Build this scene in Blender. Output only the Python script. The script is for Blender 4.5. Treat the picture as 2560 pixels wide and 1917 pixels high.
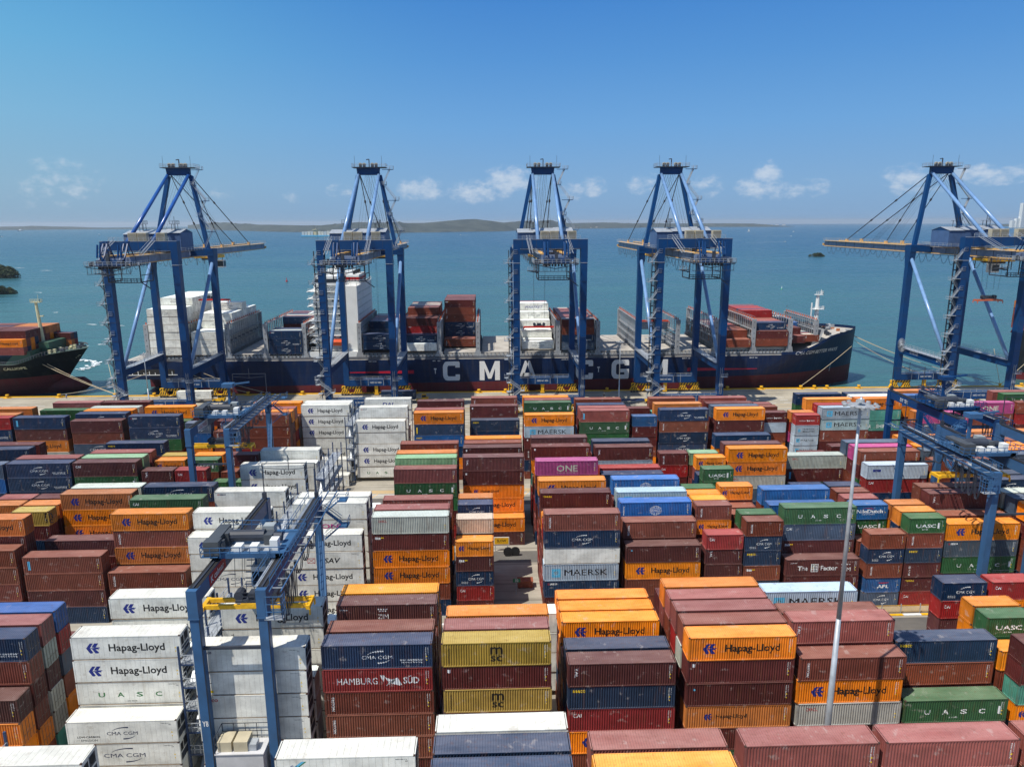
import bpy, bmesh, math, random
import numpy as np
from mathutils import Vector, Matrix, noise

random.seed(11)
for o in list(bpy.data.objects):
    bpy.data.objects.remove(o, do_unlink=True)
SC = bpy.context.scene
COL = SC.collection
rad = math.radians

# ------------------------------------------------------------------ camera
CAM_H = 62.78; F = 1817.0
PITCH, ROLL, YAW = rad(12.532), rad(0.245), rad(1.817)
fw = Vector((math.sin(YAW)*math.cos(PITCH), math.cos(YAW)*math.cos(PITCH), -math.sin(PITCH)))
r0 = Vector((math.cos(YAW), -math.sin(YAW), 0))
d0 = fw.cross(r0)
r1 = math.cos(ROLL)*r0 + math.sin(ROLL)*d0
d1 = -math.sin(ROLL)*r0 + math.cos(ROLL)*d0
cam_data = bpy.data.cameras.new("camera")
cam = bpy.data.objects.new("camera", cam_data)
cam.matrix_world = Matrix(((r1.x, -d1.x, -fw.x, 0), (r1.y, -d1.y, -fw.y, 0), (r1.z, -d1.z, -fw.z, CAM_H), (0, 0, 0, 1)))
cam_data.sensor_fit = 'HORIZONTAL'; cam_data.sensor_width = 36
cam_data.lens = F/2560*36
cam_data.clip_start = 1; cam_data.clip_end = 120000
COL.objects.link(cam); SC.camera = cam

def pxdir(u, v):
    return (r1*((u-1280)/F) + d1*((v-958.5)/F) + fw).normalized()

# ------------------------------------------------------------------ sun, sky, exposure
SUN = Vector((-0.46, -0.33, 1.0)).normalized()
sun_el = math.asin(SUN.z); sun_az = math.atan2(SUN.x, SUN.y)
ld = bpy.data.lights.new("sun", 'SUN'); ld.energy = 4.75; ld.angle = rad(0.53); ld.color = (1.0, 0.945, 0.85)
lo = bpy.data.objects.new("sun", ld); lo.rotation_euler = (-SUN).to_track_quat('-Z', 'Y').to_euler(); lo.location = (-200, -100, 400)
COL.objects.link(lo)
W = bpy.data.worlds.new("World"); SC.world = W; W.use_nodes = True
nt = W.node_tree; nt.nodes.clear()
out = nt.nodes.new('ShaderNodeOutputWorld'); bg = nt.nodes.new('ShaderNodeBackground'); bg.inputs[1].default_value = 0.118
sky = nt.nodes.new('ShaderNodeTexSky'); sky.sky_type = 'NISHITA'; sky.sun_disc = False
sky.sun_elevation = sun_el; sky.sun_rotation = sun_az % (2*math.pi)
sky.altitude = 0; sky.air_density = 1.0; sky.dust_density = 0.6; sky.ozone_density = 2.2
gam = nt.nodes.new('ShaderNodeHueSaturation'); gam.inputs['Saturation'].default_value = 1.05
nt.links.new(sky.outputs[0], gam.inputs['Color'])
tc = nt.nodes.new('ShaderNodeTexCoord'); sep = nt.nodes.new('ShaderNodeSeparateXYZ')
nt.links.new(tc.outputs['Generated'], sep.inputs[0])
def wm(op, a, b=None, c=None):
    n = nt.nodes.new('ShaderNodeMath'); n.operation = op
    for i, v in enumerate((a, b, c)):
        if v is None: continue
        if isinstance(v, (int, float)): n.inputs[i].default_value = v
        else: nt.links.new(v, n.inputs[i])
    return n.outputs[0]
az = wm('ARCTAN2', sep.outputs['X'], sep.outputs['Y'])
el = wm('ARCSINE', sep.outputs['Z'])
# small cumulus banks low over the horizon: (px u, v, half width, half height, strength)
CL = [(155,455,60,46,.45),(110,500,60,20,.25),(556,490,26,16,.35),(730,495,18,14,.55),(850,478,26,16,.5),(1050,475,52,24,.95),(1068,462,20,18,.8),(1190,480,62,26,.9),(1270,452,48,32,1.1),
      (1325,462,26,20,.5),(1440,478,30,18,.8),(1480,468,28,22,.8),(1610,460,34,24,.7),(1765,462,34,26,.6),(1918,440,26,30,1.1),(1895,470,40,24,.9),(1965,478,60,18,.6),(2030,468,40,16,.6),(2265,445,38,26,.85),
      (2290,470,50,18,.5),(2440,432,52,16,1.0),(2490,438,48,18,.9),(2540,430,60,14,.5)]
tot = None
for (u, v, ru, rv, s) in CL:
    d = pxdir(u, v); a = math.atan2(d.x, d.y); e = math.asin(d.z)
    q = wm('ADD', wm('POWER', wm('ABSOLUTE', wm('MULTIPLY', wm('SUBTRACT', az, a), F/ru/1.5)), 2.0),
                  wm('POWER', wm('ABSOLUTE', wm('MULTIPLY', wm('SUBTRACT', el, e), F/rv/1.35)), 2.0))
    g = wm('MULTIPLY', wm('MAXIMUM', wm('SUBTRACT', 1.0, q), 0.0), s)
    tot = g if tot is None else wm('MAXIMUM', tot, g)
comb = nt.nodes.new('ShaderNodeCombineXYZ'); nt.links.new(wm('MULTIPLY', az, 60), comb.inputs[0]); nt.links.new(wm('MULTIPLY', el, 95), comb.inputs[1])
nz = nt.nodes.new('ShaderNodeTexNoise'); nz.inputs['Scale'].default_value = 1.0; nz.inputs['Detail'].default_value = 7; nz.inputs['Roughness'].default_value = 0.58
nt.links.new(comb.outputs[0], nz.inputs['Vector'])
nn = wm('SUBTRACT', nz.outputs[0], 0.5)
mask = nt.nodes.new('ShaderNodeMapRange'); mask.interpolation_type = 'SMOOTHSTEP'
nt.links.new(wm('ADD', tot, wm('MULTIPLY', nn, wm('MULTIPLY', wm('MINIMUM', wm('MULTIPLY', tot, 6.0), 1.0), 2.6))), mask.inputs[0])
mask.inputs[1].default_value = 0.10; mask.inputs[2].default_value = 1.5; mask.inputs[3].default_value = 0; mask.inputs[4].default_value = 0.62
# the low sky as seen over the bay: pale at the horizon, deeper blue upwards, brighter towards the sun's side
def L3(c):
    K = 1/(0.118*2**0.12)
    return tuple((((x/255)/12.92 if x/255 <= .04045 else ((x/255+.055)/1.055)**2.4))*K for x in c)+(1,)
def skyramp(cols):
    r = nt.nodes.new('ShaderNodeValToRGB'); nt.links.new(wm('MULTIPLY', el, 2.5), r.inputs[0]); E_ = r.color_ramp.elements
    while len(E_) < len(cols): E_.new(.5)
    for e, (p, c) in zip(sorted(E_, key=lambda q: q.position), cols): pass
    for i, (p, c) in enumerate(cols): E_[i].position = p
    for i, (p, c) in enumerate(cols): v = L3(c); E_[i].color = (v[0]/10, v[1]/10, v[2]/10, 1)
    x = nt.nodes.new('ShaderNodeVectorMath'); x.operation = 'SCALE'; nt.links.new(r.outputs[0], x.inputs[0]); x.inputs['Scale'].default_value = 10.0; return x.outputs[0]
rmid = skyramp([(0, (126, 164, 204)), (.12, (124, 168, 212)), (.30, (106, 163, 219)), (.50, (84, 148, 214)), (.70, (64, 132, 207)), (1.0, (52, 116, 196))])
rlef = skyramp([(0, (140, 172, 198)), (.12, (140, 180, 206)), (.30, (128, 184, 216)), (.50, (108, 180, 220)), (.70, (88, 166, 216)), (1.0, (70, 140, 205))])
lf = nt.nodes.new('ShaderNodeMapRange'); lf.interpolation_type = 'SMOOTHSTEP'; nt.links.new(az, lf.inputs[0]); lf.inputs[1].default_value = -.70; lf.inputs[2].default_value = .05; lf.inputs[3].default_value = .9; lf.inputs[4].default_value = 0
rr_ = nt.nodes.new('ShaderNodeMix'); rr_.data_type = 'RGBA'; nt.links.new(lf.outputs[0], rr_.inputs[0]); nt.links.new(rmid, rr_.inputs[6]); nt.links.new(rlef, rr_.inputs[7])
hz = nt.nodes.new('ShaderNodeMapRange'); hz.interpolation_type = 'SMOOTHSTEP'
nt.links.new(el, hz.inputs[0]); hz.inputs[1].default_value = 0.30; hz.inputs[2].default_value = 0.60; hz.inputs[3].default_value = .95; hz.inputs[4].default_value = 0.0
hm = nt.nodes.new('ShaderNodeMix'); hm.data_type = 'RGBA'
nt.links.new(hz.outputs[0], hm.inputs[0]); nt.links.new(gam.outputs[0], hm.inputs[6]); nt.links.new(rr_.outputs[2], hm.inputs[7])
mx = nt.nodes.new('ShaderNodeMix'); mx.data_type = 'RGBA'
nt.links.new(mask.outputs[0], mx.inputs[0]); nt.links.new(hm.outputs[2], mx.inputs[6]); mx.inputs[7].default_value = (5.7, 6.1, 6.6, 1)
nt.links.new(mx.outputs[2], bg.inputs[0]); nt.links.new(bg.outputs[0], out.inputs[0])
SC.view_settings.view_transform = 'Standard'; SC.view_settings.look = 'None'
SC.view_settings.exposure = 0.12; SC.view_settings.gamma = 1.0; SC.view_settings.use_curve_mapping = False
SC.render.engine = 'CYCLES'
SC.cycles.max_bounces = 6; SC.cycles.volume_bounces = 0

# ------------------------------------------------------------------ helpers
def lin(c):
    return tuple(((x/255)/12.92 if x/255 <= .04045 else ((x/255+.055)/1.055)**2.4) for x in c)
MATS = {}
def mat(name, rgb, rough=.55, metal=0, vary=.12, scale=.6, bump=0, dirt=None, spec=None):
    if name in MATS: return MATS[name]
    m = bpy.data.materials.new(name); m.use_nodes = True; n = m.node_tree; b = n.nodes['Principled BSDF']
    b.inputs['Roughness'].default_value = rough; b.inputs['Metallic'].default_value = metal
    if spec is not None: b.inputs['Specular IOR Level'].default_value = spec
    L = lin(rgb)
    co = n.nodes.new('ShaderNodeNewGeometry')
    t = n.nodes.new('ShaderNodeTexNoise'); t.inputs['Scale'].default_value = scale; t.inputs['Detail'].default_value = 6
    n.links.new(co.outputs['Position'], t.inputs['Vector'])
    r = n.nodes.new('ShaderNodeValToRGB'); r.color_ramp.elements[0].position = .3; r.color_ramp.elements[1].position = .7
    dk = dirt and lin(dirt) or tuple(x*(1-vary*1.6) for x in L)
    r.color_ramp.elements[0].color = (*dk, 1) if not dirt else (*[L[i]*.6+dk[i]*.4 for i in range(3)], 1)
    r.color_ramp.elements[1].color = (*[min(1, x*(1+vary*.7)) for x in L], 1)
    n.links.new(t.outputs[0], r.inputs[0]); n.links.new(r.outputs[0], b.inputs['Base Color'])
    if bump:
        bp = n.nodes.new('ShaderNodeBump'); bp.inputs['Strength'].default_value = bump; bp.inputs['Distance'].default_value = .1
        n.links.new(t.outputs[0], bp.inputs['Height']); n.links.new(bp.outputs[0], b.inputs['Normal'])
    MATS[name] = m; return m
M_BLUE = mat('crane_blue', (2, 56, 106), .42, vary=.2, scale=.35, dirt=(34, 56, 86), spec=.22)
M_BLUE2 = mat('yard_crane_blue', (56, 94, 134), .4, vary=.18, scale=.5, dirt=(56, 74, 96), spec=.22)
M_STAY_LIT = mat('stay_blue_sunlit', (116, 152, 196), .25, vary=.1, scale=.5)  # sun glare on the stay and brace tubes, put into the base colour
M_STAY_SHADE = mat('stay_blue_shaded', (40, 88, 160), .25, vary=.1, scale=.5)  # same stay blue with the shaded side's darkness put into the colour
M_LAMP = mat('lamp_housing', (150, 154, 158), .5, vary=.1)
M_SLATE = mat('slate_blue', (122, 138, 168), .5, vary=.15)
M_YEL = mat('boom_yellow', (226, 178, 104), .5, vary=.15)
M_YEL2 = mat('safety_yellow', (232, 176, 28), .5, vary=.15, scale=2)
M_BLK = mat('black_rubber', (28, 28, 30), .8, vary=.2)
M_GALV = mat('galvanised_steel', (176, 182, 188), .45, .3, vary=.15, scale=1)
M_DARK = mat('dark_steel', (52, 58, 70), .6, vary=.2)
M_BEIGE = mat('beige_louvre', (186, 176, 150), .6)
M_WHITE = mat('white_paint', (226, 228, 226), .5, vary=.06, scale=.3)
M_ORG = mat('spreader_orange', (206, 70, 30), .5)
M_GREY = mat('ship_grey', (150, 156, 162), .55, vary=.14, scale=.3, dirt=(110, 96, 84))
M_GREYD = mat('ship_grey_dark', (92, 98, 106), .6, vary=.2, scale=.4, dirt=(90, 70, 60))
M_DECK = mat('hatch_deck', (178, 174, 166), .75, vary=.16, scale=.25, dirt=(120, 104, 92))
M_ROPE = mat('mooring_rope', (196, 180, 150), .9)
M_GLASS = mat('window_glass', (30, 42, 56), .12)
M_MWHITE = mat('marking_white', (226, 228, 228), .6, vary=.1, scale=3)
M_MRED = mat('marking_red', (178, 30, 36), .6)
M_MBLUE = mat('marking_blue', (28, 44, 128), .6, vary=.1, scale=3)
M_MNAVY = mat('marking_navy', (28, 40, 76), .6, vary=.1, scale=3)
M_MBLK = mat('marking_black', (28, 26, 26), .6, vary=.2, scale=3)
M_MYEL = mat('marking_yellow', (236, 200, 30), .6)
M_MGREEN = mat('marking_green', (44, 110, 60), .6)
M_MPINK = mat('marking_pink', (196, 40, 130), .6)
M_MSKY = mat('marking_sky_blue', (92, 178, 214), .6)
M_MBEIGE = mat('marking_pale', (196, 196, 176), .6)

class MB:
    """collects boxes, bars, tubes and faces, linked as one mesh object"""
    def __init__(s): s.v = []; s.f = []; s.m = []
    def face(s, pts, mi=0):
        b = len(s.v); s.v += [tuple(p) for p in pts]; s.f.append(tuple(range(b, b+len(pts)))); s.m.append(mi)
    def box(s, x0, y0, z0, x1, y1, z1, mi=0):
        b = len(s.v)
        s.v += [(x0,y0,z0),(x1,y0,z0),(x1,y1,z0),(x0,y1,z0),(x0,y0,z1),(x1,y0,z1),(x1,y1,z1),(x0,y1,z1)]
        for q in ((0,3,2,1),(4,5,6,7),(0,1,5,4),(1,2,6,5),(2,3,7,6),(3,0,4,7)):
            s.f.append(tuple(b+i for i in q)); s.m.append(mi)
    def bar(s, a, c, w, h=None, mi=0, up=(0,0,1)):
        """rectangular bar from a to c, width w (sideways) and height h"""
        h = h or w; a = Vector(a); c = Vector(c); d = (c-a)
        if d.length < 1e-5: return
        d.normalize(); u = Vector(up)
        if abs(d.dot(u)) > .98: u = Vector((0,1,0))
        sx = d.cross(u).normalized(); uy = sx.cross(d).normalized(); b = len(s.v)
        for p in (a, c):
            for i, j in ((-1,-1),(1,-1),(1,1),(-1,1)): s.v.append(tuple(p+sx*(i*w/2)+uy*(j*h/2)))
        for q in ((0,1,2,3),(7,6,5,4),(0,4,5,1),(1,5,6,2),(2,6,7,3),(3,7,4,0)):
            s.f.append(tuple(b+i for i in q)); s.m.append(mi)
    def tube(s, a, c, r, r2=None, n=8, mi=0, cap=True):
        r2 = r if r2 is None else r2; a = Vector(a); c = Vector(c); d = (c-a).normalized()
        u = Vector((0,0,1)) if abs(d.z) < .95 else Vector((1,0,0))
        sx = d.cross(u).normalized(); uy = sx.cross(d); b = len(s.v)
        for p, rr in ((a, r), (c, r2)):
            for k in range(n):
                t = 2*math.pi*k/n; s.v.append(tuple(p+sx*(math.cos(t)*rr)+uy*(math.sin(t)*rr)))
        for k in range(n):
            s.f.append((b+k, b+n+k, b+n+(k+1)%n, b+(k+1)%n)); s.m.append(mi)
        if cap:
            s.f.append(tuple(b+k for k in range(n))); s.m.append(mi)
            s.f.append(tuple(b+n+k for k in reversed(range(n)))); s.m.append(mi)
    def rail(s, pts, h=1.1, step=2.0, r=.035, mi=0, rows=2):
        for a, c in zip(pts[:-1], pts[1:]):
            a = Vector(a); c = Vector(c); L = (c-a).length
            if L < .01: continue
            for k in range(1, rows+1):
                z = Vector((0,0,h*k/rows)); s.bar(a+z, c+z, r*2, mi=mi)
            n = max(1, int(round(L/step)))
            for k in range(n+1):
                p = a.lerp(c, k/n); s.bar(p, p+Vector((0,0,h)), r*2, mi=mi)
    def poly(s, pts2, f3, mi=0):
        s.face([f3(*p) for p in pts2], mi)
    def build(s, name, mats, parent=None, smooth=False):
        me = bpy.data.meshes.new(name); me.from_pydata(s.v, [], s.f)
        for m in (mats if isinstance(mats, (list, tuple)) else [mats]): me.materials.append(m)
        me.polygons.foreach_set('material_index', s.m)
        if smooth: me.polygons.foreach_set('use_smooth', [True]*len(me.polygons))
        me.update()
        o = bpy.data.objects.new(name, me); COL.objects.link(o)
        if parent: o.parent = parent
        return o
def tag(o, label=None, cat=None, group=None, kind=None):
    if label: o['label'] = label
    if cat: o['category'] = cat
    if group: o['group'] = group
    if kind: o['kind'] = kind
    return o
def empty(name, loc=(0,0,0), rz=0):
    o = bpy.data.objects.new(name, None); o.location = loc; o.rotation_euler = (0,0,rz); o.empty_display_size = .5
    COL.objects.link(o); return o
def copy_tree(o, parent=None):
    c = o.copy(); COL.objects.link(c); c.parent = parent
    for ch in list(o.children): copy_tree(ch, c)
    return c

_tc = {}
def text2(s, bold=True):
    """the outline of a word as 2-D verts and faces, unit cap height"""
    if s in _tc: return _tc[s]
    cu = bpy.data.curves.new('t', 'FONT'); cu.body = s; cu.resolution_u = 2; cu.fill_mode = 'FRONT'
    if bold and 'M' not in s: cu.offset = 0.02
    ob = bpy.data.objects.new('t', cu); COL.objects.link(ob)
    bpy.context.view_layer.update()
    dg = bpy.context.evaluated_depsgraph_get(); me = bpy.data.meshes.new_from_object(ob.evaluated_get(dg))
    V = [(v.co.x, v.co.y) for v in me.vertices]; Fc = [tuple(p.vertices) for p in me.polygons]
    COL.objects.unlink(ob); bpy.data.objects.remove(ob); bpy.data.curves.remove(cu); bpy.data.meshes.remove(me)
    _tc[s] = (V, Fc); return V, Fc
BLOCK = {  # heavy block capitals in a unit square, as strips
    'C': [[(.28,0),(.95,0),(1,.08),(1,.32),(.74,.32),(.74,.22),(.32,.22),(.26,.3),(.26,.7),(.32,.78),(.74,.78),(.74,.68),(1,.68),(1,.92),(.95,1),(.28,1),(.14,.97),(.03,.84),(0,.72),(0,.28),(.03,.16),(.14,.03)]],
    'M': [[(0,0),(.24,0),(.24,1),(0,1)], [(.76,0),(1,0),(1,1),(.76,1)], [(.24,1),(.24,.62),(.42,.08),(.5,.08),(.5,.34)], [(.76,1),(.5,.34),(.5,.08),(.58,.08),(.76,.62)]],
    'A': [[(0,0),(.24,0),(.56,1),(.36,1)], [(.76,0),(1,0),(.64,1),(.44,1)], [(.2,.16),(.8,.16),(.73,.36),(.27,.36)]],
    'G': [[(.28,0),(.95,0),(1,.06),(1,.52),(.5,.52),(.5,.34),(.74,.34),(.74,.22),(.32,.22),(.26,.3),(.26,.7),(.32,.78),(.74,.78),(.74,.7),(1,.7),(1,.92),(.95,1),(.28,1),(.14,.97),(.03,.84),(0,.72),(0,.28),(.03,.16),(.14,.03)]]}
def blocktext(mb, ch, x0, z0, x1, z1, f3, mi=0):
    for p in BLOCK[ch]:
        a = sum(p[i-1][0]*p[i][1]-p[i][0]*p[i-1][1] for i in range(len(p))); q = p if a > 0 else p[::-1]
        mb.face([f3(x0+u*(x1-x0), z0+v*(z1-z0)) for u, v in q], mi)
def addtext(mb, s, x0, z0, x1, z1, f3, mi=0, slant=0, rot=False, bold=True):
    """fit a word in the box x0..x1, z0..z1 of a surface given by f3(x, z)"""
    V, Fc = text2(s, bold)
    if not V: return
    xs = [v[0] for v in V]; ys = [v[1] for v in V]; ax, bx, ay, by = min(xs), max(xs), min(ys), max(ys)
    b = len(mb.v)
    for x, y in V:
        p, q = (x-ax)/(bx-ax), (y-ay)/(by-ay)
        if rot: X, Z = x0+(1-q)*(x1-x0), z0+p*(z1-z0); X, Z = x0+q*(x1-x0), z1-p*(z1-z0)
        else: X, Z = x0+p*(x1-x0)+slant*q*(z1-z0), z0+q*(z1-z0)
        mb.v.append(tuple(f3(X, Z)))
    for f in Fc: mb.f.append(tuple(b+i for i in f)); mb.m.append(mi)
def spaced(mb, s, x0, x1, z0, z1, w, f3, mi=0):
    n = len(s)
    for i, ch in enumerate(s):
        cx = x0+(x1-x0)*(i/(n-1)); ww = w*(.25 if ch == 'I' else 1)
        addtext(mb, ch, cx-ww/2, z0, cx+ww/2, z1, f3, mi)
# ------------------------------------------------------------------ sea, ground, quay
R_E = 7.4e6
SEA = -2.0
def drop(x, y): return -(x*x+y*y)/(2*R_E)
def build_sea():
    mb = MB(); rs = [0, 60, 120, 200, 270, 340, 420, 520, 660, 850, 1100, 1500, 2100, 3000, 4200, 6000, 8500, 12000, 17000, 24000, 34000, 50000]
    N = 96; idx = []
    for r in rs:
        row = []
        for k in range(N):
            a = 2*math.pi*k/N; x, y = r*math.sin(a), r*math.cos(a); row.append(len(mb.v)); mb.v.append((x, y, SEA+drop(x, y)))
        idx.append(row)
    for i in range(len(rs)-1):
        for k in range(N):
            mb.f.append((idx[i][k], idx[i][(k+1)%N], idx[i+1][(k+1)%N], idx[i+1][k])[::-1]); mb.m.append(0)
    m = bpy.data.materials.new('sea_water'); m.use_nodes = True; n = m.node_tree; b = n.nodes['Principled BSDF']
    b.inputs['Roughness'].default_value = .22; b.inputs['IOR'].default_value = 1.333
    g = n.nodes.new('ShaderNodeNewGeometry')
    mp = n.nodes.new('ShaderNodeMapping'); mp.inputs['Scale'].default_value = (.0016, .006, .004); n.links.new(g.outputs['Position'], mp.inputs[0])
    t = n.nodes.new('ShaderNodeTexNoise'); t.inputs['Scale'].default_value = 1; t.inputs['Detail'].default_value = 8; t.inputs['Roughness'].default_value = .6; n.links.new(mp.outputs[0], t.inputs['Vector'])
    # silty shallows by the berth, clear blue water offshore
    ln = n.nodes.new('ShaderNodeVectorMath'); ln.operation = 'LENGTH'; n.links.new(g.outputs['Position'], ln.inputs[0])
    dr = n.nodes.new('ShaderNodeMapRange'); n.links.new(ln.outputs['Value'], dr.inputs[0]); dr.inputs[1].default_value = 250; dr.inputs[2].default_value = 2600; dr.interpolation_type = 'SMOOTHSTEP'
    add = n.nodes.new('ShaderNodeMath'); add.operation = 'MULTIPLY_ADD'; n.links.new(t.outputs[0], add.inputs[0]); add.inputs[1].default_value = 1.1; add.inputs[2].default_value = -.55
    ad2 = n.nodes.new('ShaderNodeMath'); ad2.operation = 'ADD'; n.links.new(add.outputs[0], ad2.inputs[0]); n.links.new(dr.outputs[0], ad2.inputs[1])
    cr = n.nodes.new('ShaderNodeValToRGB'); n.links.new(ad2.outputs[0], cr.inputs[0]); e = cr.color_ramp.elements
    e[0].position = 0; e[0].color = (.040, .118, .120, 1); e[1].position = 1; e[1].color = (.008, .058, .096, 1)
    x = cr.color_ramp.elements.new(.4); x.color = (.022, .088, .110, 1)
    m3 = n.nodes.new('ShaderNodeMapping'); m3.inputs['Scale'].default_value = (.012, .09, .05); n.links.new(g.outputs['Position'], m3.inputs[0])
    t3 = n.nodes.new('ShaderNodeTexNoise'); t3.inputs['Scale'].default_value = 1; t3.inputs['Detail'].default_value = 10; t3.inputs['Roughness'].default_value = .75; n.links.new(m3.outputs[0], t3.inputs['Vector'])
    r3 = n.nodes.new('ShaderNodeMapRange'); n.links.new(t3.outputs[0], r3.inputs[0]); r3.inputs[1].default_value = .3; r3.inputs[2].default_value = .7; r3.inputs[3].default_value = .72; r3.inputs[4].default_value = 1.32
    v3 = n.nodes.new('ShaderNodeVectorMath'); v3.operation = 'SCALE'; n.links.new(cr.outputs[0], v3.inputs[0]); n.links.new(r3.outputs[0], v3.inputs['Scale'])
    n.links.new(v3.outputs[0], b.inputs['Base Color'])
    r4 = n.nodes.new('ShaderNodeMapRange'); n.links.new(t3.outputs[0], r4.inputs[0]); r4.inputs[1].default_value = .35; r4.inputs[2].default_value = .65; r4.inputs[3].default_value = .14; r4.inputs[4].default_value = .34; n.links.new(r4.outputs[0], b.inputs['Roughness'])
    m2 = n.nodes.new('ShaderNodeMapping'); m2.inputs['Scale'].default_value = (.07, .22, .3); n.links.new(g.outputs['Position'], m2.inputs[0])
    w = n.nodes.new('ShaderNodeTexNoise'); w.inputs['Scale'].default_value = 1; w.inputs['Detail'].default_value = 9; w.inputs['Roughness'].default_value = .68; n.links.new(m2.outputs[0], w.inputs['Vector'])
    bp = n.nodes.new('ShaderNodeBump'); bp.inputs['Strength'].default_value = .85; bp.inputs['Distance'].default_value = 1.3
    n.links.new(w.outputs[0], bp.inputs['Height']); n.links.new(bp.outputs[0], b.inputs['Normal'])
    o = mb.build('sea', m, smooth=True); tag(o, kind='structure'); return o
build_sea()

def concrete(name, c1, c2, scale=.05, stain=.5, rough=.85):
    m = bpy.data.materials.new(name); m.use_nodes = True; n = m.node_tree; b = n.nodes['Principled BSDF']; b.inputs['Roughness'].default_value = rough
    g = n.nodes.new('ShaderNodeNewGeometry')
    t = n.nodes.new('ShaderNodeTexNoise'); t.inputs['Scale'].default_value = scale; t.inputs['Detail'].default_value = 9; t.inputs['Roughness'].default_value = .65; n.links.new(g.outputs['Position'], t.inputs['Vector'])
    r = n.nodes.new('ShaderNodeValToRGB'); r.color_ramp.elements[0].position = .35; r.color_ramp.elements[1].position = .65
    r.color_ramp.elements[0].color = (*lin(c1), 1); r.color_ramp.elements[1].color = (*lin(c2), 1); n.links.new(t.outputs[0], r.inputs[0])
    # tyre tracks and oil along the lanes
    mp = n.nodes.new('ShaderNodeMapping'); mp.inputs['Scale'].default_value = (.02, .9, 1); n.links.new(g.outputs['Position'], mp.inputs[0])
    t2 = n.nodes.new('ShaderNodeTexNoise'); t2.inputs['Scale'].default_value = 1; t2.inputs['Detail'].default_value = 5; n.links.new(mp.outputs[0], t2.inputs['Vector'])
    mr = n.nodes.new('ShaderNodeMapRange'); n.links.new(t2.outputs[0], mr.inputs[0]); mr.inputs[1].default_value = .5; mr.inputs[2].default_value = .75; mr.inputs[3].default_value = 0; mr.inputs[4].default_value = stain
    mx = n.nodes.new('ShaderNodeMix'); mx.data_type = 'RGBA'; n.links.new(mr.outputs[0], mx.inputs[0]); n.links.new(r.outputs[0], mx.inputs[6]); mx.inputs[7].default_value = (*lin((92, 86, 78)), 1)
    n.links.new(mx.outputs[2], b.inputs['Base Color']); return m
M_YARD = concrete('yard_concrete', (136, 130, 118), (172, 166, 152), .05, .75)
M_QUAY = concrete('quay_concrete', (146, 139, 124), (180, 172, 154), .08, .6)
M_ASPH = concrete('yard_asphalt', (84, 82, 80), (112, 108, 102), .1, .3)
QY = 268.0
g = MB(); g.box(-1500, -600, -8, 1500, 205, 0); tag(g.build('ground', M_YARD), kind='structure')
g = MB(); g.box(-1500, 205.0, -8, 1500, QY, 0.0); tag(g.build('quay', M_QUAY), kind='structure')
g = MB()
for (a, b_, c, d) in ((-200, 91.2, 200, 96.5), (-200, 99.5, 200, 104.6), (-200, 126.6, 200, 131.5), (-200, 62, 200, 68.5), (-200, 155.5, 200, 160.5)):
    g.box(a, b_, .001, c, d, .004)
tag(g.build('road', M_ASPH), kind='structure')
g = MB()
for y in (98.6, 98.0, 97.4, 164.0, 164.7, 165.4, 240.5, 243.5, 70.2):
    g.box(-220, y-.1, .008, 260, y+.1, .012, 0)
for y in (161.8, 162.6, 198.5, 227.0): g.box(-220, y-.09, .008, 260, y+.09, .012, 1)
for y in (212, 218, 224, 246, 250, 254):
    x = -220
    while x < 260: g.box(x, y-.12, .008, x+3, y+.12, .012, 1); x += 6
for i in range(70):
    x = -120+i*5.1; g.face([(x, 160.7, .01), (x+.25, 160.7, .01), (x+1.6, 163.2, .01), (x+1.35, 163.2, .01)], 0)
tag(g.build('lane_markings', [M_YEL2, M_MWHITE]), kind='structure')
g = MB(); x = -200
while x < 230:
    g.box(x, 105.1, 0.004, x+2.9, 105.6, .14, 0 if int(x/3) % 2 else 1); x += 3
tag(g.build('kerb', [M_YEL2, M_MWHITE]), kind='structure')
g = MB(); g.box(-1500, QY-.55, .002, 1500, QY+.25, .28, 0)
tag(g.build('quay_edge_kerb', M_YEL2), kind='structure')
g = MB()
for y in (265.0, 234.5): g.box(-1400, y-.12, .003, 1400, y-.05, .03); g.box(-1400, y+.05, .003, 1400, y+.12, .03)
tag(g.build('crane_rails', M_DARK), kind='structure')

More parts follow.
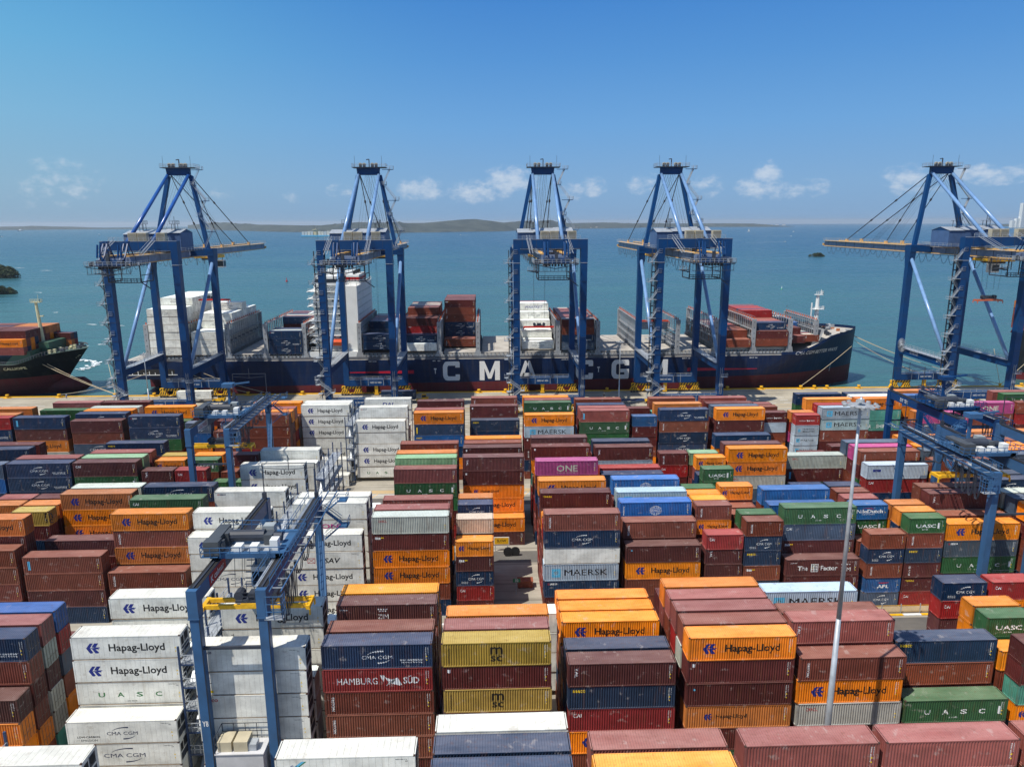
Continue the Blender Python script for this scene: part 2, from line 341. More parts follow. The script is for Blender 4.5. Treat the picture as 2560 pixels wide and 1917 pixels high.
# ------------------------------------------------------------------ containers
CW = 2.438
COLS = dict(O=(228,128,10), F=(190,112,50), N=(12,46,80), B=(30,88,146), C=(12,98,170), M=(90,36,34), R=(124,62,44), D=(148,32,32),
            P=(182,66,124), G=(44,92,52), L=(128,158,122), S=(164,178,190), Y=(176,144,60), K=(72,88,108), E=(206,182,158),
            T=(78,152,138), W=(226,226,218), w=(176,178,166), V=(140,74,68), U=(230,148,26))
CNAME = dict(O='orange', F='faded orange', N='navy blue', B='mid blue', C='bright blue', M='dark maroon', R='rust brown', D='red', P='pink', G='green',
             L='pale green', S='silver grey', Y='mustard yellow', K='slate blue', E='beige', T='teal', W='white refrigerated', w='pale grey', V='faded maroon', U='bright yellow')
def paint_material(name, attr=False, reefer=False):
    m = bpy.data.materials.new(name); m.use_nodes = True; n = m.node_tree; b = n.nodes['Principled BSDF']; b.inputs['Roughness'].default_value = .5 if not reefer else .45
    b.inputs['Specular IOR Level'].default_value = .35
    if attr: c = n.nodes.new('ShaderNodeAttribute'); c.attribute_name = 'paint'; base = c.outputs['Color']
    else: oi = n.nodes.new('ShaderNodeObjectInfo'); base = oi.outputs['Color']
    tc = n.nodes.new('ShaderNodeNewGeometry')
    def noise_(sx, sy, sz, det=4):
        mp = n.nodes.new('ShaderNodeMapping'); mp.inputs['Scale'].default_value = (sx, sy, sz); n.links.new(tc.outputs['Position'], mp.inputs[0])
        t = n.nodes.new('ShaderNodeTexNoise'); t.inputs['Scale'].default_value = 1; t.inputs['Detail'].default_value = det; t.inputs['Roughness'].default_value = .62; n.links.new(mp.outputs[0], t.inputs['Vector']); return t.outputs[0]
    def ramp(src, a, b2, lo, hi):
        r = n.nodes.new('ShaderNodeMapRange'); n.links.new(src, r.inputs[0]); r.inputs[1].default_value = a; r.inputs[2].default_value = b2; r.inputs[3].default_value = lo; r.inputs[4].default_value = hi; return r.outputs[0]
    def mix(fac, a, b2, mode='MIX'):
        x = n.nodes.new('ShaderNodeMix'); x.data_type = 'RGBA'; x.blend_type = mode
        if isinstance(fac, float): x.inputs[0].default_value = fac
        else: n.links.new(fac, x.inputs[0])
        n.links.new(a, x.inputs[6])
        if isinstance(b2, tuple): x.inputs[7].default_value = (*b2, 1)
        else: n.links.new(b2, x.inputs[7])
        return x.outputs[2]
    # patchy ageing of the paint
    v = ramp(noise_(.35, .5, .5), .3, .7, .74, 1.2)
    vm = n.nodes.new('ShaderNodeVectorMath'); vm.operation = 'SCALE'; n.links.new(base, vm.inputs[0]); n.links.new(v, vm.inputs['Scale']); col = vm.outputs[0]
    # roofs: chalked and bleached paint, with overhead sunlight also lightened into the colour
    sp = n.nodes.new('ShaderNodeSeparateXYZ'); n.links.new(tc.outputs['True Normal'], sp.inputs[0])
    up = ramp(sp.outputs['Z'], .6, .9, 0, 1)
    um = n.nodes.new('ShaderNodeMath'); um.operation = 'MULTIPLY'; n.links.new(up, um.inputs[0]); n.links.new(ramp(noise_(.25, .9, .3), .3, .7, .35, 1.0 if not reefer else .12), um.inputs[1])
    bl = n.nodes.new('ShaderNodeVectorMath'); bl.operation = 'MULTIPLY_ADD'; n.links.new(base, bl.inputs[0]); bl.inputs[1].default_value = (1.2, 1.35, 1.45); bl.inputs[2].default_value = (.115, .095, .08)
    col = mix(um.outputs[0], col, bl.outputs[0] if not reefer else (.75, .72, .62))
    # rust streaks and grime running down from the rails
    st = ramp(noise_(2.2, 2.2, .22, 6), .55, .76, 0, .5 if not reefer else .36)
    col = mix(st, col, (.16, .07, .035) if not reefer else (.42, .36, .26))
    # scratches and spots
    sc = ramp(noise_(.9, .7, 1.3, 8), .60, .68, 0, .30)
    col = mix(sc, col, (.52, .46, .42) if not reefer else (.30, .24, .18))
    n.links.new(col, b.inputs['Base Color'])
    return m
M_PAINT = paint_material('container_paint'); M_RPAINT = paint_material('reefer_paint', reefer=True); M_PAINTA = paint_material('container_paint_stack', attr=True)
M_RGRIME = mat('reefer_rail_grime', (142, 122, 98), .7, vary=.3, scale=2)
M_FRAME = mat('container_frame_grime', (84, 62, 52), .7, vary=.3, scale=3)
def prof(x, L):
    """depth of the side corrugation at x"""
    p = .278; t = ((x-.16) % p)/p
    if x < .18 or x > L-.18: return .012
    if t < .25: return .012
    if t < .5: return .012+(t-.25)/.25*.072
    if t < .75: return .084
    return .084-(t-.75)/.25*.072
def container_body(L, H, reefer):
    mb = MB(); t = .16
    # corner posts, rails
    for x in (0, L-t):
        for y in (0, CW-t): mb.box(x, y, 0, x+t, y+t, H, 0)
    for y in (0, CW-.08):
        mb.box(t, y, 0, L-t, y+.08, .13 if not reefer else .09, 0 if not reefer else 2); mb.box(t, y, H-.10, L-t, y+.08, H, 0)
    for x in (0, L-.1):
        mb.box(x, t, 0, x+.1, CW-t, .15, 0); mb.box(x, t, H-.12, x+.1, CW-t, H, 0)
    # castings
    for x in (-.004, L-.174):
        for y in (-.004, CW-.158):
            for z in (-.0, H-.118): mb.box(x, y, z, x+.178, y+.162, z+.12, 1)
    z0, z1 = .15, H-.10
    if reefer:
        for y, s in ((.02, 1), (CW-.02, -1)):
            x = t
            while x < L-t-.01:
                x2 = min(L-t, x+.57); a = [(x+.012, y, z0), (x2, y, z0), (x2, y, z1), (x+.012, y, z1)]; q = [(x, y+.012*s, z0), (x+.012, y+.012*s, z0), (x+.012, y+.012*s, z1), (x, y+.012*s, z1)]
                if s < 0: a.reverse(); q.reverse()
                mb.face(a, 0); mb.face(q, 1); x = x2
        x = t
        while x < L-t-.01:
            x2 = min(L-t, x+.57); mb.box(x+.02, .08, H-.05, x2, CW-.08, H-.02, 0); x = x2
        mb.box(t, .08, H-.08, L-t, CW-.08, H-.05, 0)
        mb.box(.03, t, .15, .06, CW-t, H-.12, 0)
        mb.box(L-.06, t, .15, L-.03, CW-t, H-.12, 0)
    else:
        xs = [t]; k = 0
        while True:
            x = .16+.278*.25*k; k += 1
            if x > L-.18: break
            if x > t: xs.append(x)
        xs.append(L-t)
        for y, s in ((0, 1), (CW, -1)):
            for a, c in zip(xs[:-1], xs[1:]):
                q = [(a, y+s*prof(a, L), z0), (c, y+s*prof(c, L), z0), (c, y+s*prof(c, L), z1), (a, y+s*prof(a, L), z1)]
                if s < 0: q.reverse()
                mb.face(q, 0)
        # roof with cross ribs
        x = t; k = 0; zr = (H-.035, H-.012)
        while x < L-t-.001:
            w_ = (.10, .035, .07, .035)[k % 4]; x2 = min(L-t, x+w_); h1 = (zr[1], zr[1], zr[0], zr[0])[k % 4]; h2 = (zr[1], zr[0], zr[0], zr[1])[k % 4]
            mb.face([(x, .08, h1), (x2, .08, h2), (x2, CW-.08, h2), (x, CW-.08, h1)], 0); x = x2; k += 1
        # front wall (left end): corrugated
        y = t; k = 0
        while y < CW-t-.001:
            w_ = (.09, .05, .09, .05)[k % 4]; y2 = min(CW-t, y+w_); h1 = (.02, .02, .065, .065)[k % 4]; h2 = (.02, .065, .065, .02)[k % 4]
            mb.face([(h1, y, .15), (h1, y, H-.12), (h2, y2, H-.12), (h2, y2, .15)], 0); y = y2; k += 1
        mb.face([(L-.05, t, .15), (L-.05, CW-t, .15), (L-.05, CW-t, H-.12), (L-.05, t, H-.12)], 0)
    mb.face([(0.02, 0.02, .1), (0.02, CW-.02, .1), (L-.02, CW-.02, .1), (L-.02, .02, .1)], 0)
    return mb
def door_mb(L, H):
    mb = MB()
    for a, c in ((.15, CW/2-.012), (CW/2+.012, CW-.15)):
        mb.box(L-.045, a, .15, L-.02, c, H-.12, 0)
        for z in (.45, 1.0, 1.6, 2.1): mb.box(L-.02, a+.05, z, L-.006, c-.05, z+.25, 0)
        for yy in (a+.22, c-.28):
            mb.tube((L+.012, yy, .1), (L+.012, yy, H-.06), .022, n=5, mi=1); mb.box(L, yy-.04, 1.0, L+.03, yy+.34, 1.05, 1)
    return mb
def cooler_mb(L, H):
    mb = MB(); mb.box(L-.03, .16, .15, L-.012, CW-.16, H-.12, 0)
    mb.box(L-.012, .3, .35, L+.004, CW-.3, 1.25, 1); mb.box(L-.012, .3, 1.45, L+.004, .95, H-.45, 2); mb.box(L-.012, 1.1, 1.5, L+.004, CW-.35, H-.3, 1)
    mb.tube((L-.012, 1.6, 2.1), (L+.03, 1.6, 2.1), .42, n=12, mi=2)
    return mb
M_DOORA = mat('lock_rod_grey', (120, 112, 104), .5, .3, vary=.2)
PROTO = {}
def proto(L, H, reefer):
    k = (L, H, reefer)
    if k in PROTO: return PROTO[k]
    b_ = container_body(L, H, reefer)
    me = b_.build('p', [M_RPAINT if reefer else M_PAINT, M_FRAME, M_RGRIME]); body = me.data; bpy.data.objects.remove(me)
    if reefer: e_ = cooler_mb(L, H).build('p', [M_RPAINT, M_DARK, M_BLK])
    else: e_ = door_mb(L, H).build('p', [M_PAINT, M_DOORA])
    end = e_.data; bpy.data.objects.remove(e_)
    PROTO[k] = (body, end); return PROTO[k]

# --- lettering and emblems, in the plane of a container side: x along, z up
def ell(cx, cz, rx, rz, a0, a1, w0, w1, n=14):
    """a tapering curved stroke"""
    out_, inn = [], []
    for k in range(n+1):
        t = k/n; a = rad(a0+(a1-a0)*t); w = (w0*(1-t)+w1*t)/2
        out_.append((cx+(rx+w)*math.cos(a), cz+(rz+w)*math.sin(a))); inn.append((cx+(rx-w)*math.cos(a), cz+(rz-w)*math.sin(a)))
    return [[out_[i], out_[i+1], inn[i+1], inn[i]] for i in range(n)]
def emblem_arrow(x, z, s):
    q = [[(0,.5),(.30,1),(.52,1),(.26,.5)], [(0,.5),(.26,.5),(.46,.12),(.40,0),(.24,0)], [(.40,.62),(.62,1),(.90,1),(.66,.56)],
         [(.36,.53),(.66,.56),(.70,.60),(1.0,.60),(.98,.53),(.86,.50),(.92,.44),(.88,.40),(.66,.42),(.40,.47)], [(.40,.47),(.66,.42),(.88,.10),(.82,0),(.62,0)], [(.26,.5),(.36,.53),(.40,.47),(.30,.42)]]
    return [[(x+a*s*1.25, z+b*s) for a, b in p] for p in q]
def star(x, z, r, n=7):
    P = []
    for k in range(n*2):
        a = math.pi/2+math.pi*k/n; rr = r if k % 2 == 0 else r*.36; P.append((x+rr*math.cos(a), z+rr*math.sin(a)))
    return [[(x, z), P[k-1], P[k]] for k in range(n*2)]
def rect(x0, z0, x1, z1): return [(x0, z0), (x1, z0), (x1, z1), (x0, z1)]
def logo_items(k, L, H):
    """('t', word, x0,z0,x1,z1, mat, slant, rot) or ('p', polys, mat)"""
    s = L < 8; I = []; W_, Bk, Bl, Nv, Rd, Yl, Gn, Pk, Sk, Pl = range(10)
    def T(w, x0, z0, x1, z1, m, sl=0, rot=False): I.append(('t', w, x0, z0, x1, z1, m, sl, rot))
    def P(p, m): I.append(('p', p, m))
    if k in ('hl', 'hls'):
        if s: P(emblem_arrow(.45, .95, .85), Bl); T('Hapag-Lloyd', 1.9, .98, 5.6, 1.72, Bk)
        elif k == 'hls': P(emblem_arrow(2.1, 1.1, .8), Bl); T('Hapag-Lloyd', 3.5, 1.15, 7.1, 1.8, Bk)
        else: P(emblem_arrow(1.65, .85, 1.25), Bl); T('Hapag-Lloyd', 4.15, .78, 10.4, 1.98, Bk)
    elif k in ('cma', 'cmae', 'cmab', 'cman', 'cmanl'):
        m = W_ if k in ('cma', 'cmae', 'cmab') else Nv
        if s: x, w, z = 2.0, 2.5, 1.02; 
        elif k in ('cmab', 'cman'): x, w, z = 3.7, 4.6, 1.15
        else: x, w, z = 4.4, 3.4, 1.15
        h = .42 if w < 4 else .5
        T('CMA CGM', x, z, x+w, z+h, m)
        P(ell(x+w*.62, z+h*.9, w*.45, h*1.35, 165, 78, .02, .16), m); P(ell(x+w*.5, z+h*.1, w*.42, h*1.3, -15, -88, .02, .16), m)
        if k == 'cmae': T('eco container', 8.6, .86, 11.2, 1.12, m); T('bamboo flooring', 8.8, .56, 11.1, .78, m)
        if k == 'cmanl': T('LOW-CARBON', 1.1, .85, 3.6, 1.1, Bk); T('EMISSION', 1.5, .42, 3.3, .67, Bk)
        if s: T('BAMBOO', .9, .62, 1.9, .76, m); T('FLOORING', .9, .42, 1.9, .56, m)
    elif k == 'maersk':
        if s: P([rect(.55, .8, 1.45, 1.75)], Sk); P(star(1.0, 1.27, .38), W_); T('MAERSK', 1.7, 1.0, 5.1, 1.5, Bk)
        else: P([rect(1.3, .62, 2.75, 2.1)], Sk); P(star(2.02, 1.35, .62), W_); T('MAERSK', 3.4, .9, 10.4, 1.95, Bk)
    elif k == 'sealand': P([rect(.75, .9, 1.35, 1.6)], Sk); P(star(1.05, 1.25, .26), W_); T('MAERSK', 1.9, 1.4, 4.9, 1.8, Bk); T('SEALAND', 1.9, .8, 4.9, 1.2, Bk)
    elif k == 'uasc':
        if s: T('UASC', 1.2, .95, 4.5, 1.55, W_); T('5100', 2.2, .55, 3.2, .72, W_); P([rect(4.75, .8, 5.1, 1.75)], W_)
        else:
            for i, c in enumerate('UASC'): T(c, 2.4+i*2.15, 1.05, 3.15+i*2.15, 1.65, W_)
            T('5110', 5.4, .55, 6.4, .72, W_); P([rect(11.1, .95, 11.45, 1.95)], W_)
    elif k == 'uascg':
        for i, c in enumerate('UASC'): T(c, 2.4+i*2.15, 1.0, 3.15+i*2.15, 1.6, Gn)
        T('999 400.00', 5.6, .4, 6.7, .52, Bk)
    elif k == 'one':
        T('ONE', 4.1, .75, 8.2, 2.05, Pl); T('OCEAN NETWORK EXPRESS', 4.1, .45, 8.2, .58, Pl)
    elif k == 'onew': T('ONE', 4.6, 1.4, 8.4, 2.2, Pk)
    elif k == 'msc':
        T('m', 5.4, 1.45, 6.8, 2.35, Bk); P([rect(5.25, 1.34, 6.95, 1.38)], Bk); T('sc', 5.45, .55, 6.75, 1.25, Bk); T('MEDITERRANEAN', .7, .45, .95, 2.3, Bk, 0, True)
    elif k == 'cosco':
        for r_ in (.75, .5, .22): P(ell(6.1, 1.42, r_*1.25, .8, 0, 360, .06, .06, 28), W_)
        P(ell(6.1, 1.42, .95, .8, 0, 360, .07, .07, 28), W_); P([rect(5.1, 1.0, 7.1, 1.04), rect(5.1, 1.82, 7.1, 1.86)], W_); T('COSCO', 5.1, 1.2, 7.1, 1.65, W_); T('FLORENS', .6, .6, .8, 2.2, W_, 0, True)
    elif k == 'triton': T('TRITON', .75, .55, 1.1, 2.35 if H > 2.7 else 2.1, W_, 0, True)
    elif k == 'tritonb': T('TRITON', 1.0, .55, 1.35, 2.3, Bk, 0, True)
    elif k == 'tal': T('TAL', .75, 1.2, 1.15, 2.4, W_, 0, True)
    elif k == 'cronos': P([rect(.55, 2.1, .9, 2.5)], W_)
    elif k == 'cai': T('CAI', .5, H-1.05, 1.5 if not s else 1.4, H-.6, W_)
    elif k == 'ees':
        for i, c in enumerate('ECS'): T(c, .75, H-1.0-i*.62, 1.1, H-.6-i*.62, W_)
    elif k == 'seaco': T('seaco', .5, H-.75, 2.0, H-.42, Yl)
    elif k == 'geseaco': T('GE', .5, H-.72, .9, H-.4, Rd); T('seaco', .95, H-.72, 2.1, H-.4, W_)
    elif k == 'geseacow': T('GE', .5, H-.62, .95, H-.35, Rd); T('seaco', .97, H-.62, 2.0, H-.35, Nv)
    elif k == 'seacor': T('seaco', .6, H-.75, 2.3, H-.4, Rd); T('reefer', .9, H-.95, 1.7, H-.84, Rd)
    elif k == 'tex': P([rect(.5, H-.95, .75, H-.55), rect(.8, H-.95, 1.05, H-.6), rect(1.1, H-.95, 1.35, H-.6)], W_); P([rect(1.4, H-.75, 1.85, H-.6)], Yl)
    elif k == 'texy': T('TENURE', .45, H-.8, 2.0, H-.5, Yl)
    elif k == 'oocl': T('OOCL', 1.05, H-.95, 2.4, H-.55, Rd)
    elif k == 'hs':
        if s: T('HAMBURG', .9, 1.0, 2.6, 1.3, W_); T('S\u00dcD', 3.7, 1.0, 4.8, 1.35, W_); P([[(2.7,1.5),(3.2,1.15),(2.9,.9)], [(3.0,1.15),(3.6,1.3),(3.4,.9)]], W_)
        else:
            T('HAMBURG', 1.6, .95, 6.1, 1.75, W_); T('S\u00dcD', 8.95, .95, 10.7, 1.95, W_)
            P([[(6.35,2.05),(6.9,2.0),(6.75,1.2)], [(6.35,2.05),(7.6,1.5),(7.3,1.2),(6.9,1.75)], [(7.0,.7),(7.6,1.5),(8.1,1.6),(7.9,1.15)], [(7.5,1.3),(8.3,1.75),(8.8,.8),(8.0,1.1)], [(7.0,.7),(7.5,1.0),(8.5,.75),(8.8,.8),(7.6,1.25)]], W_)
    elif k == 'apl': T('APL', 2.2, .75, 4.2, 1.35, W_, .12); P([[(2.3,1.75),(4.2,1.75),(3.9,1.62),(3.0,1.55),(2.5,1.62)]], Rd)
    elif k == 'aplw': T('APL', .5, 1.5, 1.75, 1.95, Nv, .1); P([[(.6,2.25),(1.7,2.25),(1.4,2.15),(1.1,2.1),(.8,2.15)]], Rd); P([rect(1.5, .35, 1.85, .65)], Yl)
    elif k == 'zim':
        for i in range(4):
            P([rect(5.0+i*.33, 2.2, 5.2+i*.33, 2.35)] + ([rect(5.17+i*.33, 1.95, 5.37+i*.33, 2.1)] if i < 3 else []), W_)
        T('ZIM', 5.0, 1.0, 6.3, 1.6, W_); T('WATERFRONT', .4, H-.75, 1.4, H-.6, W_)
    elif k == 'factor':
        T('The', 2.0, .95, 3.7, 1.75, W_); P([rect(4.2, .7, 5.4, 2.1)], W_)
        for i, (a, c) in enumerate(((4.3, .8), (4.7, .8), (5.05, .8), (4.3, 1.25), (5.05, 1.25), (4.3, 1.7), (4.7, 1.7), (5.05, 1.7))): P([rect(a, c, a+.28, c+.3)], (Rd, Gn, Bl, Yl, Pk, Gn, Yl, Rd)[i])
        P([rect(4.68, 1.2, 4.98, 1.6)], Bk); T('Factor', 5.8, .95, 8.6, 1.75, W_)
        for i in range(4): P([rect(9.2+i*.42, 1.85, 9.42+i*.42, 2.0)], W_)
        T('ZIM', 9.2, .75, 10.8, 1.4, W_); T('ZIMU', .7, H-.7, 1.8, H-.52, W_)
    elif k == 'nile': T('NileDutch', .7, 1.15, 5.2, 1.8, W_); P(ell(2.6, 1.6, 1.2, .45, 140, 40, .03, .14), Rd); T('CONTAINERS', 1.6, .85, 3.9, 1.0, W_)
    elif k == 'csav': T('CSAV', 5.0, 1.0, 8.4, 1.9, Bk, .25); P([rect(3.4, 1.0, 4.6, 1.07), rect(3.4, 1.83, 4.6, 1.9), rect(3.4, 1.0, 3.47, 1.9), rect(4.53, 1.0, 4.6, 1.9), [(3.45,1.85),(3.55,1.85),(4.58,1.05),(4.48,1.05)], [(3.42,1.05),(3.52,1.05),(4.55,1.85),(4.45,1.85)]], Rd)
    elif k == 'dal': T('DAL', 4.6, 1.0, 7.8, 2.0, Bl, .25)
    elif k == 'ca': T('CONTROLLED', 1.0, 1.95, 3.4, 2.25, Bk); T('ATMOSPHERE', 1.0, 1.5, 3.4, 1.8, Bk)
    elif k == 'cube': P([[(.6,1.2),(1.0,1.2),(2.6,2.55),(2.3,2.55)]], Sk); T('Cube', 1.25, 1.75, 2.1, 2.2, Bl, .2); P([[(1.0,1.2),(1.12,1.2),(2.75,2.55),(2.6,2.55)]], Gn)
    elif k == 'china': T('CHINA', 1.6, .7, 4.6, 1.7, W_); T('SHIPPING', 6.0, .7, 11.0, 1.7, W_)
    elif k == 'marfret': T('MARFRET', 2.6, .8, 9.6, 1.9, Bl, .25)
    elif k == 'marfretw': T('MARFRET', 2.2, .8, 7.4, 1.7, W_, .2)
    elif k == 'acl': P([rect(1.2, 1.5, 2.7, 2.0)], Bl); T('ACL', 1.6, 1.55, 2.3, 1.95, W_)
    elif k == 'magenta': T('ONE', 4.4, 1.2, 6.4, 1.9, W_); T('LINE', 6.9, 1.2, 9.0, 1.9, W_)
    elif k == 'dot': P([[(.9+.14*math.cos(a*.785), H-.75+.14*math.sin(a*.785)) for a in range(8)]], Sk)
    elif k == 'strip': P([rect(.7, .7, 1.1, 2.2)], Sk)
    elif k == 'v': P([rect(.5, .5, .8, 2.1)], Yl)
    # the small data panel every box carries near its right end
    if not s:
        white = k in ('reef', 'csav', 'dal', 'cman', 'cmanl', 'uascg', 'aplw', 'ca', 'seacor', 'geseacow', 'onew', 'cube', 'marfret', 'tritonb')
        m = Bk if white else W_
        T('TGHU 402117 6', L-1.75 if white else L-.75, H-.42 if white else .9, L-.75 if white else L-.66, H-.32 if white else H-.4, m, 0, not white)
        T('45G1', L-.9 if white else L-.5, H-.6 if white else 1.6, L-.65 if white else L-.42, H-.5 if white else H-.4, m, 0, not white)
        P([[(L-.72,1.3),(L-.5,1.3),(L-.61,1.5)], rect(L-.66,.85,L-.56,1.0)], Yl)
    else:
        T('GESU 301552 4', L-.62, .8, L-.55, H-.4, W_, 0, True); P([[(L-.45,1.2),(L-.32,1.2),(L-.385,1.33)]], Yl)
    return I
LMATS = [M_MWHITE, M_MBLK, M_MBLUE, M_MNAVY, M_MRED, M_MYEL, M_MGREEN, M_MPINK, M_MSKY, M_MBEIGE]
LOGO = {}
def logo_mesh(k, L, H, reefer):
    key = (k, L, H, reefer)
    if key in LOGO: return LOGO[key]
    mb = MB(); f3 = lambda x, z: (x, 0, z)
    for it in logo_items(k, L, H):
        if it[0] == 't': addtext(mb, it[1], it[2], it[3], it[4], it[5], f3, it[6], it[7], it[8])
        else:
            for p in it[1]:
                a = sum(p[i-1][0]*p[i][1]-p[i][0]*p[i-1][1] for i in range(len(p)))
                mb.face([(x, 0, z) for x, z in (p if a > 0 else p[::-1])], it[2])
    o = mb.build('l', LMATS); me = o.data; bpy.data.objects.remove(o)
    if not reefer:
        # the painted marks follow the corrugation
        bm = bmesh.new(); bm.from_mesh(me)
        k0 = 0; xs = []
        while True:
            x = .16+.278*.25*k0; k0 += 1
            if x > L-.2: break
            if x > .2: xs.append(x)
        x0 = min(v.co.x for v in bm.verts); x1 = max(v.co.x for v in bm.verts)
        for x in xs:
            if x0 < x < x1:
                gm = [f for f in bm.faces if min(v.co.x for v in f.verts) < x < max(v.co.x for v in f.verts)]
                if gm:
                    es = list({e for f in gm for e in f.edges}); vs = list({v for f in gm for v in f.verts})
                    bmesh.ops.bisect_plane(bm, geom=vs+es+gm, plane_co=(x, 0, 0), plane_no=(1, 0, 0), dist=1e-5)
        for v in bm.verts: v.co.y = prof(v.co.x, L)-.006
        bm.to_mesh(me); bm.free()
    else:
        for v in me.vertices: v.co.y = .012
    LOGO[key] = me; return me

CONT = []   # every box: dict(x,y,z,L,H,c,logo,block,row,tier from top)
def hgt(L, c): return 2.591 if L < 8 else 2.896
def add_stack(block, row, x, y, L, n, cols, dz=0, fill='MRNOVRD', zbase=0.0):
    Lm = 12.192 if L == 40 else 6.058; H = hgt(Lm, 'O')
    sid = (block, row, round(x, 1))
    for t in range(n):
        if t < len(cols): c = cols[t]
        else: c = random.choice(fill) if cols and cols[-1][0] != 'W' else 'W'
        c, _, lg = c.partition(':')
        jx = random.uniform(-.07, .07); jy = random.uniform(-.05, .05)
        CONT.append(dict(x=x+jx, y=y+jy, z=zbase+dz+(n-1-t)*H, L=Lm, H=H, c=c, logo=lg, block=block, row=row, t=t, n=n, sid=sid))
ROWS = dict(Z=[52.3, 55.2, 58.0], A=[72.3, 75.2, 78.1, 81.0, 83.9, 86.8], B=[108.1, 111.1, 114.1, 117.2, 120.3, 123.3],
            C=[134.2, 137.3, 140.4, 143.5, 146.7, 149.9], D=[172.2, 175.1, 178.1, 181.0, 183.9, 186.8], Q=[195.2, 220.0])
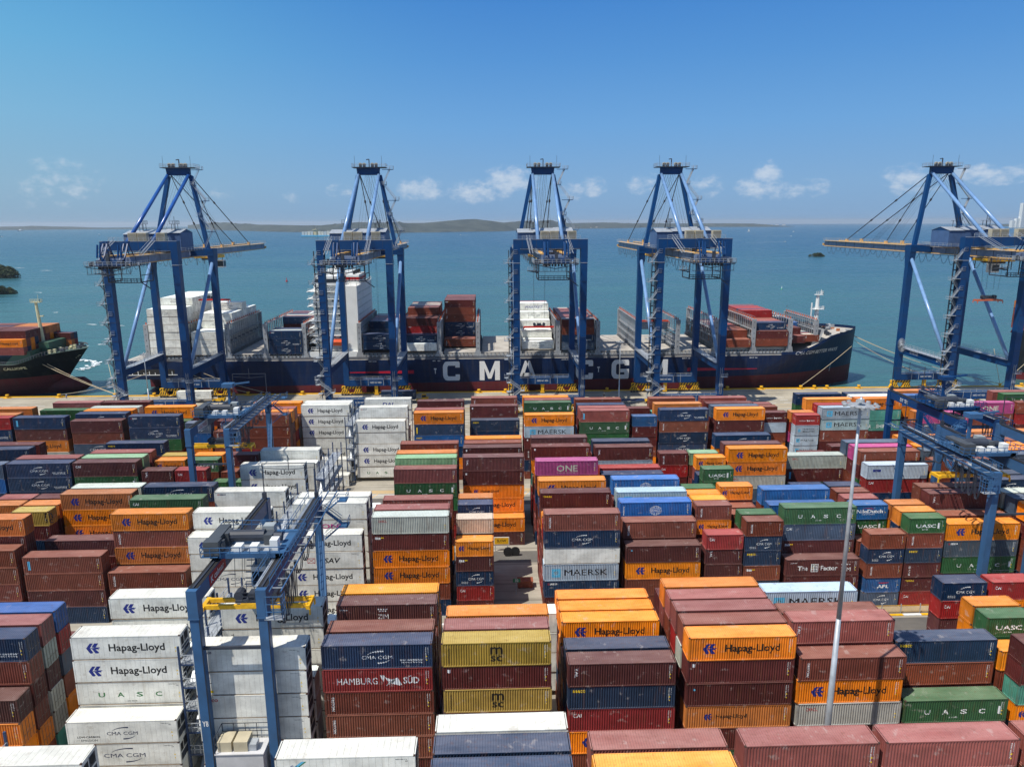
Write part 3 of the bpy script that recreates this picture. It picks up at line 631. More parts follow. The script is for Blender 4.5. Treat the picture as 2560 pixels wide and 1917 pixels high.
YARD = '''
Z1 -47.7 40 6 W W W
Z1 -60.8 40 6 W W
Z1 -19.0 40 6 W:cube W W
Z2 -5.4 40 6 W W
Z1 -5.4 40 6 N:seaco M
Z0 -5.4 40 6 N R
Z1 8.6 40 6 V M
Z0 8.6 40 6 U O
Z1 22.2 40 6 V M M
Z1 35.1 40 6 V R R
Z1 47.9 40 6 V R
A0 -47.6 40 3 W:cmanl W:cman W
A1 -47.6 40 6 W:hl W:hl W:uascg W W W
A3 -47.6 40 4 W W
A4 -47.6 40 6 W:hl W:hl W:cman W
A5 -47.6 40 3 W W W
A1 -64.7 40 6 N:cmae R M R O:hl R
A0 -64.7 40 4 M O O
A2 -64.7 40 6 V:cai w M w w T
A3 -64.7 40 6 B D K R
A4 -64.7 40 4 M N
A0 -32.8 40 6 W:geseacow W:aplw W:seacor W:tritonb W:ca W
A1 -32.8 40 4 W W
A3 -32.8 40 6 W:hl W:tritonb W W
A5 -32.8 40 4 W W:hl W
A0 -18.9 40 6 N:cmae D:hs R:triton R:triton R M
A1 -18.9 40 6 R M R
A2 -18.9 40 5 M R
A3 -18.9 40 6 M:zim R M
A4 -18.9 40 6 U O
A5 -18.9 40 4 M R
A0 -5.6 40 6 Y:msc M:cronos Y:msc M R
A1 -5.6 40 6 V M R
A2 -5.4 40 6 O R M
A3 -5.4 40 3 M R
A5 -3.2 40 4:.8 W W
A0 8.5 40 5 M:tal N:seaco D:cai O:hl R
A1 8.5 40 5 N M
A2 8.5 40 4 R O
A3 8.5 40 5 O:hl O M
A4 8.5 40 5 O M
A5 8.5 40 5 O K
A0 22.0 40 6 O:hl M:cronos M:dot F:hls M G:uasc
A1 22.0 40 6 R w M
A2 22.0 40 6 V D M
A3 22.0 40 6 V R M
A4 22.0 40 6 O V M
A5 22.0 40 5 M R
A0 34.8 40 5 R:triton O:hl w:oocl M:tex M
A1 34.8 40 6 V:tal M R
A2 34.8 40 6:-.6 R M
A3 34.8 40 5 R M
A4 34.9 40 6:-1.0 S:maersk M
A0 47.5 40 3 G:uasc M:tal R
A1 47.4 40 5 N:seaco R M
A2 47.4 40 4 K M
A5 60.2 20 6 N:cma D:cai M M R
A5 66.8 20 6 D:cai O:hl M
A3 60.3 20 6 O O M
A2 60.3 20 6 G:uasc G:uasc O
A1 60.2 20 5 O R M
A0 60.7 20 6 M M:tex T O:hl K M
A4 73.3 40 6 D O M
B0 -73.9 40 4 R:strip R M N
B2 -73.9 40 4 M M
B3 -73.9 40 3 R R
B4 -74.0 40 6 F:hl O:hl O:hl M
B5 -74.0 40 6 w K M
B0 -87.0 40 5:-1.7 R R R R
B1 -87.0 40 6:-.6 F:hl M M N
B3 -80.6 20 6 Y:msc M N M
B4 -80.6 20 6 F M
B5 -80.6 20 6 M R
B4 -87.0 20 6 F O R
B5 -87.0 20 6 V R
B0 -60.9 40 3 R:triton R M
B1 -60.9 40 6 O:hl R:triton F:hl R D M
B3 -60.8 40 6 G:cai M R
B5 -61.2 40 6 N:cmab R M
B0 -47.8 40 5 W:hl W W:cman W W
B1 -47.9 40 6 W:hl W W:ca W
B4 -47.9 40 6 W:geseacow W W
B5 -47.9 40 5 W W
B0 -32.8 40 5 W:hl W:csav W:hl W:hl W:hl
B2 -32.8 40 6 W W:onew W W:hl
B3 -32.8 40 6 W W W
B5 -32.2 40 4:1.2 W:hl W
B0 -18.9 40 6 w:oocl M:tex O:hl O:hl R N
B1 -18.9 40 6 V M
B2 -18.9 40 5 M R
B4 -18.9 40 5:.9 V:tal R M
B0 -5.7 20 5 O:hl M:tex N:cma D:cai M
B1 -5.7 20 6 E M
B2 -5.7 20 5 R M
B3 -5.7 20 6 N:cma O
B4 -5.7 20 6 F R
B0 8.5 40 6 R:triton N:cma W S:maersk N:geseaco M
B1 8.5 40 5 D R M
B2 8.5 40 5 O M
B3 8.5 40 6 M:texy R M
B4 8.5 40 5 N R
B5 8.6 40 6 O:hl N R
B0 21.8 40 4 M:dot O:hl R R
B1 21.8 40 5 R:triton M R
B2 21.6 40 6:-.7 C:cosco M R
B3 21.6 40 6 S:maersk M R
B4 21.8 40 5 M R
B5 21.9 40 6 C:cosco M R
B0 34.8 20 5:.4 D:cai M:tal M R
B1 34.8 20 4 R M
B2 34.7 20 6:.4 R:triton O:hl M
B3 34.8 20 6:.2 U O
B4 34.8 20 6 O R
B5 34.8 20 6 G M
B0 41.1 20 6 R:triton N:cma N:seaco R:tex K M
B1 41.1 20 6 G M
B3 41.2 20 5 R O
B4 41.2 20 5 R E
B5 41.6 20 6:.2 O:hl M
B0 48.2 40 3 M:factor M R
B1 48.5 40 6:-.9 G:uasc K:cai M:tex N M
B3 48.4 40 5 B R
B4 48.2 40 6:-1.2 B R M
B5 55.0 20 6 N M
B0 61.5 20 5 R N:cma R:triton B:apl K:cma
B1 61.4 20 4 R M
B2 61.6 20 6 B:nile G:uasc R M
B3 61.5 20 6 V R
B4 61.6 20 6 R M
B5 61.6 20 6 N R
B0 67.9 20 6 G:uasc R:triton N:seaco M:ees M:texy D:cai
B1 68.0 20 6 O N:cma M
B2 68.0 20 6 F O R
B3 68.0 20 4 M
B0 74.3 40 5 O:hl K:geseaco G:uasc M R
B1 74.4 40 5:.2 R O
B2 74.6 40 6 M:tal w:oocl M
B3 74.8 40 6 R M
B0 87.4 40 6 O M R
B1 87.4 40 6 K R R
B2 87.4 40 6 w O M
B4 87.4 40 6 N:cma R M
B5 87.4 40 6 N M
C1 -106.9 40 6:-.2 K B N
C4 -107.5 40 6 N K M
C5 -107.2 40 6 M M
C1 -94.0 40 6 N:cmae N:cmae N M
C2 -94.0 40 6 V M
C4 -94.0 40 5 M R
C1 -81.3 40 6 M:cai G:uasc M R
C2 -81.3 40 6 L K R
C3 -81.2 40 6 V R M
C5 -81.4 40 6 N:seaco M N
C1 -68.2 20 6 M:tal M R
C3 -68.4 20 6 O:hl M
C4 -68.4 20 6 Y M
C1 -61.8 20 6 D:cai M O
C3 -61.8 20 6 G:uasc R M
C4 -61.8 20 6 O R
C1 -55.2 20 5 G:uasc M
C3 -55.2 20 5 R O
C4 -54.6 20 6 M:ees O M
C0 -48.0 40 6 W:hl W:hl W W
C3 -48.0 40 5 W W
C4 -48.0 40 6:-1 W W
C0 -18.7 40 6:-1.2 V G:uasc G M
C1 -18.8 40 6 L R
C2 -18.9 40 6 F:hls M R
C3 -18.9 40 5 M
C4 -18.9 40 6 R M
C0 -5.5 40 2 O:hl M
C1 -5.5 40 6 M:tal M:cronos O:hls O:hl O:hl M
C3 -5.6 40 6 M:cronos M
C4 -5.5 40 6 R M
C5 -5.4 40 6 O R
C0 8.8 40 6 P:one R N
C1 8.7 40 5 O M
C2 8.7 40 4 R
C3 8.6 40 6 M:cronos O T
C4 8.7 40 5 M
C5 8.8 40 6 M R
C0 21.8 40 5 N M
C1 21.8 40 5:.2 D M
C3 21.7 40 6:-.3 M:tal S:maersk M
C4 21.6 40 6 N M
C5 21.8 40 4 M
C3 35.2 20 6 M:ees D:cai M R
C4 35.2 20 4 R
C0 41.8 20 6:-.3 G:uasc G N
C1 41.7 20 5 N M
C2 42.1 20 6 O:hl V N
C3 41.6 20 6 L R
C2 48.7 40 6 O:hl O:hl w:oocl K N
C3 48.7 40 6 M M
C5 48.8 40 6 N:cma O M
C3 62.2 40 5:.2 w:oocl M:strip G
C1 61.6 40 3 N M
C5 68.0 20 5 M R
C0 74.5 40 6:-1.8 S:acl D:cai N M
C1 74.4 40 6 R:triton M G
C2 74.6 40 6 P:magenta M R
C3 74.5 40 6 K w R
C5 74.6 40 5 M O
C0 87.4 40 6:-1 R R N
C1 87.4 40 6 K:cma R
C2 87.4 40 6 O M
C4 87.4 40 6 O K
C0 100.4 40 6 K N
C1 100.4 40 6 O R
C2 100.4 40 6 O M
C3 100.4 40 6 R M
C4 100.4 40 6 F M
C5 100.4 40 6 F R
C4 113.4 40 6 O F
C5 113.4 40 6 F O
D0 -127.4 40 6 D N:cmae M
D1 -127.4 40 6 F R
D3 -127.4 40 6 F O M
D0 -114.4 40 6 N:strip M O:hl w
D1 -114.4 40 5 M R
D3 -113.3 40 6:-.5 G:uasc G M
D5 -113.4 40 6 V M
D0 -101.0 40 6:-1 M R K:cmab M
D1 -101.3 40 6 N:cma M R
D2 -101.0 40 6 O M
D3 -100.9 40 6 w M
D5 -100.8 40 6 M R
D0 -87.3 40 6 N:geseaco N:cmae G R
D2 -87.3 40 5 G
D3 -87.3 40 6 O:hl M
D4 -87.3 40 5 M
D0 -73.9 20 6 K:cma B O:hl M
D2 -73.9 20 6 M O
D3 -73.9 20 6 B R
D4 -73.9 20 6 F R
D0 -67.3 20 5:.4 R:triton R:marfretw R M
D1 -67.3 20 6:-.4 M:ees O M
D2 -67.3 20 6 F R
D4 -67.3 20 5 O R
D0 -61.0 40 6 R R R D R
D1 -61.0 40 6 O M
D2 -61.0 40 6 V O
D3 -61.0 40 5 M K
D4 -61.0 40 6 O N D
D5 -61.0 40 5 R R
D0 -46.6 40 2 W W
Q0 -46.6 40 1 W
D3 -48.0 40 6 W:hl W:hl W:hl W W:hl W
D4 -48.0 40 6 W W
D0 -32.9 40 5:.9 W:hl W W:hl W:hl W:uascg
D2 -32.9 40 6 W:geseacow W W
D3 -32.9 40 4 W W
D5 -32.9 40 6 W:dal W W
D0 -18.6 40 6 O:hl N:v B:seaco N
D1 -18.6 40 6 V M
D3 -18.7 40 5 R K
D4 -18.8 40 6 M M
D2 -5.1 40 6 M:cronos R
D1 -4.8 40 5 N:seaco N
D3 -5.0 40 5 R M
D5 -4.9 40 6 R:tal M
D0 8.5 40 6:-.9 O:hl S:maersk M:cronos M:ees N
D1 8.6 40 5 M R
D3 8.9 40 6 G:uasc M
D4 9.0 40 6 V M
D5 8.8 40 6 O U
D0 22.2 40 6 V:strip G:uasc G M
D1 22.2 40 6 V M
D2 22.2 40 6 N M
D4 22.2 40 6 R V
D0 35.3 20 6:.2 B M:tal M R
D3 35.4 20 6 M M
D0 42.0 40 6 N:cmae R:triton N:cma N:cma M
D2 41.9 40 6 F:hl R
D3 41.9 40 5 T w
D4 41.9 40 6 R M
D0 56.0 40 6 O:hl M:cronos M R
D1 55.6 40 6 K M
D2 55.2 40 6 M R
D3 55.2 40 5 O M
D4 55.4 40 6 V R
D1 69.0 20 6 M:hs S R O
D3 68.8 20 6 R M
D4 68.6 20 6 V M
D0 76.1 20 6 D:hs S:sealand S:maersk S:maersk M
D1 76.0 20 6 F D P N
D3 82.3 40 6 O:hl M M
D5 82.2 40 6 N G
D0 82.5 40 6 S:maersk S:maersk R:triton M
D1 82.4 40 6 D M
D3 95.6 40 6 O:hl T T:china M
D4 95.6 40 6 W M
D5 95.6 40 6 N N
D0 108.0 40 6:-1.5 P:one K:geseaco M R
D2 109.5 40 5 F R
D1 121.3 40 6 P:one R N
D1 134.3 40 6 R D M
D4 108.4 40 6 B O M
D5 108.4 40 6:.6 F O M
D4 121.4 40 5 N O
D4 137.0 40 6 G:uasc R M
D5 136.0 40 6 V R
D1 147.3 40 5 O M
'''
for ln in YARD.strip().split('\n'):
    p = ln.split(); blk = p[0][0]; ri = int(p[0][1:]); n, _, dz = p[3].partition(':')
    y = ROWS[blk][ri]
    if blk == 'Q': y = 168.6; blk = 'D'
    add_stack(blk, ri, float(p[1]), y, int(p[2]), int(n), p[4:], float(dz or 0))

# --- boxes on the ship's deck: bay x, base height, list of (first row, last row, tiers, colours of the near row)
SY = 271.6
def ship_bay(bi, x, base, groups, Lk=40, blk='S'):
    for r0_, r1_, n, cols in groups:
        for r_ in range(r0_, r1_+1):
            cc = list(cols) if r_ == r0_ else [cols[0] if random.random() < .55 else random.choice(['M', 'R', 'N', 'V', 'w' if cols[0][0] != 'W' else 'W'])]
            if cols[0][0] == 'W' and r_ > r0_: cc = ['W']
            add_stack(blk, bi*20+r_, x, SY+r_*2.5, Lk, n, cc, 0, zbase=base)
ship_bay(0, -126.2, 14.5, [(0, 4, 6, ['W:cmanl', 'W', 'W', 'W', 'W', 'W:cman']), (5, 15, 7, ['W:cman', 'W'])])
ship_bay(1, -110.8, 14.5, [(0, 3, 3, ['W', 'W:cman', 'W']), (4, 8, 5, ['W:cman', 'W:cman']), (9, 10, 6, ['W:cman', 'W']), (11, 15, 5, ['W', 'W'])])
ship_bay(3, -82.2, 14.6, [(0, 3, 3, ['N:geseaco', 'N:cmae', 'N:cma']), (4, 7, 2, ['V', 'M']), (8, 15, 4, ['N', 'M'])])
ship_bay(4, -47.2, 16.0, [(0, 1, 2, ['N:cmab', 'N:cmab']), (2, 5, 1, ['N', 'M']), (6, 9, 3, ['N', 'K']), (10, 15, 3, ['M', 'N'])])
ship_bay(5, -32.0, 15.2, [(0, 0, 1, ['W:cmab']), (1, 2, 2, ['N:cmae']), (3, 6, 4, ['M', 'D:geseaco', 'D']), (7, 15, 5, ['R', 'M'])])
ship_bay(6, -17.6, 15.2, [(4, 6, 1, ['R:triton']), (7, 15, 6, ['M:tex', 'R:triton', 'R:tal', 'N:cmae', 'N:cma'])])
ship_bay(8, 12.6, 15.2, [(1, 1, 1, ['W:cman']), (3, 4, 1, ['W']), (5, 7, 2, ['W']), (8, 9, 3, ['W', 'W']), (10, 11, 4, ['W:cman', 'W']), (12, 14, 5, ['W:marfret', 'W:cman']), (15, 15, 5, ['D'])])
ship_bay(9, 27.6, 15.2, [(0, 1, 4, ['M', 'R', 'N:cmae', 'K:cmab']), (2, 15, 4, ['V', 'M'])])
ship_bay(13, 88.0, 15.6, [(0, 1, 1, ['R:triton']), (2, 6, 2, ['R', 'M']), (7, 15, 2, ['D', 'M'])])
ship_bay(14, 102.2, 15.9, [(0, 0, 2, ['M:dot', 'R']), (1, 2, 3, ['N:cmae', 'M']), (3, 6, 3, ['V', 'M']), (7, 15, 4, ['D', 'N'])])
ship_bay(15, 116.2, 16.6, [(1, 2, 1, ['M:tal']), (3, 6, 2, ['M', 'M']), (7, 13, 3, ['N', 'B'])], 20)
ship_bay(16, 122.6, 16.6, [(2, 4, 1, ['R:tal']), (5, 8, 1, ['N']), (9, 12, 2, ['B'])], 20)
# the green-decked ship at the left edge and the maroon one at the right edge
ship_bay(20, -184.8, 15.2, [(0, 0, 2, ['O:hl', 'V']), (1, 5, 3, ['M', 'R']), (6, 9, 3, ['F', 'R'])], blk='L')
ship_bay(21, -197.6, 15.2, [(0, 9, 3, ['M', 'F'])], blk='L')
ship_bay(23, -172.2, 15.2, [(8, 9, 2, ['M', 'F'])], 20, blk='L')
ship_bay(22, 225.0, 17.5, [(0, 12, 4, ['F', 'E', 'R', 'F'])], blk='R')

# ---- which boxes the photograph shows, and how large: a small depth raster of their faces
def rank_boxes():
    Wd, Ht = 1280, 958; sc = .5
    zb = np.full((Ht, Wd), 1e9); ib = np.full((Ht, Wd), -1, int)
    R3 = np.array([list(r1), list(d1), list(fw)])
    def rast(P, idx):
        Q = (R3 @ (np.array(P)-np.array([0, 0, CAM_H])).T).T
        if Q[:, 2].min() < 5: return
        u = (1280+F*Q[:, 0]/Q[:, 2])*sc; v = (958.5+F*Q[:, 1]/Q[:, 2])*sc
        x0, x1, y0, y1 = int(max(0, u.min())), int(min(Wd-1, u.max()+1)), int(max(0, v.min())), int(min(Ht-1, v.max()+1))
        if x1 < x0 or y1 < y0: return
        X, Y = np.meshgrid(np.arange(x0, x1+1)+.5, np.arange(y0, y1+1)+.5)
        s = None; ins = np.ones(X.shape, bool); ar = sum(u[i-1]*v[i]-u[i]*v[i-1] for i in range(4)); sg = 1 if ar > 0 else -1
        for i in range(4):
            a, b = i-1, i
            ins &= sg*((u[b]-u[a])*(Y-v[a])-(v[b]-v[a])*(X-u[a])) >= 0
        if not ins.any(): return
        n_ = np.cross(Q[1]-Q[0], Q[2]-Q[0]); dd = n_ @ Q[0]
        den = n_[0]*(X/sc-1280)/F+n_[1]*(Y/sc-958.5)/F+n_[2]
        Z = dd/np.where(abs(den) < 1e-9, 1e-9, den)
        sub = zb[y0:y1+1, x0:x1+1]; m_ = ins & (Z < sub) & (Z > 0); sub[m_] = Z[m_]; ib[y0:y1+1, x0:x1+1][m_] = idx
    for i, c in enumerate(CONT):
        x0, y0, z0 = c['x'], c['y'], c['z']; x1, y1, z1 = x0+c['L'], y0+CW, z0+c['H']
        rast([(x0,y0,z0),(x1,y0,z0),(x1,y0,z1),(x0,y0,z1)], i); rast([(x0,y0,z1),(x1,y0,z1),(x1,y1,z1),(x0,y1,z1)], i)
        if x0 > 0: rast([(x0,y0,z0),(x0,y1,z0),(x0,y1,z1),(x0,y0,z1)], i)
        if x1 < 0: rast([(x1,y0,z0),(x1,y1,z0),(x1,y1,z1),(x1,y0,z1)], i)
    cnt = np.bincount(ib[ib >= 0].ravel(), minlength=len(CONT))
    fr = {}
    ys, xs = np.nonzero(ib >= 0)
    ids = ib[ys, xs]
    sx = np.bincount(ids, weights=xs, minlength=len(CONT)); sy = np.bincount(ids, weights=ys, minlength=len(CONT))
    return cnt, sx, sy
cnt, sx_, sy_ = rank_boxes()
order = sorted(range(len(CONT)), key=lambda i: -cnt[i])
NIND = 300
single = [i for i in order[:NIND] if cnt[i] > 0]
smin = cnt[single[-1]]
print('boxes', len(CONT), 'visible', int((cnt > 0).sum()), 'smallest single', smin)

ORD = ['zeroth', 'first', 'second', 'third', 'fourth', 'fifth', 'sixth', 'seventh', 'eighth', 'ninth', 'tenth', 'eleventh', 'twelfth', 'thirteenth', 'fourteenth', 'fifteenth', 'sixteenth', 'seventeenth', 'eighteenth', 'nineteenth', 'twentieth']
MARK = dict(hl='blue arrow emblem', hls='small blue arrow emblem', cma='white swoosh lettering', cmab='swoosh lettering', cmae='white swoosh and small lettering', cman='dark swoosh lettering', cmanl='dark swoosh lettering',
            maersk='white star square', sealand='two-line star lettering', uasc='spaced white letters', uascg='spaced green letters', one='big pale letters', onew='pink letters', msc='black stacked letters', cosco='white globe',
            triton='upright white word', tritonb='upright dark word', tal='upright white word', ees='three upright letters', cai='short white word', seaco='small yellow word', geseaco='small white word', geseacow='small corner word', seacor='small red word',
            texy='small yellow word', tex='small corner badge', oocl='small red word', hs='white flag lettering', apl='white letters, red bird', aplw='blue letters, red bird', zim='white dot letters', factor='white slogan', nile='white word',
            csav='red envelope mark', dal='big blue letters', ca='two-line black note', cube='diagonal green mark', china='two white words', marfret='slanted blue word', marfretw='slanted white word', acl='blue badge', magenta='pale words', strip='pale strip', v='yellow strip', dot='round sticker', cronos='small white badge')
BLK = dict(Z='front block', A='near block', B='middle block', C='far block', D='quayside block')
GRP = dict(Z='containers stacked in the front yard block', A='containers stacked in the near yard block', B='containers stacked in the middle yard block', C='containers stacked in the far yard block',
           D='containers stacked in the quayside block', S='containers on the deck of the moored ship', L='containers on the ship at the left', R='containers on the ship at the right')
def stackpos():
    by = {}
    for i in single: by.setdefault((CONT[i]['block'], CONT[i]['row']), set()).add(CONT[i]['sid'])
    return {k: sorted(v, key=lambda s: s[2]) for k, v in by.items()}
SP = stackpos()
def cont_label(c):
    nm = CNAME[c['c']]; sz = 'short ' if c['L'] < 8 else ''
    mk = MARK.get(c['logo'], ''); mk = ', '+mk if mk else ''
    tier = ['top', 'second from top', 'third from top', 'fourth from top', 'fifth from top', 'sixth from top', 'seventh from top'][c['t']]
    lst = SP[(c['block'], c['row'])]; k = lst.index(c['sid'])+1
    if c['block'] in BLK:
        rows = sorted({q[1] for q in SP if q[0] == c['block']}); rk = rows.index(c['row'])+1
        tail = '%s of stack %d, row %d, %s' % (tier, k, rk, BLK[c['block']])
    elif c['block'] == 'S':
        bays = sorted({q[1]//20 for q in SP if q[0] == 'S'}); bk = bays.index(c['row']//20)+1
        rr = sorted({q[1] for q in SP if q[0] == 'S' and q[1]//20 == c['row']//20}); rk = rr.index(c['row'])+1
        tail = '%s, row %d, ship bay %d' % (tier, rk, bk)
    else:
        rr = sorted({q[1] for q in SP if q[0] == c['block']}); rk = rr.index(c['row'])+1
        tail = '%s, row %d, %s ship' % (tier, rk, 'left' if c['block'] == 'L' else 'right')
    s = f'{sz}{nm} container{mk}, {tail}'
    if len(s.split()) > 16: s = f'{sz}{nm} container, {tail}'
    return s
def make_container(i):
    c = CONT[i]; reefer = c['c'] == 'W'; body, end = proto(c['L'], c['H'], reefer)
    r_ = empty('shipping_container', (c['x'], c['y'], c['z']))
    big = cnt[i] > 90
    base = lin(COLS[c['c']]); k = random.uniform(.78, 1.16) if not reefer else random.uniform(.86, 1.04); fd = random.uniform(0, .16) if not reefer else random.uniform(0, .06); gy = .30 if not reefer else .5; col = [min(1, (b*(1-fd)+gy*fd*.5)*k*(random.uniform(.94, 1.06) if not reefer else 1.0)) for b in base]
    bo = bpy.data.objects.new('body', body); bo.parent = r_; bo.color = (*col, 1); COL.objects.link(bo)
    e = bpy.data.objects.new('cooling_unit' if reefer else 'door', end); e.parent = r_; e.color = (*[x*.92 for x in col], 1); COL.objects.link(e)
    if c['logo'] or big:
        l = bpy.data.objects.new('lettering', logo_mesh(c['logo'] or ('reef' if reefer else 'none'), c['L'], c['H'], reefer)); l.parent = r_; COL.objects.link(l)
    tag(r_, cont_label(c), 'container', GRP[c['block']])
seen = {}
for i in single: make_container(i)
# the rest: boxes mostly hidden in their stacks or only a few pixels in the photograph
sm = MB(); cols_ = []
ss = set(single)
for i, c in enumerate(CONT):
    if i in ss: continue
    x0, y0, z0 = c['x'], c['y'], c['z']; f0 = len(sm.f)
    if cnt[i] > 12:
        b_ = container_body(c['L'], c['H'], c['c'] == 'W'); bb = len(sm.v)
        sm.v += [(v[0]+x0, v[1]+y0, v[2]+z0) for v in b_.v]; sm.f += [tuple(q+bb for q in f) for f in b_.f]; sm.m += b_.m
        if c['logo']:
            lm = logo_mesh(c['logo'], c['L'], c['H'], c['c'] == 'W'); bb = len(sm.v); f1 = len(sm.f)
            cols_.append((f0, f1, c['c'])); f0 = None
            sm.v += [(v.co.x+x0, v.co.y+y0, v.co.z+z0) for v in lm.vertices]; sm.f += [tuple(q+bb for q in p.vertices) for p in lm.polygons]; sm.m += [3+p.material_index for p in lm.polygons]
    else: sm.box(x0+.02, y0+.02, z0+.02, x0+c['L']-.02, y0+CW-.02, z0+c['H']-.02, 0)
    if f0 is not None: cols_.append((f0, len(sm.f), c['c']))
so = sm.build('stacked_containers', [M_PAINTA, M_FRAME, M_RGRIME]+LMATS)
at = so.data.color_attributes.new('paint', 'FLOAT_COLOR', 'CORNER')
arr = np.ones((len(so.data.loops), 4), np.float32)*.3
ls = np.array([p.loop_start for p in so.data.polygons]+[len(so.data.loops)])
for a, b_, cc in cols_:
    k = random.uniform(.85, 1.1); arr[ls[a]:ls[b_], :3] = [min(1, x*k) for x in lin(COLS[cc])]; arr[ls[a]:ls[b_], 3] = 1
at.data.foreach_set('color', arr.ravel())
tag(so, 'remaining containers filling the lower tiers and back rows of the stacks', 'containers', kind='stuff')
# ------------------------------------------------------------------ quay cranes
M_FR = [M_BLUE, M_GALV, M_DARK, M_YEL, M_SLATE, M_STAY_LIT]
def stair_run(mb, x, y, z0, z1, n, dx=2.6, w=.8, mi=1):
    """zig-zag stairs with landings up a leg; x,y: outer face, flights run along X"""
    h = (z1-z0)/n
    for k in range(n):
        za, zb_ = z0+k*h, z0+(k+1)*h; s = 1 if k % 2 == 0 else -1
        xa, xb = x-s*dx/2, x+s*dx/2; yy = y-(w*.6 if s > 0 else -w*.6)
        mb.bar((xa, yy, za), (xb, yy, zb_), w*.8, .09, mi)
        for q in (-.36, .36): mb.bar((xa, yy+q, za+1.0), (xb, yy+q, zb_+1.0), .06, .06, mi); mb.bar((xa, yy+q, za+.5), (xb, yy+q, zb_+.5), .05, .05, mi)
        m = 7
        for j in range(m): t = (j+.5)/m; px_, pz = xa+(xb-xa)*t, za+h*t; mb.box(px_-.12, yy-.36, pz+.03, px_+.12, yy+.36, pz+.07, mi)
        xm = x+s*(dx/2+.5)
        mb.box(xm-.6, y-w*1.2, zb_-.08, xm+.6, y+w*1.2, zb_, mi)
        mb.rail([(xm-s*.6, y-w*1.2, zb_), (xm+s*.6, y-w*1.2, zb_), (xm+s*.6, y+w*1.2, zb_)], 1.1, 1.2, .03, mi)
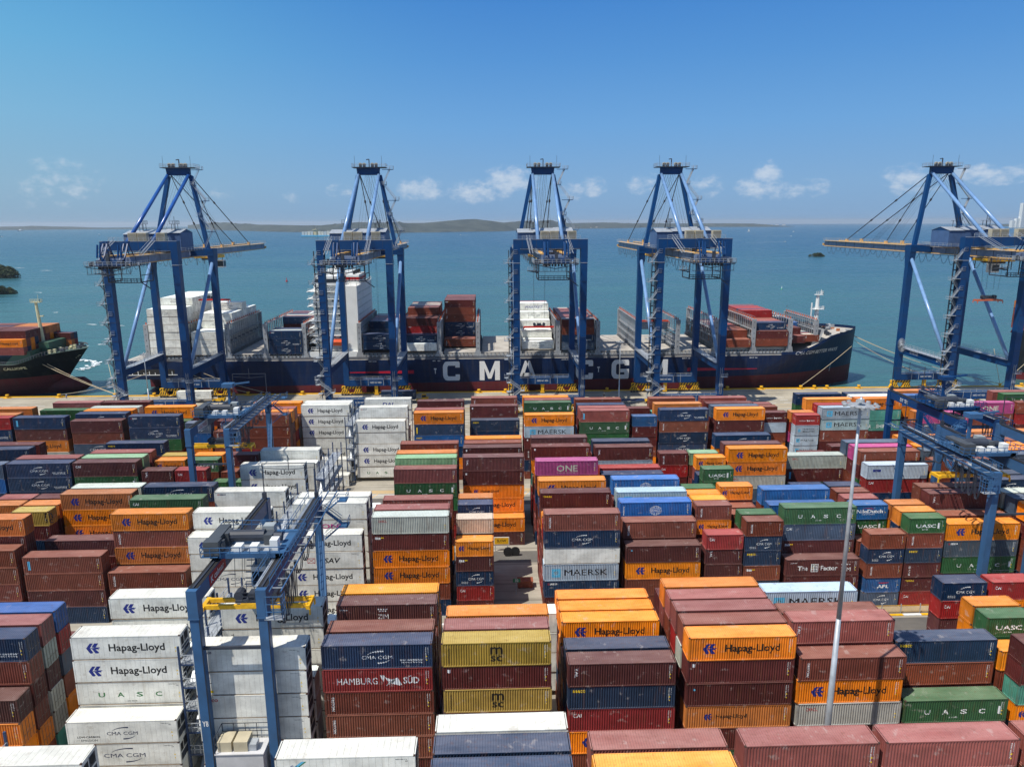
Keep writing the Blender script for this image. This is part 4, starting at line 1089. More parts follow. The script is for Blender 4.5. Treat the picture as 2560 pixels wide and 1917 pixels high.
def build_quay_crane():
    root = empty('quay_crane', (0, 0, 0)); HX = 10.75; YL, YS = 234.5, 265.0
    # legs (origin x = crane centre)
    for sx in (-1, 1):
        m = MB(); x = sx*HX
        m.face([(x-1.0,YL-1.1,3.9),(x+1.0,YL-1.1,3.9),(x+1.05,YL-1.3,50),(x-1.05,YL-1.3,50)],0); m.face([(x+1.0,YL+1.1,3.9),(x-1.0,YL+1.1,3.9),(x-1.05,YL+1.3,50),(x+1.05,YL+1.3,50)],0)
        m.face([(x-1.0,YL+1.1,3.9),(x-1.0,YL-1.1,3.9),(x-1.05,YL-1.3,50),(x-1.05,YL+1.3,50)],0); m.face([(x+1.0,YL-1.1,3.9),(x+1.0,YL+1.1,3.9),(x+1.05,YL+1.3,50),(x+1.05,YL-1.3,50)],0)
        m.box(x-1.08, YL-1.35, 50, x+1.08, YL+1.35, 54.5, 0)
        m.box(x-1.12, YL-1.4, 49.9, x+1.12, YL+1.4, 50.05, 1)
        for z in range(8, 50, 6): m.box(x-1.03, YL-1.22-z*.003, z, x+1.03, YL-1.0, z+.06, 2)
        m.build('leg', M_FR, root)
        m = MB(); m.bar((x, YS, 3.9), (x, YS, 46), 2.0, 2.2, 0, (0,1,0)); m.face([(x-1.0,YS-1.1,46),(x+1.0,YS-1.1,46),(x+1.1,YS-2.0,53),(x-1.1,YS-2.0,53)],0)
        m.face([(x+1.0,YS+1.1,46),(x-1.0,YS+1.1,46),(x-1.1,YS+2.0,53),(x+1.1,YS+2.0,53)],0); m.face([(x-1,YS+1.1,46),(x-1,YS-1.1,46),(x-1.1,YS-2,53),(x-1.1,YS+2,53)],0); m.face([(x+1,YS-1.1,46),(x+1,YS+1.1,46),(x+1.1,YS+2,53),(x+1.1,YS-2,53)],0)
        m.build('leg', M_FR, root)
        # tie beam with its walkway, and the long diagonal tube
        m = MB(); m.bar((x, YL+1.1, 15.3), (x, YS-1.1, 15.3), 1.5, 2.4, 0); m.box(x-1.3, YL+1.1, 16.5, x+1.3, YS-1.1, 16.56, 1)
        for q in (-1.3, 1.3): m.rail([(x+q, YL+2, 16.56), (x+q, YS-2, 16.56)], 1.1, 2.4, .035, 1)
        m.build('tie_beam', M_FR, root)
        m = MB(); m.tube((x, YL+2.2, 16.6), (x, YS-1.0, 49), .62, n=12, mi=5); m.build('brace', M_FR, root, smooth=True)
        # A-frame: front masts (boxes) and back stays (tubes)
        m = MB(); m.bar((sx*(HX-1.6), YS+1, 53.5), (sx*3.9, 270, 79), 1.25, 1.5, 0, (0,1,0)); m.build('mast', M_FR, root)
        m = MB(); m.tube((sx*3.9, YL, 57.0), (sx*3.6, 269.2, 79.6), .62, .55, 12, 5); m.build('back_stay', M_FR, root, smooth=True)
    # portal beams
    m = MB(); m.box(-HX-1.05, YL-1.32, 54.5, HX+1.05, YL+1.32, 57.4, 0)
    for q in (-9, -4.5, 0, 4.5, 9): m.box(q-.04, YL-1.35, 54.6, q+.04, YL-1.3, 57.3, 2)
    m.box(-HX-1.1, YL-1.37, 57.3, HX+1.1, YL-1.28, 57.42, 1); m.build('portal_beam', M_FR, root)
    m = MB(); m.box(-HX-1.1, YS-1.9, 51.5, HX+1.1, YS+1.9, 54.0, 0); m.build('portal_beam', M_FR, root)
    for Y in (YL, YS):
        m = MB(); m.box(-HX, Y-1.0, 3.7, HX, Y+1.0, 6.3, 0); m.face([(-HX+.4,Y-1.02,6.2),(-3,Y-1.02,6.2),(-3,Y-1.02,6.3),(-HX+.4,Y-1.02,6.3)],1)
        m.rail([(-HX+1, Y-1.0, 6.3), (HX-1, Y-1.0, 6.3)], 1.0, 2.2, .045, 1); m.box(-HX+1.2, Y-1.04, 6.15, HX-1.2, Y-1.0, 6.3, 1)
        for q in (-5.5, -2.8, 2.8, 5.5): m.box(q-.07, Y-1.05, 3.9, q+.07, Y-1.0, 6.2, 1)
        m.build('sill_beam', M_FR, root)
        m = MB(); addtext(m, 'HARD HAT AREA', -2.1, 4.7, 2.1, 5.35, lambda x, z: (x, Y-1.03, z), 0, bold=False); m.build('lettering', M_MWHITE, root)
        for s in (-1, 1):
            m = MB(); cx = s*(HX-1.6)
            m.box(cx-3.6, Y-.55, 2.6, cx+3.6, Y+.55, 3.5, 0)
            for k in range(7):
                a = cx-3.5+k*1.05; m.face([(a, Y-.57, 2.62), (a+.5, Y-.57, 2.62), (a+1.0, Y-.57, 3.48), (a+.5, Y-.57, 3.48)], 1)
            for b_ in (-2.4, 2.4):
                m.face([(cx+b_-1.6,Y-.6,1.0),(cx+b_+1.6,Y-.6,1.0),(cx+b_+.9,Y-.6,2.6),(cx+b_-.9,Y-.6,2.6)],0); m.face([(cx+b_+1.6,Y+.6,1.0),(cx+b_-1.6,Y+.6,1.0),(cx+b_-.9,Y+.6,2.6),(cx+b_+.9,Y+.6,2.6)],0)
                m.face([(cx+b_-1.6,Y+.6,1.0),(cx+b_-1.6,Y-.6,1.0),(cx+b_-.9,Y-.6,2.6),(cx+b_-.9,Y+.6,2.6)],0); m.face([(cx+b_+1.6,Y-.6,1.0),(cx+b_+1.6,Y+.6,1.0),(cx+b_+.9,Y+.6,2.6),(cx+b_+.9,Y-.6,2.6)],0)
                for k in range(3):
                    a = cx+b_-1.2+k*.8; m.face([(a, Y-.62, 1.1), (a+.35, Y-.62, 1.1), (a+.85, Y-.62, 2.3), (a+.5, Y-.62, 2.3)], 1)
                for w_ in (-1.1, 0, 1.1): m.tube((cx+b_+w_, Y-.25, .45), (cx+b_+w_, Y+.25, .45), .42, n=10, mi=2)
                m.box(cx+b_-1.9, Y-.4, .7, cx+b_+1.9, Y+.4, 1.0, 0)
            m.build('bogie', [M_YEL2, M_BLK, M_DARK], root)
        m = MB(); m.face([(-.7,Y-.5,3.7),(.7,Y-.5,3.7),(.5,Y-.5,.6),(-.5,Y-.5,.6)][::-1],0); m.box(-.5, Y-.48, .6, .5, Y+.4, 3.7, 0); m.box(-.75, Y-.5, .2, .75, Y+.5, .7, 0); m.build('storm_anchor', [M_YEL2], root)
    # stairs climbing the right-hand mast to the head
    m = MB(); N_ = 5; A_ = Vector((HX-1.6, YS+.6, 54.5)); B_ = Vector((4.6, 269.2, 81.0))
    for k in range(N_):
        p = A_.lerp(B_, k/N_); q = A_.lerp(B_, (k+1)/N_); w = 2.3
        if k % 2: p2, q2 = p+Vector((w+.9, -1.2, 0)), q+Vector((-.2, -1.2, 0))
        else: p2, q2 = p+Vector((-.2, -1.2, 0)), q+Vector((w+.9, -1.2, 0))
        m.bar(p2, q2, .7, .12, 0)
        for zz in (.55, 1.05): m.bar(p2+Vector((0,-.35,zz)), q2+Vector((0,-.35,zz)), .06); m.bar(p2+Vector((0,.35,zz)), q2+Vector((0,.35,zz)), .06)
        m.box(q2.x-.9, q2.y-.7, q2.z-.1, q2.x+1.1, q2.y+.7, q2.z, 1); m.rail([(q2.x-.9, q2.y-.7, q2.z), (q2.x+1.1, q2.y-.7, q2.z), (q2.x+1.1, q2.y+.7, q2.z)], 1.1, .7, .035, 0); m.bar((q2.x+1, q2.y, q2.z-.1), (q.x+.3, q2.y, q2.z-.1), .18, mi=1)
    m.build('mast_stairs', [M_GALV, M_BLUE], root)
    # head platform
    m = MB(); m.face([(-3.9,268.8,79.2),(3.9,268.8,79.2),(4.2,268.8,81.6),(-4.2,268.8,81.6)],0); m.box(-3.6, 268.85, 79.2, 3.6, 271.2, 81.6, 0); m.box(-5.6, 267.4, 81.6, 6.2, 272.6, 81.8, 2)
    m.rail([(-5.6, 267.4, 81.8), (6.2, 267.4, 81.8), (6.2, 272.6, 81.8), (-5.6, 272.6, 81.8), (-5.6, 267.4, 81.8)], 1.2, 1.3, .035, 1); m.build('head_platform', M_FR, root)
    for q in (-2.7, -1.4, 1.5, 2.8):
        m = MB(); m.tube((q, 268.6, 82.7), (q, 269.2, 82.7), .62, n=12, mi=0); m.box(q-.45, 268.5, 81.8, q+.45, 269.4, 82.9, 1); m.build('pulley', [M_BEIGE, M_DARK], root)
    m = MB()
    for q in (-4.6, 4.9): m.tube((q, 268, 81.8), (q, 268, 85.6), .05, n=5)
    m.bar((.2, 270, 81.8), (.2, 270, 84.6), .3, .3); m.bar((.2, 270, 84.6), (-.8, 270, 84.4), .2, .3); m.build('aerial', M_DARK, root)
    # boom and trolley girders with their yellow edges
    m = MB()
    for s in (-1, 1):
        x = s*3.4
        for (ya, yb) in ((219, 262), (262.6, 349.5)):
            m.box(x-.55, ya, 51.2, x+.55, yb, 53.2, 4); m.box(x-.72, ya, 53.2, x+.72, yb, 53.55, 3); m.box(x-.72, ya, 50.9, x+.72, yb, 51.2, 3)
        y = 222
        while y < 349: m.box(x-.58, y, 51.2, x+.58, y+.25, 53.2, 2); y += 8.2
        m.rail([(x+s*1.5, 220, 53.5), (x+s*1.5, 349, 53.5)], 1.1, 2.6, .035, 1); m.box(min(x+s*.6, x+s*1.6), 220, 53.36, max(x+s*.6, x+s*1.6), 349, 53.42, 1)
    for y in (219, 228, 246, 262.6, 276, 292, 308, 324, 340, 349.0): m.box(-3.4, y, 51.3, 3.4, y+.7, 52.8, 4)
    m.rail([(-4.4, 349.6, 53.4), (4.4, 349.6, 53.4)], 1.2, 1.2, .04, 1); m.box(-4.6, 349.5, 51.2, 4.6, 350.3, 52.2, 3)
    m.build('boom', M_FR, root)
    m = MB()
    for s in (-1, 1):
        for (ye, ze, r_) in ((329, 54.2, .17), (296, 54.0, .15)):
            a = Vector((s*3.4, 270.6, 79.5)); c = Vector((s*3.4, ye, ze)); m.tube(a, c, r_, n=6, mi=0)
            for t in (.36, .66): p = a.lerp(c, t); d = (c-a).normalized(); m.tube(p-d*.5, p+d*.5, .36, n=6, mi=0)
            m.box(c.x-.4, c.y-.8, 53.3, c.x+.4, c.y+.8, 54.6, 1)
    m.build('forestay', [M_DARK, M_YEL], root)
    m = MB()
    for q in (-1.2, -.4, .5, 1.3):
        m.bar((q, 270, 80), (q*.9, 312, 54), .05); m.bar((q, 270, 80), (q*1.2, 249, 59), .05); m.bar((q*1.3, 270, 80), (q*1.1, 300, 54), .04)
    m.build('hoist_ropes', M_DARK, root)
    # machinery house in three gabled sections
    h = MB(); xs = (-9.9, -4.6, 2.3, 8.4)
    for a, c, zt in zip(xs[:-1], xs[1:], (59.3, 59.5, 59.7)):
        h.box(a+.02, 245, 54.0, c, 255, zt, 0); k = a+.2
        while k < c: h.box(k, 244.97, 54.6, k+.05, 245, zt, 2); k += .45
    h.build('machinery_house', [mat('house_panel_blue', (70, 98, 140), .55, vary=.1), M_GALV, M_DARK], root)
    r_ = MB()
    for a, c, zt in zip(xs[:-1], xs[1:], (59.3, 59.5, 59.7)):
        r_.face([(a-.15,244.7,zt-.02),(c+.1,244.7,zt-.02),(c+.1,250,zt+1.2),(a-.15,250,zt+1.2)],0); r_.face([(a-.15,250,zt+1.2),(c+.1,250,zt+1.2),(c+.1,255.3,zt-.02),(a-.15,255.3,zt-.02)],0)
        r_.face([(a,245,zt),(a,250,zt+1.15),(a,255,zt)],1); r_.face([(c,245,zt),(c,255,zt),(c,250,zt+1.15)],1)
    r_.build('roof', [M_GALV, M_BLUE], h_ := [o for o in root.children if o.name.startswith('machinery_house')][-1])
    m = MB(); m.box(-11.5, 240.5, 53.86, 11.5, 256.5, 53.98, 2); m.rail([(-11.5, 240.5, 54), (11.5, 240.5, 54), (11.5, 256.5, 54), (-11.5, 256.5, 54), (-11.5, 240.5, 54)], 1.1, 2.2, .04, 1); m.build('house_deck', M_FR, root)
    for a, c in ((-3.1, -.5), (-.2, 2.5), (5.5, 8.2)):
        m = MB(); m.box(a, YL-.9, 57.45, c, YL+1.0, 59.9, 0); k = 57.7
        while k < 59.7: m.box(a+.1, YL-.94, k, c-.1, YL-.9, k+.1, 1); k += .3
        m.build('resistor_cabinet', [M_BEIGE, M_DARK], root)
    m = MB(); m.rail([(-9, YL-1.3, 57.42), (9.5, YL-1.3, 57.42)], 1.1, 1.6, .045, 0)
    for x in (-7.2, 5.0):
        for q in (-.45, .45): m.bar((x+q, YL-1.4, 57.6), (x+q+.5, 222, 53.4), .12, mi=0); m.bar((x+q, YL-1.4, 58.7), (x+q+.5, 222, 54.6), .07, mi=0)
        for k in range(14): t = k/14; m.box(x-.4+.5*t, YL-1.4-(YL-223.4)*t-.1, 57.6-4.2*t, x+.45+.5*t, YL-1.4-(YL-223.4)*t+.15, 57.65-4.2*t, 0)
    m.build('access_stairs', M_GALV, root)
    m = MB()
    for s in (-1, 1):
        for q in (-.6, .6):
            m.bar((s*5.2+q, 248, 58.8), (s*5.2+q, 248, 62.6), .12); m.bar((s*5.2+q, 250, 58.8), (s*5.2+q, 250, 62.6), .12)
        m.rail([(s*5.2-1, 247.6, 62.6), (s*5.2+1, 247.6, 62.6), (s*5.2+1, 250.4, 62.6)], 1.0, 1, .04); m.box(s*5.2-1.1, 247.5, 62.5, s*5.2+1.1, 250.5, 62.6)
        m.bar((s*5.2, 249, 62.6), (s*5.2, 249, 65.0), .1)
        for zz in (59.8, 61.0, 62.2): m.bar((s*5.2-.6, 248, zz), (s*5.2+.6, 248, zz), .07)
    m.build('service_tower', M_DARK, root)
    # rear platform under the backreach with its two rope-tensioner frames
    m = MB(); m.box(-6.4, 207.5, 50.7, 6.6, 219.5, 50.85, 2)
    m.rail([(-6.4, 207.5, 50.85), (6.6, 207.5, 50.85), (6.6, 219.5, 50.85)], 1.2, 1.3, .045, 1); m.rail([(-6.4, 219.5, 50.85), (-6.4, 207.5, 50.85)], 1.2, 1.3, .045, 1)
    for s, x in ((-1, -2.7), (1, 3.2)):
        for q in (-.65, .65):
            m.bar((x+q, 209, 51.0), (x+q*.8, 213.5, 57.4), .35, .35, 0); m.bar((x+q, 217.5, 51.2), (x+q*.8, 213.6, 57.2), .22, .3, 0)
            m.tube((x+q*.6, 208.6, 53.2), (x+q*.6, 209.6, 56.8), .28, n=8, mi=0)
        m.box(x-.8, 213, 57.2, x+.8, 214.2, 57.7, 0); m.tube((x-.8, 209, 51.9), (x+.8, 209, 51.9), .7, n=10, mi=2)
    m.box(-3.6, 208.4, 51.0, 4.0, 210.2, 52.4, 0); m.box(-.4, 207.9, 51.5, .5, 208.6, 54.2, 2)
    m.bar((-6.2, 207.8, 50.6), (0, 210.5, 49.2), .2, .2, 2); m.bar((6.4, 207.8, 50.6), (0, 210.5, 49.2), .2, .2, 2)
    for k in range(7): m.box(-3+k*.9, 208.2, 50.0, -2.6+k*.9, 209.6, 50.7, 2)
    rq = random.Random(4)
    for k in range(26):
        x_ = rq.uniform(-6, 6); y_ = rq.uniform(208, 218); h_ = rq.uniform(.3, 1.5); m.box(x_-.3, y_-.3, 50.85, x_+.3, y_+.3, 50.85+h_, rq.choice((0, 1, 2, 2)))
    for k in range(12):
        x_ = -6+k*1.1; m.box(x_-.05, 208, 48.6, x_+.05, 208.1, 50.7, 2)
    m.box(-6.2, 207.9, 48.5, 6.2, 208.2, 48.65, 2)
    m.v = [(v[0], v[1]+5.5, v[2]) for v in m.v]
    m.build('rear_platform', M_FR, root)
    # catwalk cradle hanging below the girders
    m = MB()
    for x in (-4.6, 4.9): m.bar((x, 222, 45.6), (x, 222, 51), .25, mi=0); m.bar((x, 230, 45.6), (x, 230, 51), .25, mi=0); m.bar((x, 222, 45.6), (x, 230, 45.6), .3, mi=0); m.bar((x, 222, 47.6), (x, 230, 47.6), .2, mi=0)
    m.box(-4.6, 221.6, 45.4, 4.9, 222.6, 45.6, 0); m.rail([(-4.6, 221.6, 45.6), (4.9, 221.6, 45.6)], 1.1, 1.0, .045, 0); m.rail([(-4.6, 222.6, 45.6), (4.9, 222.6, 45.6)], 1.1, 1.6, .045, 0)
    m.bar((4.9, 222, 45.6), (7.6, 222, 43.6), .25, mi=0); m.bar((-4.6, 222, 47.6), (-7.4, 222, 48.2), .3, mi=0); m.box(-8, 220.8, 48.2, -5, 223.4, 48.3, 0); m.rail([(-8, 220.8, 48.3), (-5, 220.8, 48.3)], 1.1, .9, .04, 1)
    m.build('maintenance_cradle', [M_DARK, M_GALV], root)
    # festoon cables under the girder
    m = MB(); y = 221
    while y < 342:
        for x in (-4.9,):
            pr = None
            for k in range(9):
                t = k/8; p = (x, y+4.4*t, 50.6-3.3*(1-(2*t-1)**2)*(.75+.25*math.sin(y)))
                if pr: m.bar(pr, p, .09, .09)
                pr = p
        y += 4.4
    m.box(-5.0, 220, 50.6, -4.8, 345, 50.75); m.build('festoon_cable', M_DARK, root)
    # stair tower on the landside leg nearer the left
    m = MB(); stair_run(m, -HX-1.9, YL-.6, 6.5, 53, 15, 2.2, .7, 0)
    for k in range(8): z = 8+k*6; m.box(-HX-3.4, YL-1.6, z, -HX-1.0, YL+.6, z+.08, 0)
    m.box(-HX-1.5, YL+.7, 6, -HX-1.2, YL+1.0, 54, 1); m.box(-HX-2.6, YL+.7, 6, -HX-2.3, YL+1.0, 54, 1)
    z = 7
    while z < 53: m.box(-HX-2.6, YL+.75, z, -HX-1.2, YL+.95, z+.35, 1); z += 2.2
    stair_run(m, -HX-.5, YL-2.4, .6, 11.5, 4, 3.6, .9, 0)
    m.build('stair_tower', [M_GALV, M_DARK], root)
    m = MB()
    for s in (-.35, .35): m.bar((HX+s, YL-1.25, 6.5), (HX+s, YL-1.25, 15.5), .07)
    k = 6.6
    while k < 15.4: m.bar((HX-.35, YL-1.25, k), (HX+.35, YL-1.25, k), .05); k += .4
    m.box(HX-.2, YL-2.3, 12.4, HX+1.9, YL-1.2, 12.5); m.rail([(HX-.2, YL-2.3, 12.5), (HX+1.9, YL-2.3, 12.5), (HX+1.9, YL-1.2, 12.5)], 1.1, .8, .04)
    m.rail([(HX-.6, YL-1.5, 9), (HX+.6, YL-1.5, 9)], 1, .6, .04); m.build('ladder', M_GALV, root)
    # trolley and operator's cabin
    return root
def crane_extras(root, ty, drop_z, spread='red', cy=None):
    """trolley, cabin, ropes and spreader as this crane has them"""
    m = MB(); m.box(-4.4, ty-4, 49.6, 4.4, ty+4, 50.7, 0); m.rail([(-4.6, ty-4.2, 49.7), (4.6, ty-4.2, 49.7)], 1.1, 1.3, .045, 1); m.box(-2, ty-3, 48.9, 2, ty+3, 49.6, 2)
    for x in (-3.6, 3.6): m.bar((x, ty-3.6, 47), (x, ty-3.6, 50), .2, mi=2); m.bar((x, ty+3.6, 47), (x, ty+3.6, 50), .2, mi=2)
    tr = m.build('trolley', [M_YEL2, M_GALV, M_DARK], root)
    m = MB(); m.box(1.6, ty+2.6, 45.6, 4.2, ty+5.4, 48.6, 0); m.box(1.7, ty+2.56, 46.1, 4.1, ty+2.6, 48.2, 1); m.box(4.2, ty+2.8, 46.1, 4.24, ty+5.2, 48.2, 1); m.build('operator_cabin', [M_WHITE, M_GLASS], root)
    m = MB()
    for x in (-2.0, 2.0):
        for y in (-1.1, 1.1): m.bar((x, ty+y, drop_z+1.8), (x*1.15, ty+y*1.4, 49.6), .06)
    m.build('hoist_ropes', M_DARK, root)
def spreader(name, x, y, z, rz, label, paint=None, L=12.2):
    r_ = empty(name, (x, y, z), rz)
    m = MB()
    for s in (-1, 1): m.box(-L/2+.3, s*.75-.16, .0, L/2-.3, s*.75+.16, .5, 0)
    for s in (-1, 1): m.box(s*L/2-.35, -1.22, -.05, s*L/2+.35 if s < 0 else s*L/2+.05, 1.22, .4, 0) if False else m.box(min(s*L/2, s*(L/2-.45)), -1.22, -.05, max(s*L/2, s*(L/2-.45)), 1.22, .42, 0)
    m.box(-1.6, -1.0, .1, 1.6, 1.0, .7, 0); m.build('frame', [paint or M_ORG], r_)
    m = MB(); m.box(-2.2, -.9, .7, 2.2, .9, 1.0, 0); m.tube((-1.9, -.6, 1.4), (-1.9, .6, 1.4), .55, n=10); m.tube((1.9, -.6, 1.4), (1.9, .6, 1.4), .55, n=10); m.box(-.8, -.6, 1.0, .8, .6, 1.7, 0); m.rail([(-1.4, -.9, 1.0), (1.4, -.9, 1.0)], 1.0, .7, .03)
    m.build('head_block', [M_DARK], r_)
    m = MB()
    for sx in (-1, 1):
        for sy in (-1, 1): m.box(sx*L/2-.08, sy*1.15-.12, -.7, sx*L/2+.08, sy*1.15+.12, .0)
    m.build('corner_guide', [paint or M_ORG], r_)
    tag(r_, label, 'spreader', 'container spreaders hanging from the cranes'); return r_
QC = [(-108.5, 'blue quay crane at the far left, over the ship stern'), (-42.0, 'blue quay crane second from left, in front of the white bridge tower'),
      (19.8, 'blue quay crane in the middle, between the hull letters A and C'), (66.0, 'blue quay crane fourth from left, by the last hull letter M'),
      (165.2, 'blue quay crane at the far right, clear of the ship, pale boom seen side-on')]
qc0 = build_quay_crane()
qcs = [qc0] + [copy_tree(qc0) for _ in QC[1:]]
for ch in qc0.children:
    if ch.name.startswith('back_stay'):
        ch.data = ch.data.copy(); ch.data.materials[5] = M_STAY_SHADE  # leftmost crane's stays take the shade-coloured copy
TR = [(291, 31.5), (292, 20.5), (284.5, 24.0), (288, 22.4), (235.5, 38.5)]
for (cx, lb), r_, (ty, dz) in zip(QC, qcs, TR):
    r_.location = (cx, 0, 0); tag(r_, lb, 'crane', 'quay cranes along the berth'); crane_extras(r_, ty, dz)
spreader('crane_spreader', -108.5, 291, 33.0, 0, 'red spreader above the white containers at the ship stern', mat('spreader_red', (196, 44, 30), .5))
spreader('crane_spreader', -42.0, 292, 22.6, 0, 'orange spreader on a navy container beside the bridge tower')
spreader('crane_spreader', 19.8, 284.5, 22.0, 0, 'red spreader over the white containers amidships', mat('spreader_red', (196, 44, 30), .5))
spreader('crane_spreader', 66.0, 288, 23.6, 0, 'orange spreader holding a slate container over the open hatch')
spreader('crane_spreader', 165.2, 235.5, 36.6, 0, 'short orange spreader hanging free under the far right crane', mat('spreader_faded', (190, 96, 60), .6), 8.5)
m = MB()
for i, t_ in enumerate(('MOTOR HOIST', 'SAFE WORKING LOAD', 'MAX WIND SPEED')): addtext(m, t_, 158.6, 15.9-i*.65, 158.6+3.6, 16.3-i*.65, lambda x, z: (154.45-.77, 236+(x-158)*1.0, z), 0)
def on_tie(s, y0, y1, z0, z1, X):
    addtext(m, s, y0, z0, y1, z1, lambda a, z: (X, a, z), 0)
m = MB(); X = QC[4][0]-10.75-.77
addtext(m, 'ZPMC', 0, 15.2, 3.6, 16.3, lambda a, z: (X, 241-a, z), 0); addtext(m, 'SAFE WORKING LOAD', 0, 15.9, 5.2, 16.3, lambda a, z: (X, 257-a, z), 0); addtext(m, 'MAX WIND SPEED', 0, 15.2, 5.2, 15.6, lambda a, z: (X, 257-a, z), 0)
m.build('lettering', M_MWHITE, qcs[4]).location = (-QC[4][0], 0, 0)
# cable reel on the right crane
m = MB()
for k in range(26):
    a = 2*math.pi*k/26; c = Vector((-11.9, 262.0, 17.5)); m.bar(c, c+Vector((0, 2.6*math.cos(a), 2.6*math.sin(a))), .12)
m.tube((-12.3, 262.0, 17.5), (-11.4, 262.0, 17.5), .5, n=10); m.build('cable_reel', M_GALV, qcs[4])

# ------------------------------------------------------------------ yard gantry cranes
def build_rtg(paint=None, y0=71.3, y1=96.6, W_=7.2):
    P_ = paint or M_BLUE2
    root = empty('yard_gantry_crane'); HT = 25.2; S = (y1-y0); hw = W_/2; mats = [P_, M_GALV, M_DARK, M_BLK]
    for sx in (-1, 1):
        for yy in (0, S):
            m = MB(); m.bar((sx*hw, yy, 1.6), (sx*hw, yy, HT-1.5), .95, 1.15, 0, (0,1,0)); m.box(sx*hw-.55, yy-.65, HT-3.2, sx*hw+.55, yy+.65, HT, 0)
            m.box(sx*hw-.6, yy-.7, HT-3.3, sx*hw+.6, yy+.7, HT-3.15, 0); m.bar((sx*hw+.5, yy-.5, 2), (sx*hw+.5, yy-.5, HT-3), .1, mi=2)
            m.build('leg', mats, root)
        m = MB(); m.box(sx*hw-.45, 0, HT-1.75, sx*hw+.45, S, HT, 0); m.box(sx*hw-.1, 0, HT, sx*hw+.1, S, HT+.14, 2); m.box(sx*hw-.5, 0, HT-.02, sx*hw+.5, S, HT+.02, 3); m.build('girder', mats, root)
    for yy in (0, S):
        m = MB(); m.box(-hw-1.6, yy-.5, 1.2, hw+1.6, yy+.5, 2.2, 0); m.bar((-hw, yy, HT-7), (hw, yy, HT-7), .3, .3, 2); m.build('sill_beam', mats, root)
        for sx in (-1, 1):
            m = MB()
            for q in (-1.1, 1.1): m.tube((sx*hw+q, yy-.35, .75), (sx*hw+q, yy+.35, .75), .75, n=14, mi=3)
            m.box(sx*hw-1.3, yy-.25, .9, sx*hw+1.3, yy+.25, 1.3, 0); m.build('wheel_set', mats, root)
    # walkway ladder-frame with cable loops beside the right girder
    m = MB(); x = hw+1.0
    m.bar((x, -.8, HT-.1), (x, S+3, HT-.1), .12, .16, 0); m.bar((x+1.2, -.8, HT-.1), (x+1.2, S+3, HT-.1), .12, .16, 0); k = 0
    while k < S+3: m.bar((x, k, HT-.1), (x+1.2, k, HT-.1), .08, .1, 1); k += 2.1
    m.box(hw-.9, .3, HT-.05, hw-.5, S, HT+.0, 1); m.rail([(hw-1.1, .3, HT), (hw-1.1, S, HT)], 1.0, 2.2, .03, 0); m.rail([(hw+.75, .3, HT), (hw+.75, S, HT)], 1.0, 2.2, .03, 0)
    m.box(hw+.4, -1.2, HT-3.2, x+1.3, -.3, HT-3.1, 1); m.rail([(hw+.5, -1.2, HT-3.1), (x+1.3, -1.2, HT-3.1), (x+1.3, 0, HT-3.1)], 2.6, .8, .04, 0, 3)
    m.build('walkway', mats, root)
    m = MB(); y = .6
    for i in range(7):
        w = 1.35 if i < 4 else 3.0; dp = 4.6 if i < 4 else 2.2
        for q in (0, .18):
            pr = None
            for k in range(11):
                t = k/10; p = (x+.6+q, y+w*t, HT-.3-dp*(1-(2*t-1)**4))
                if pr: m.bar(pr, p, .09)
                pr = p
        y += w+.25
    m.build('festoon_cable', [M_DARK], root)
    # trolley with machinery
    ty = 6.5
    m = MB()
    m.box(-hw-.6, ty, HT+.2, hw+.6, ty+.6, HT+.8, 0); m.box(-hw-.6, ty+6, HT+.2, hw+.6, ty+6.6, HT+.8, 0); m.box(-hw-.5, ty, HT+.2, -hw+.4, ty+6.6, HT+.7, 0); m.box(hw-.4, ty, HT+.2, hw+.5, ty+6.6, HT+.7, 0)
    m.box(-hw+.4, ty+.6, HT+.55, hw-.4, ty+6, HT+.62, 1)
    for sx in (-1, 1): m.rail([(sx*(hw+1.4), ty-.6, HT+.7), (sx*(hw+1.4), ty+7.2, HT+.7)], 1.1, 1.1, .035, 0)
    m.rail([(-hw-1.4, ty-.6, HT+.7), (hw+1.4, ty-.6, HT+.7)], 1.1, 1.1, .035, 0); m.rail([(-hw-1.4, ty+7.2, HT+.7), (hw+1.4, ty+7.2, HT+.7)], 1.1, 1.1, .035, 0)
    m.box(-hw-1.4, ty-.6, HT+.6, -hw+.5, ty+7.2, HT+.66, 0)
    tr = m.build('trolley', mats, root)
    m = MB(); m.tube((-2.8, ty+3.2, HT+1.6), (1.2, ty+3.2, HT+1.6), .7, n=12, mi=0); m.box(-3.6, ty+2.4, HT+.7, -2.8, ty+4.1, HT+2.2, 1); m.box(1.2, ty+2.5, HT+.7, 2.2, ty+4, HT+1.9, 1); m.tube((2.2, ty+3.2, HT+1.4), (3.2, ty+3.2, HT+1.4), .5, n=10, mi=0)
    m.box(-4.4, ty+.3, HT+.7, -2.9, ty+1.6, HT+1.9, 1); m.box(-hw-1.1, ty-.4, HT+.7, -hw+.6, ty+.9, HT+2.4, 1); m.box(-hw-1.0, ty+.9, HT+1.9, -hw+.3, ty+5.0, HT+2.3, 1)
    q = MB(); q.bar((0, ty+6, HT+.7), (0, ty+6, HT+5.6), .45, .45, 0); q.box(-1.0, ty+4.8, HT+5.2, 1.2, ty+6.6, HT+6.0, 0); q.bar((1, ty+5.6, HT+5.8), (4.4, ty+5.6, HT+6.2), .25, .3, 0); q.build('service_jib', [P_], tr)
    m.box(.6, ty+4.4, HT+.7, 1.9, ty+5.6, HT+2.2, 3); m.box(2.4, ty+.8, HT+.7, 3.3, ty+1.9, HT+2.0, 4)
    for q in (-1.6, .2): m.box(q, ty+.4, HT+.7, q+.9, ty+1.5, HT+1.5, 4)
